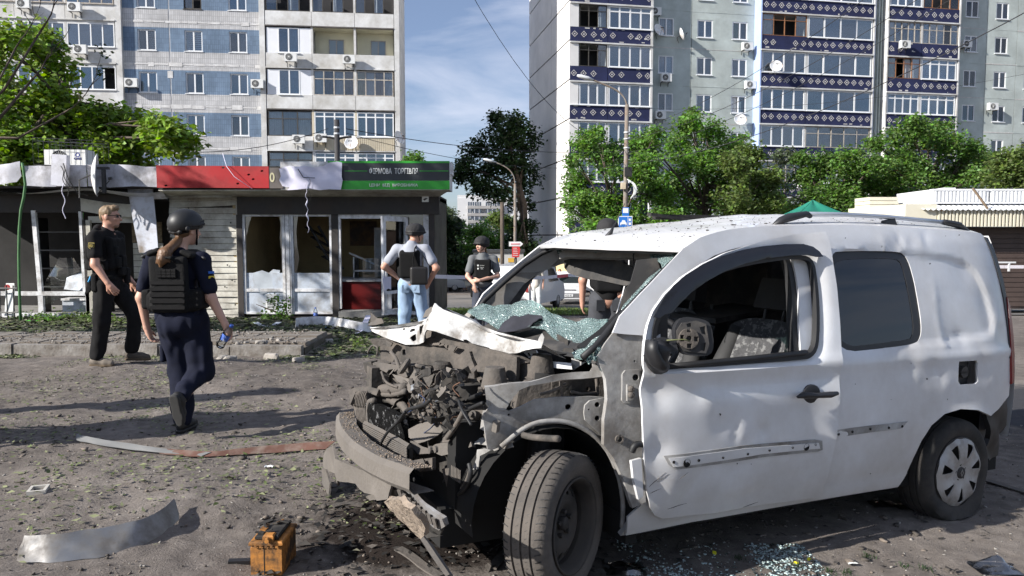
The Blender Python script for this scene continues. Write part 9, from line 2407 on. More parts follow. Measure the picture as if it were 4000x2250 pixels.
flat(rs_,'arrow_text',1996,2030,950,956,Ya,pm('pink_print',(.62,.3,.32),.5),.01,-.002)
b=MB();P=[(2000,963),(2030,963),(2032,975),(2028,1005),(2000,1005)]
b.prism([(at(u,v,Ya).x,at(u,v,Ya).z)for u,v in P],Matrix(((1,0,0,0),(0,0,1,Ya),(0,1,0,0),(0,0,0,1))),.03);b.build('red_board',pm('sign_red',(.6,.05,.05),.5),rs_)
for k in range(5):flat(rs_,'list_line',2004,2020+(k*7)%6,969+k*7,970.5+k*7,Ya,M_WS,.01,-.002)
MB().tube([(at(2015,950,Ya).x,Ya+.08,-1.1),(at(2015,950,Ya).x,Ya+.08,at(2015,944,Ya).z)],.04,8).build('post',M_METALD,rs_)
bo=empty('street_booth',(0,0,0),0,'low grey booth with yellow notices behind the young woman','booth')
flat(bo,'booth_wall',1850,2045,985,1050,42,pm('booth_grey',(.45,.44,.42),.8,var=.15,vs=1),2.,2.);flat(bo,'booth_roof',1845,2050,976,986,42,M_METALD,2.2,2.1)
for(u0,u1)in((1936,1950),(1985,2008)):flat(bo,'notice',u0,u1,1008,1024,42,pm('notice_yellow',(.62,.36,.05),.6),.02,-.005)
def on_end(name,y0,y1,z0,z1,mat,off):return MB().box(-.36-off,-.36,y0,y1,z0,z1).build(name,mat,RB)
sg=on_end('shop_sign',3.2,8.4,-1.75,-.62,M_WS,.08)
for k in range(7):MB().box(-.47,-.44,4.+k*.5,4.35+k*.5,-1.25,-.95).build('sign_letter',M_LBLUE,sg)
M_TAPE=pm('barrier_tape_white',(.74,.7,.74),.5,var=.05,vs=2);M_TAPER=pm('barrier_tape_red',(.62,.1,.12),.5,var=.05,vs=2)
def tape(pts,label):
 r_=empty('barrier_tape',(0,0,0),0,label,'tape','barrier tape');n=0
 P=[Vector(p)for p in smooth_loop([tuple(p)for p in pts],1,closed=False)]
 for i in range(len(P)-1):
  a,c=P[i],P[i+1];m=max(1,int((c-a).length/.35))
  for k in range(m):
   p,q=a.lerp(c,k/m),a.lerp(c,(k+1)/m);w=.042
   MB().add([p+Vector((0,0,-w)),q+Vector((0,.005,-w)),q+Vector((0,0,w)),p+Vector((0,-.004,w))],[(0,1,2,3)]).build('tape_length',M_TAPER if n%4==3 else M_TAPE,r_);n+=1
tape([at(1690,1080,16.2),at(1900,1086,18),at(2090,1088,19),at(2260,1072,20),at(2440,1075,20.5),at(2700,1060,20)],'red and white barrier tape stretched behind the jeans man and young woman')
tape([at(3600,1046,19.5),at(3850,1042,19.6),at(4150,1043,19.7)],'red and white barrier tape before the closed stall at the right edge')
ST=empty('market_stall',(0,0,0),0,'closed cream market stall with corrugated awning behind the van','stall')
M_CREAM=pm('cream_sheet',(.66,.62,.5),.5,var=.06,vs=1.2);M_SHUT=pm('brown_shutter',(.065,.045,.038),.6,var=.2,vs=2);M_ROOFW=pm('white_corrugated_roof',(.7,.71,.72),.5,var=.06,vs=2)
Ys=20.
def stb(name,u0,u1,v0,v1,Y0,Y1,mat):
 a,c=at(u0,v1,Ys),at(u1,v0,Ys);return MB().box(a.x,c.x,Y0,Y1,a.z,c.z).build(name,mat,ST)
gzs=1215
stb('stall_body',3540,4600,885,gzs,Ys+.6,Ys+3.5,M_SHUT)
for k in range(16):stb('shutter_slat',3560,4600,895+k*19.5,912+k*19.5,Ys+.57,Ys+.6,M_SHUT)
stb('awning_side',3535,3660,797,884,Ys+0.,Ys+3.4,M_CREAM)
for k in range(62):stb('awning_rib',3662+k*14,3671+k*14,822,885,Ys-.03,Ys+.02,M_CREAM)
stb('awning_board',3660,4600,821,884,Ys+.02,Ys+.05,M_CREAM)
b=MB();x0,x1=at(3600,810,Ys).x,at(4600,810,Ys).x;z0,z1=at(3660,820,Ys).z,at(3660,797,Ys).z
nn=150;b.grid(lambda a,c:(x0+(x1-x0)*a,Ys-.12+1.1*c,z0+(z1-z0)*c*1.4+.018*math.sin(a*nn*2.)),nn*2,2);b.build('awning_roof',M_ROOFW,ST,smooth=True)
for(u0,u1)in((3690,3914),(3921,4180),(4186,4500)):
 stb('parapet',u0,u1,733,792,Ys+.55,Ys+.75,M_ROOFW)
 stb('parapet_trim',u0,u1,733,740,Ys+.52,Ys+.55,M_ROOFW);stb('parapet_trim',u0,u1,785,792,Ys+.52,Ys+.55,M_ROOFW)
 for k in range(int((u1-u0)/15)):stb('parapet_rib',u0+5+k*15,u0+13+k*15,742,784,Ys+.52,Ys+.55,M_ROOFW)
b=MB();A,Bq=at(3690,733,Ys+.6),at(3690,792,Ys+.6);C_,D_=at(3503,758,Ys+3.2),at(3503,807,Ys+3.2)
b.hexa([Bq,D_,D_+Vector((.3,0,0)),Bq+Vector((.3,0,0)),A,C_,C_+Vector((.3,0,0)),A+Vector((.3,0,0))]);b.build('parapet',M_ROOFW,ST)
for k in range(6):
 a,c=at(3398,858-k*15,22.6),at(3510,858-k*15,22.6);MB().box(a.x,c.x,22.6,23.6,a.z,a.z+.1).build('wall_plank',M_CREAM,ST)
a=at(3398,860,22.7);MB().box(a.x+.02,at(3510,860,22.7).x,22.65,23.5,-1.,a.z).build('side_wall',M_CREAM,ST)
tag(MB().tube([at(3800,735,Ys-.1),at(3858,815,Ys-.1)],.035,4).build('fallen_batten',pm('old_timber',(.22,.16,.11),.9),None),'loose timber batten leaning on the stall roof','batten')
tag(MB().box(at(3880,1000,19.4).x,at(3968,1000,19.4).x,19.38,19.42,at(3880,1028,19.4).z,at(3880,1022,19.4).z).box(at(3940,1000,19.4).x,at(3946,1000,19.4).x,19.38,19.42,at(3880,1060,19.4).z,at(3880,1028,19.4).z).build('metal_rack',M_LAMP),'thin metal rail before the closed stall','rail')
tc=at(3175,783,25.5);tn=empty('market_tent',(tc.x,25.5,0),0,'green pyramid tent top behind the van roof','tent')
M_TENT=pm('green_tarpaulin',(.012,.17,.115),.6,var=.15,vs=2);zt,ze=tc.z,at(3175,862,25.5).z;w=1.25
for k,((ax_,ay),(bx,by))in enumerate((((-w,-w),(w,-w)),((w,-w),(w,w)),((w,w),(-w,w)),((-w,w),(-w,-w)))):
 b=MB();b.grid(lambda s,t,ax_=ax_,ay=ay,bx=bx,by=by:((ax_+(bx-ax_)*s)*(1-t),(ay+(by-ay)*s)*(1-t),ze+(zt-ze)*(t**1.25)+.03*math.sin(s*9)),8,8);b.build('roof_panel',M_TENT,tn,smooth=True)
 MB().box(min(ax_,bx)-.01,max(ax_,bx)+.01,min(ay,by)-.01,max(ay,by)+.01,ze-.25,ze).build('valance',M_TENT,tn)if k<1 else None
 MB().tube([(ax_,ay,-1),(ax_,ay,ze)],.03,6).build('tent_leg',M_LAMP,tn)
# far vehicles
def car(u,v,Y,rz,prof,width,paint,label,glassm,opts):
 p=at(u,v,Y);r_=empty(opts['name'],(p.x,Y,p.z),rz,label,opts['cat'],'parked cars down the street')
 n=len(prof);h=max(q[1]for q in prof)
 def yw(z):return width/2*(1-.1*max(0,(z-.85)/(h-.85))-.05*max(0,(.4-z)/.4))
 V=[];
 for s in(-1,1):V+=[(x,s*yw(z),z)for x,z in prof]
 T=mathutils_tess(prof)
 Fc=[tuple(t)for t in T]+[tuple(n+i for i in t[::-1])for t in T]+[(i,n+i,n+(i+1)%n,(i+1)%n)for i in range(n)]
 obj('body',make_mesh('body',V,Fc,paint,smooth=35),r_)
 for(poly,mt,nm)in opts['side']:
  for s in(-1,1):
   P=[(x,s*(yw(z)+.006),z)for x,z in poly];m=len(P)
   b=MB();b.add(P,[tuple(range(m))if s<0 else tuple(range(m-1,-1,-1))]);b.build(nm,mt,r_)
 for(x0,z0,x1,z1,f,mt,nm)in opts['cross']:
  b=MB();d=.012 if x0+x1>0 else-.012
  if isinstance(f,tuple):ya,yb=f
  else:ya,yb=-f,f
  b.add([(x0+d,ya*yw(z0)*2/2,z0),(x0+d,yb*yw(z0),z0),(x1+d,yb*yw(z1),z1),(x1+d,ya*yw(z1),z1)],[(0,1,2,3)]);b.build(nm,mt,r_)
 for x in opts['wheels']:
  for s in(-1,1):
   w_=MB().lathe([(.001,.09),(.17,.09),(.2,.1),(.29,.08),(.3,0),(.29,-.08),(.001,-.08)],20,Matrix.Translation((x,s*(width/2-.1),.3))@Matrix.Rotation(-s*math.pi/2,4,'X')).build('wheel',M_TYREB,r_,smooth=30)
   MB().lathe([(.001,.105),(.15,.102),(.17,.092)],16,Matrix.Translation((x,s*(width/2-.1),.3))@Matrix.Rotation(-s*math.pi/2,4,'X')).build('rim',M_CAPS,w_,smooth=30)
 return r_
def mathutils_tess(P):
 from mathutils.geometry import tessellate_polygon
 return tessellate_polygon([[Vector((x,z,0))for x,z in P]])
M_WCAR=pm('white_car_far',(.68,.68,.69),.3,var=.03,vs=1,coat=.4);M_SILV=pm('silver_car',(.36,.38,.41),.3,metal=.4,var=.03,vs=1,coat=.4);M_DKCAR=pm('dark_car',(.05,.05,.055),.3,var=.05,vs=1,coat=.4)
M_CGL=pm('car_glass_dark',(.025,.03,.035),.08,var=.1,vs=1);M_ORNG=pm('orange_lens',(.75,.18,.02),.3);M_HLAMP=pm('headlamp_lens',(.55,.56,.56),.12);M_BUMP=pm('grey_bumper',(.16,.16,.165),.6)
vanp=[(-2.05,.35),(-2.1,.9),(-2.02,1.5),(-1.9,1.78),(.6,1.82),(.95,1.72),(1.5,1.12),(2.,.98),(2.12,.7),(2.1,.3)]
VB=car(2055,1209,29.8,R(68),vanp,1.83,M_WCAR,'white panel van parked beyond the tape, seen past the far windscreen post',M_CGL,dict(name='parked_van',cat='van',side=[([(.15,1.1),(1.35,1.1),(.85,1.62),(.15,1.64)],M_CGL,'side_window')],cross=[(.97,1.7,1.48,1.14,.85,M_CGL,'windscreen'),(-2.1,.38,-2.1,.6,.9,M_BUMP,'rear_bumper'),(-2.11,.72,-2.09,.88,.35,M_BUMP,'number_plate'),(-2.11,.85,-2.03,1.35,(.86,.98),M_TAIL,'tail_lamp'),(-2.11,.85,-2.03,1.35,(-.98,-.86),M_TAIL,'tail_lamp'),(-2.12,.62,-2.03,1.7,(-.006,.006),M_BUMP,'door_gap')],wheels=(-1.4,1.3)))
tav=[(-1.8,.35),(-1.85,.8),(-1.5,.92),(-1.2,1.36),(-.2,1.42),(.35,1.32),(.85,.92),(1.75,.78),(1.85,.6),(1.85,.3)]
TV=car(2215,1180,35,R(-90-4),tav,1.56,M_WCAR,'old white saloon facing the camera behind the tape',M_CGL,dict(name='parked_car',cat='car',side=[([(-1.15,.95),(.7,.95),(.3,1.27),(-1.05,1.3)],M_CGL,'side_window')],cross=[(.37,1.29,.83,.94,.88,M_CGL,'windscreen'),(1.855,.36,1.855,.55,.98,M_BUMP,'bumper'),(1.8,.6,1.82,.72,.5,M_BUMP,'grille'),(1.84,.58,1.8,.74,(.52,.84),M_HLAMP,'headlamp'),(1.84,.58,1.8,.74,(-.84,-.52),M_HLAMP,'headlamp'),(1.84,.58,1.8,.74,(.85,.99),M_ORNG,'indicator'),(1.84,.58,1.8,.74,(-.99,-.85),M_ORNG,'indicator')],wheels=(-1.15,1.2)))
npl=MB().box(1.88,1.89,-.26,.26,.4,.51).build('number_plate',M_WS,TV)
t=text_mesh('plate_text','AP 4125 EC',.1,M_SHADES,npl,.44,.07);t.location=(1.892,0,.455);t.rotation_euler=(math.pi/2,0,math.pi/2)
sed=[(-2.2,.35),(-2.25,.85),(-1.7,.98),(-1.,1.42),(.3,1.42),(1.,.98),(2.1,.8),(2.2,.55),(2.2,.3)]
sid=[([(-1.3,1.),(.85,1.),(.25,1.34),(-.95,1.34)],M_CGL,'side_window')]
car(1715,1135,57,R(-8),sed,1.78,M_SILV,'silver saloon parked beside the kiosk corner',M_CGL,dict(name='parked_car',cat='car',side=sid,cross=[(.33,1.38,.98,1.,.86,M_CGL,'windscreen'),(2.205,.6,2.18,.78,(.6,.95),M_HLAMP,'headlamp'),(2.205,.6,2.18,.78,(-.95,-.6),M_HLAMP,'headlamp')],wheels=(-1.4,1.4)))
car(1800,1118,66,R(10),sed,1.78,M_DKCAR,'dark saloon behind the far passers-by',M_CGL,dict(name='parked_car',cat='car',side=sid,cross=[(.33,1.38,.98,1.,.86,M_CGL,'windscreen')],wheels=(-1.4,1.4)))
car(2330,1150,46,R(-75),sed,1.78,M_WCAR,'white car behind the saloon, left of the grey jeans',M_CGL,dict(name='parked_car',cat='car',side=sid,cross=[(.33,1.38,.98,1.,.86,M_CGL,'windscreen'),(2.205,.5,2.19,.66,.5,M_BUMP,'grille')],wheels=(-1.4,1.4)))
# DEBRIS ON THE GROUND
def G(u,v,it=6):
 z=.05
 for _ in range(it):
  d=ray(u,v);p=CAMP+d*((z-CAMZ)/d.z);z=g1(p.x,p.y)
  if PX0<p.x<PX1 and PY0-.1<p.y<PY1:z=PAVE_Z
 return Vector((p.x,p.y,z))
def d1(L):return[(u/1.61,1350+v/1.61)for u,v in L]
M_GALV=pm('galvanised_sheet',(.3,.3,.3),.4,metal=.75,var=.12,vs=5,dirt=(.2,.18,.16),dirt_amt=.3,ds=3)
M_RUST=pm('rusty_primer',(.13,.06,.042),.8,var=.25,vs=5,dirt=(.22,.17,.14),dirt_amt=.2,ds=7)
M_GREYP=pm('grey_painted_trim',(.19,.19,.185),.6,var=.15,vs=5)
def ruled(name,bot,top,lean,mats,label,cat,n=40,mfn=None,wob=.006,th=.004,lift=0.):
 B=[G(u,v)+Vector((0,0,lift))for u,v in bot]
 T=[at(u,v,b.y+lean)for(u,v),b in zip(top,B)]
 def lerp(L,a):k=a*(len(L)-1);i=min(int(k),len(L)-2);return L[i].lerp(L[i+1],k-i)
 Bs=[Vector(p)for p in smooth_loop([tuple(p)for p in B],1,closed=False)];Ts=[Vector(p)for p in smooth_loop([tuple(p)for p in T],1,closed=False)]
 V=[];m=5
 for i in range(n+1):
  a,c=lerp(Bs,i/n),lerp(Ts,i/n)
  for j in range(m):
   p=a.lerp(c,j/(m-1));w=wob*float(vnoise(np.array([i*.35]),np.array([j*1.3]),2.)[0]);V.append((p.x,p.y+w,p.z))
 Tq=[(i*m+j,(i+1)*m+j,(i+1)*m+j+1)for i in range(n)for j in range(m-1)]+[(i*m+j,(i+1)*m+j+1,i*m+j+1)for i in range(n)for j in range(m-1)]
 Vn,Fc=thicken(np.array(V),np.array(Tq),th)
 mi=None
 if mfn:mi=[mfn(sum(Vn[q][0]for q in f)/len(f))for f in Fc]
 return tag(obj(name,make_mesh(name,Vn,Fc,mats,mi,smooth=25)),label,cat)
ruled('curved_metal_sheet',d1([(95,1358),(260,1366),(450,1350),(640,1332),(760,1300),(880,1262),(1030,1190),(1130,1088)]),d1([(150,1196),(260,1188),(400,1178),(520,1162),(700,1140),(880,1095),(1010,1040),(1100,958)]),.1,M_GALV,'curved galvanised metal sheet standing on edge in the left foreground','metal sheet',wob=.012)
xm=G(640,1755).x
ruled('bent_trim_strip',d1([(480,612),(620,640),(800,668),(1000,690),(1180,700),(1270,711)]),d1([(480,556),(620,585),(800,612),(1000,645),(1160,662),(1330,668)]),.05,[M_GREYP],'bent grey end of a long trim strip behind the walking woman\'s feet','metal strip',lift=.02)
ruled('rusty_trim_strip',d1([(1000,690),(1270,714),(1500,698),(1750,685),(2050,662)]),d1([(1000,645),(1330,668),(1550,642),(1750,622),(2110,598)]),.06,[M_RUST],'rusty brown trim strip lying towards the van bumper','metal strip',lift=.015)
N_,Lf,Bk=G(1102,2248),G(980,2244),G(1199,2180)
bx=(Lf-N_);bx.z=0;by=(Bk-N_);by.z=0
wB,dB=bx.length,by.length;ex=bx.normalized();ey=Vector((-ex.y,ex.x,0));ey=ey if ey.dot(by)>0 else-ey
hB=at(1102,2112,N_.y).z-N_.z
BT=empty('car_battery',N_,0,'scorched orange car battery with a burnt black top in the foreground','battery')
BT.matrix_world=Matrix(((ex.x,ey.x,0,N_.x),(ex.y,ey.y,0,N_.y),(0,0,1,N_.z-.005),(0,0,0,1)))
M_ORB=pm('orange_plastic',(.45,.185,.035),.6,var=.18,vs=7,dirt=(.06,.035,.018),dirt_amt=.36,ds=8,hard=.08)
def bev(x0,x1,y0,y1,z0,z1,mat,name,c=.006):
 b=MB();b.hexa([(x0+c,y0+c,z0),(x1-c,y0+c,z0),(x1-c,y1-c,z0),(x0+c,y1-c,z0),(x0,y0,z0+c),(x1,y0,z0+c),(x1,y1,z0+c),(x0,y1,z0+c)])
 b.hexa([(x0,y0,z0+c),(x1,y0,z0+c),(x1,y1,z0+c),(x0,y1,z0+c),(x0,y0,z1-c),(x1,y0,z1-c),(x1,y1,z1-c),(x0,y1,z1-c)])
 b.hexa([(x0,y0,z1-c),(x1,y0,z1-c),(x1,y1,z1-c),(x0,y1,z1-c),(x0+c,y0+c,z1),(x1-c,y0+c,z1),(x1-c,y1-c,z1),(x0+c,y1-c,z1)])
 return b.build(name,mat,BT)
bev(0,wB,0,dB,0,hB*.86,M_ORB,'case');bev(-.006,wB+.006,-.006,dB+.006,hB*.865,hB,M_ORB,'lid_rim')
bev(wB*.12,wB*.88,dB*.06,dB*.96,hB,hB+.022,M_BURNT,'burnt_lid');bev(wB*.25,wB*.6,-.004,dB*.2,hB*.96,hB+.03,M_ORB,'terminal_guard')
MB().lathe([(.012,0),(.011,.02),(.001,.02)],12,Matrix.Translation((wB*.42,-.006,hB+.012))@Matrix.Rotation(math.pi/2,4,'X')).build('terminal',M_ORB,BT,smooth=30)
for k in range(5):MB().box(wB*.1+k*wB*.17,wB*.1+k*wB*.17+.012,-.01,-.006,hB*.84,hB*.9).build('rib',M_ORB,BT)
MB().box(wB*.55,wB*.575,-.0015,0.,0.,hB*.84).build('burn_streak',M_BURNT,BT)
rr=random.Random(77)
for k in range(9):MB().obox((rr.uniform(.1,.9)*wB,rr.uniform(.1,.95)*dB,hB+.028),(rr.uniform(.02,.08),rr.uniform(.01,.03),.006),(rr.uniform(-.3,.3),rr.uniform(-.3,.3),rr.uniform(0,3))).build('melted_flake',M_BURNT if k%3 else M_ORB,BT)
def item(name,uv,size,mat,label,cat,rot=(0,0,0),lift=.5,taper=1.,group=None):
 p=G(*uv);o=MB().obox((0,0,0),size,(0,0,0),taper).build(name,mat);o.location=p+Vector((0,0,size[2]*lift));o.rotation_euler=rot
 return tag(o,label,cat,group)
hd_=empty('plastic_housing',G(150,1925),.35,'small white plastic housing frame lying alone at the left','housing')
MB().box(-.075,.075,-.09,-.065,0,.045).box(-.075,.075,.065,.09,0,.045).box(-.075,-.05,-.065,.065,0,.045).box(.05,.075,-.065,.065,0,.045).build('housing_frame',pm('dusty_white_plastic',(.5,.47,.42),.7,var=.1,vs=8),hd_)
MB().box(-.05,.05,-.065,.065,0.,.015).build('housing_floor',M_DUSTG,hd_);hd_.scale=(.66,)*3
item('black_bracket',(935,2200),(.1,.03,.018),M_BLACKP,'broken black plastic bracket beside the orange battery','bracket',(.1,.05,.2))
def stone(name,uv,s,mat,label,cat,seed,group=None):
 r_=random.Random(seed);bm=bmesh.new();bmesh.ops.create_icosphere(bm,subdivisions=2,radius=1)
 for v in bm.verts:
  n=float(fbm(np.array([v.co.x*1.3+seed]),np.array([v.co.y*1.3]),v.co.z*1.3,2)[0]);v.co=Vector((max(-.8,min(.8,v.co.x))*s[0],max(-.8,min(.8,v.co.y))*s[1],max(-.7,min(.7,v.co.z))*s[2]))*(.62+.12*n)
 me=bpy.data.meshes.new(name);bm.to_mesh(me);bm.free();me.materials.append(mat)
 p=G(*uv);o=obj(name,me);o.location=p+Vector((0,0,s[2]*.25));o.rotation_euler=(0,0,r_.uniform(0,6));return tag(o,label,cat,group)
M_STONE=pm('broken_concrete',(.3,.275,.245),.9,var=.2,vs=8,bump=.4,bs=30)
stone('kerb_fragment',(1060,1402),(.24,.09,.12),M_STONE,'long broken kerb fragment lying on the soil before the kerb','rubble',2)
stone('kerb_fragment',(870,1400),(.16,.1,.07),M_STONE,'flat broken slab leaning at the kerb left of the kerb fragment','rubble',3)
stone('kerb_fragment',(900,1368),(.2,.12,.07),M_STONE,'broken slab on the kerb beside the walking woman\'s bottle','rubble',4)
stone('kerb_fragment',(1165,1378),(.14,.1,.1),M_STONE,'lump of concrete knocked out of the kerb','rubble',5)
for k,(u,v,s)in enumerate(((1015,1343,.08),(1033,1341,.07),(985,1348,.05),(927,1346,.05),(1285,1337,.09),(1088,1331,.05),(1060,1328,.05),(1058,1312,.07),(960,1340,.04),(1180,1352,.05),(1120,1360,.04))):
 stone('brick_chip',(u,v),(s*1.4,s,s*.9),M_STONE,'small broken brick chip scattered on the paving','rubble',10+k,'brick chips on the paving')
def strip(name,pts,w,mat,label,cat,lift=.02,rise=None,th=.008):
 P=[G(u,v)+Vector((0,0,lift+(rise[i]if rise else 0)))for i,(u,v)in enumerate(pts)]
 P=[Vector(p)for p in smooth_loop([tuple(p)for p in P],2,closed=False)];V=[]
 for i,p in enumerate(P):
  t=(P[min(i+1,len(P)-1)]-P[max(i-1,0)]).normalized();n=Vector((-t.y,t.x,0)).normalized();V+=[tuple(p-n*w*.5+Vector((0,0,w[2]if isinstance(w,tuple)else 0)))if not isinstance(w,tuple)else(p.x,p.y,p.z),tuple(p+n*w*.5)if not isinstance(w,tuple)else(p.x,p.y+w[1],p.z+w[0])]
 T=[(2*i,2*i+2,2*i+3)for i in range(len(P)-1)]+[(2*i,2*i+3,2*i+1)for i in range(len(P)-1)]
 Vn,Fc=thicken(np.array(V),np.array(T),th);return tag(obj(name,make_mesh(name,Vn,Fc,mat,smooth=40)),label,cat)
strip('fallen_trim_board',[(1155,1283),(1200,1276),(1270,1274),(1340,1286),(1400,1300),(1450,1305)],(.16,.05),M_WFRAME,'long pale bent board lying behind the torn bonnet','board')
strip('white_tape_scrap',[(1378,1310),(1410,1300),(1430,1280),(1440,1270)],.1,M_TORN,'white strip of tape draped over the bent board','tape',.03,(0,.01,.1,.16))
strip('paper_strip',[(997,1270),(1030,1279),(1060,1280),(1090,1272)],.1,M_PANELB,'curled pale blue strip on the leafy soil','paper',.02,(.04,0,0,.05))
strip('white_batten',[(912,1312),(970,1309),(1030,1304)],.05,M_TORN,'thin white batten lying on the edge of the paving','batten',.03)
for k,(u,v,s,m_,lab)in enumerate(((1298,1288,.22,pm('blue_plastic',(.05,.25,.72),.5),'crumpled blue plastic bag behind the bent board'),(110,1308,.1,pm('blue_plastic',(.05,.25,.72),.5),'small blue plastic scrap on the leafy soil at the left'),(385,1235,.3,M_TXT,'crumpled white paper before the left kiosk doorway'),(1650,1232,.3,M_TXT,'crumpled white plastic in the kiosk doorway'),(1560,1205,.26,M_TXT,'white litter on the kiosk door step'),(1015,1250,.14,M_TXT,'small white litter on the leafy soil below the siding'),(1050,1832,.055,M_TXT,'small white paper scrap between the strip and the bumper'),(1510,1232,.12,M_TXT,'torn white wrapper beside the kiosk door'),(125,1260,.2,M_BGREEN,'bright green plastic tray lying before the left kiosk'),(3330,2213,.045,M_TXT,'tiny torn paper on the soil at the bottom right'))):
 p=G(u,v);n=7;r_=random.Random(k)
 b=MB();b.grid(lambda a,c:(p.x+s*(a-.5),p.y+s*.6*(c-.5),p.z+.012+s*.22*abs(float(vnoise(np.array([a*3.1+k*7]),np.array([c*3.1]),k)[0]))),n,n);tag(b.build('litter',m_,smooth=20),lab,'litter')
pb=G(1233,1250);bottle('water_bottle',Matrix.Translation(pb),'clear water bottle with blue cap standing before the brown kiosk',h=.27,r=.042)
for k,(u,v,s,lab)in enumerate(((3450,1975,.12,'crushed clear bottle in the shade under the van'),(3540,1985,.1,'crumpled clear film beside the flat rear tyre'),(2440,2228,.15,'torn translucent film on the soil below the sill'),(3880,2225,.16,'grey translucent film on the soil at the bottom right'))):
 p=G(u,v);b=MB();b.grid(lambda a,c:(p.x+s*(a-.5)*1.3,p.y+s*(c-.5),p.z+.01+s*.7*abs(float(vnoise(np.array([a*2.7+k*5]),np.array([c*2.7]),k+.5)[0]))*math.sin(math.pi*a)*math.sin(math.pi*c)),9,9);tag(b.build('plastic_film',glass('cloudy_plastic',(.75,.77,.78),.22,.15),smooth=20),lab,'litter')
bb_=empty('broken_branch',G(1100,1248),0,'broken leafy branch lying against the brown kiosk','branch');ob=Vector(bb_.location)
pts=[at(u,v,15.6)-ob for u,v in((1210,1248),(1140,1240),(1080,1220),(1030,1200),(1000,1188))]
MB().tube(pts,[.025,.022,.018,.012,.006],6).build('branch_stem',M_BARK,bb_,smooth=True)
MB().tube([at(1125,1238,15.6)-ob,at(1110,1195,15.6)-ob,at(1095,1165,15.6)-ob],[.014,.01,.005],5).build('branch_stem',M_BARK,bb_,smooth=True)
obj('branch_leaves',leaves_mesh('branch_leaves',M_LEAF['mid'],[tuple(at(u,v,15.5)-ob)for u,v in((1085,1170),(1100,1200),(1050,1232),(1110,1235))],[(.18,.1,.12)]*4,420,.07,4,twig=4),bb_)
for k,(u,v,w_)in enumerate(((230,1248,1.),(300,1246,.8),(140,1258,.6),(400,1262,.6),(60,1240,.7),(1350,1360,.35))):
 p=G(u,v);tag(obj('leaf_heap',leaves_mesh('leaf_heap',M_LEAF['olive' if k%2 else 'mid'],[(p.x,p.y,p.z+.04)],[(w_,.3,.12)],500,.06,60+k,twig=4)),label=('heap of torn green leaves '+('left of the left kiosk doorway','right beneath the left kiosk window','by the green tray','before the left kiosk doorway','at the low black railing','at the end of the paving')[k]),cat='leaves')
for k,(P,m_,lab)in enumerate((([(1555,2150),(1600,2175),(1660,2225),(1720,2260)],M_DUSTG,'long splintered plastic strip lying under the bumper'),([(1300,1985),(1350,1972),(1420,1980)],M_DUSTP,'flat dark shard on the oily soil left of the bumper'),([(1920,2230),(1950,2190),(1990,2150)],M_DUSTP,'dark splinter beside the front tyre'),([(3860,1885),(3930,1905),(4010,1930)],M_DUSTG,'long grey strip on the soil behind the van'))):
 strip('plastic_shard',P,.05,m_,lab,'shard',.015)
# uncountable litter: leaves, grit, glass crumbs, grass
def scatter(name,n,region,size,mats,seed,kind='leaf',lift=.004,patch_=None,squash=.5):
 r=np.random.default_rng(seed);m=n*3
 x=r.uniform(region[0],region[1],m);y=region[2]+(region[3]-region[2])*r.random(m)**region[4]
 keep=np.ones(m,bool)
 if patch_:keep=(vnoise(x*patch_[0]+seed,y*patch_[0])+.5*vnoise(x*patch_[0]*2.7,y*patch_[0]*2.7+seed))>patch_[1]+r.normal(size=m)*.25
 x,y=x[keep][:n],y[keep][:n];k=len(x)
 z=gz(x,y);on=(x>PX0)&(x<PX1)&(y>PY0)&(y<PY1);z=np.where(on,PAVE_Z,z)+lift+.012*r.random(k)*(kind=='leaf')
 s=size*(.45+.9*r.random(k)**1.5);a=r.uniform(0,6.28,k);ca_,sa=np.cos(a),np.sin(a)
 if kind=='leaf':
  L=np.array([(-1,0,0),(0,-.42,0),(1,0,0),(0,.42,0)]);V=np.empty((k,4,3));tz=r.normal(size=(k,4))*.28
  for q in range(4):V[:,q,0]=x+s*(L[q,0]*ca_-L[q,1]*sa);V[:,q,1]=y+s*(L[q,0]*sa+L[q,1]*ca_);V[:,q,2]=z+np.abs(tz[:,q])*s
  F=np.arange(k*4).reshape(k,4)
  mi=r.integers(0,len(mats),k)
 else:
  C=np.array([(-1,-1,-1),(1,-1,-1),(1,1,-1),(-1,1,-1),(-1,-1,1),(1,-1,1),(1,1,1),(-1,1,1)],float)*.5
  C4=C[None]*(1+.5*r.normal(size=(k,8,1))*.6);V=np.empty((k,8,3))
  V[...,0]=x[:,None]+s[:,None]*(C4[...,0]*ca_[:,None]-C4[...,1]*sa[:,None]*.7);V[...,1]=y[:,None]+s[:,None]*(C4[...,0]*sa[:,None]+C4[...,1]*ca_[:,None]*.7);V[...,2]=z[:,None]+s[:,None]*C4[...,2]*squash
  f=np.array([(0,3,2,1),(4,5,6,7),(0,1,5,4),(1,2,6,5),(2,3,7,6),(3,0,4,7)]);F=(np.arange(k)[:,None,None]*8+f[None]).reshape(-1,4);mi=np.repeat(r.integers(0,len(mats),k),6)
 V=V.reshape(-1,3);me=bpy.data.meshes.new(name);me.vertices.add(len(V));me.vertices.foreach_set('co',V.ravel());me.loops.add(F.size);me.loops.foreach_set('vertex_index',F.ravel().astype(np.int32));me.polygons.add(len(F));me.polygons.foreach_set('loop_start',np.arange(0,F.size,4,dtype=np.int32));me.polygons.foreach_set('material_index',mi.astype(np.int32));me.update(calc_edges=True)
 for q in mats:me.materials.append(q)
 return obj(name,me)
LM=[pm('fallen_leaf_green',(.085,.115,.03),.7,var=.3,vs=9),pm('fallen_leaf_pale',(.22,.235,.12),.8,var=.25,vs=9),pm('fallen_leaf_grey',(.13,.125,.085),.9,var=.3,vs=9),pm('fallen_leaf_dark',(.045,.055,.025),.8,var=.3,vs=9)]
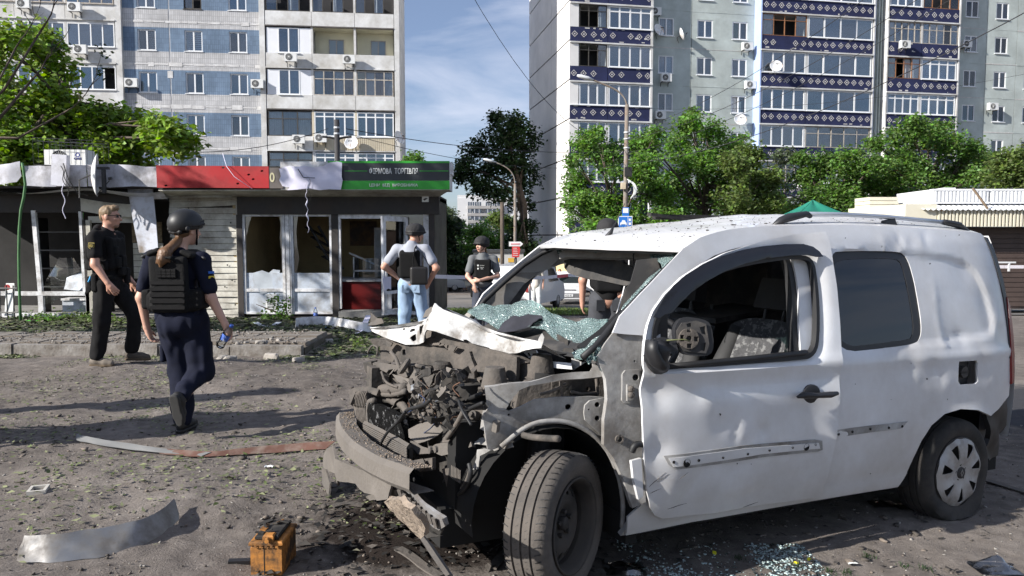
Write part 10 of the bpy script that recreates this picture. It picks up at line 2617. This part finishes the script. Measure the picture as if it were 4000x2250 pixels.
GM=[pm('grit_pale',(.27,.25,.225),.9,var=.2,vs=9),pm('grit_brown',(.17,.14,.115),.9,var=.2,vs=9),pm('grit_dark',(.075,.064,.054),.9,var=.2,vs=9)]
tag(scatter('leaf_litter',6500,(-5.2,-.4,3.4,9.8,.8),.021,LM[:3],1,patch_=(1.1,-.05)),'torn leaves scattered over the bare soil at the left','leaves',kind='stuff')
tag(scatter('mulch_litter',16000,(-12,-1.9,11.55,16.,1.),.058,[LM[3],LM[3],LM[0],LM[2]],2,lift=.012),'thick layer of torn leaves before the kiosks','leaves',kind='stuff')
tag(scatter('kerb_litter',2300,(-7.4,-1.2,9.45,9.85,1.),.032,LM,3,patch_=(.9,0.)),'leaves and twigs gathered along the kerb','leaves',kind='stuff')
tag(scatter('verge_leaves',1800,(-2.7,-1.6,9.9,12.2,1.),.05,[LM[0],LM[3],LM[2]],4,patch_=(1.2,-.2)),'weeds and leaves beside the end of the paving','leaves',kind='stuff')
tag(scatter('grit',5500,(-5.4,4.6,3.3,9.6,1.3),.013,GM,5,'box',.002),'grit and pebbles on the bare soil','grit',kind='stuff')
tag(scatter('soil_clods',700,(-5.,3.6,3.3,8.,1.1),.03,GM[1:],6,'box',.002,patch_=(1.4,.05)),'clods of soil','soil',kind='stuff')
tag(scatter('paving_rubble',900,(-7.2,-2.8,10.,11.5,1.),.022,GM[:2],7,'box',.004,patch_=(1.5,0.)),'fine rubble on the paving','rubble',kind='stuff')
GC=[glass('glass_crumb',(.72,.88,.86),.25,.05),pm('glass_crumb_pale',(.45,.55,.54),.15,var=.1,vs=9)]
tag(scatter('glass_fragments',2600,(.55,1.55,3.3,3.95,1.),.01,GC,8,'box',.004,patch_=(2.2,-.1)),'crumbs of safety glass on the soil before the door','glass',kind='stuff')
tag(scatter('char_flakes',600,(-1.2,.5,3.4,4.7,1.),.032,[M_BURNT,M_DUSTP,M_BURNT],9,'leaf',.004),'black burnt flakes on the oily soil','debris',kind='stuff')
tag(scatter('dark_chips',260,(.3,3.4,3.3,5.2,1.),.022,[M_BURNT,M_DUSTP],10,'leaf',.003),'dark chips scattered beside the van','debris',kind='stuff')
def blades(name,spots,n,h,mat,label):
 r=random.Random(3);b=MB()
 for(x,y,rad)in spots:
  for _ in range(n):
   px,py=x+r.gauss(0,rad),y+r.gauss(0,rad);z=g1(px,py);a=r.uniform(0,6.28);hh=h*r.uniform(.4,1.2);w=hh*.1;lx,ly=math.cos(a),math.sin(a);t=r.uniform(.2,.9)
   b.add([(px-ly*w,py+lx*w,z),(px+ly*w,py-lx*w,z),(px+lx*hh*t*.5+ly*w*.6,py+ly*hh*t*.5-lx*w*.6,z+hh*.7),(px+lx*hh*t,py+ly*hh*t,z+hh)],[(0,1,2),(0,2,3)])
 return tag(b.build(name,mat),label,'grass',kind='stuff')
sp_=[]
for(u,v)in((3530,2215),(3610,2225),(3390,2175),(3310,2240),(3240,2235),(2890,2185),(3120,2215)):
 p=G(u,v);sp_.append((p.x,p.y,.018))
blades('grass_tufts',sp_,40,.022,M_LEAF['dark'],'tiny green weeds on the soil at the bottom right')
rg=random.Random(9)
blades('lawn_grass',[(rg.uniform(-2.1,3.),rg.uniform(18.4,25.8),.25)for _ in range(220)],26,.12,M_LEAF['olive'],'dry mown grass beyond the kiosk corner')
blades('verge_weeds',[(rg.uniform(-2.7,-1.9),rg.uniform(10.,12.4),.1)for _ in range(40)],14,.06,M_LEAF['dark'],'weeds along the end of the paving')
for(u,v,k)in((2790,2165,0),(3160,2190,1),(3110,2205,2)):
 p=G(u,v);tag(MB().obox((p.x,p.y,p.z+.008),(.018,.014,.012),(.3,.2,k)).build('yellow_petal',pm('yellow_petal',(.75,.68,.02),.6)),('yellow petal on the soil below the door','yellow petal right of the glass crumbs','yellow petal nearest to the bottom edge')[k],'petal')
for k,(src,x,y,lab)in enumerate(((MAN,-4.8,5.1,'unseen bystander in black added beyond the left edge for a shadow'),(JM,-5.4,5.75,'unseen bystander in jeans added beyond the left edge for a shadow'),(WOM,-5.,4.75,'unseen bystander in navy added beyond the left edge for a shadow'))):
 c=dup(src,(x,y,g1(x,y)),.7*k);tag(c,lab,'person')  # copies of people added out of view to cast shadow bands on the soil
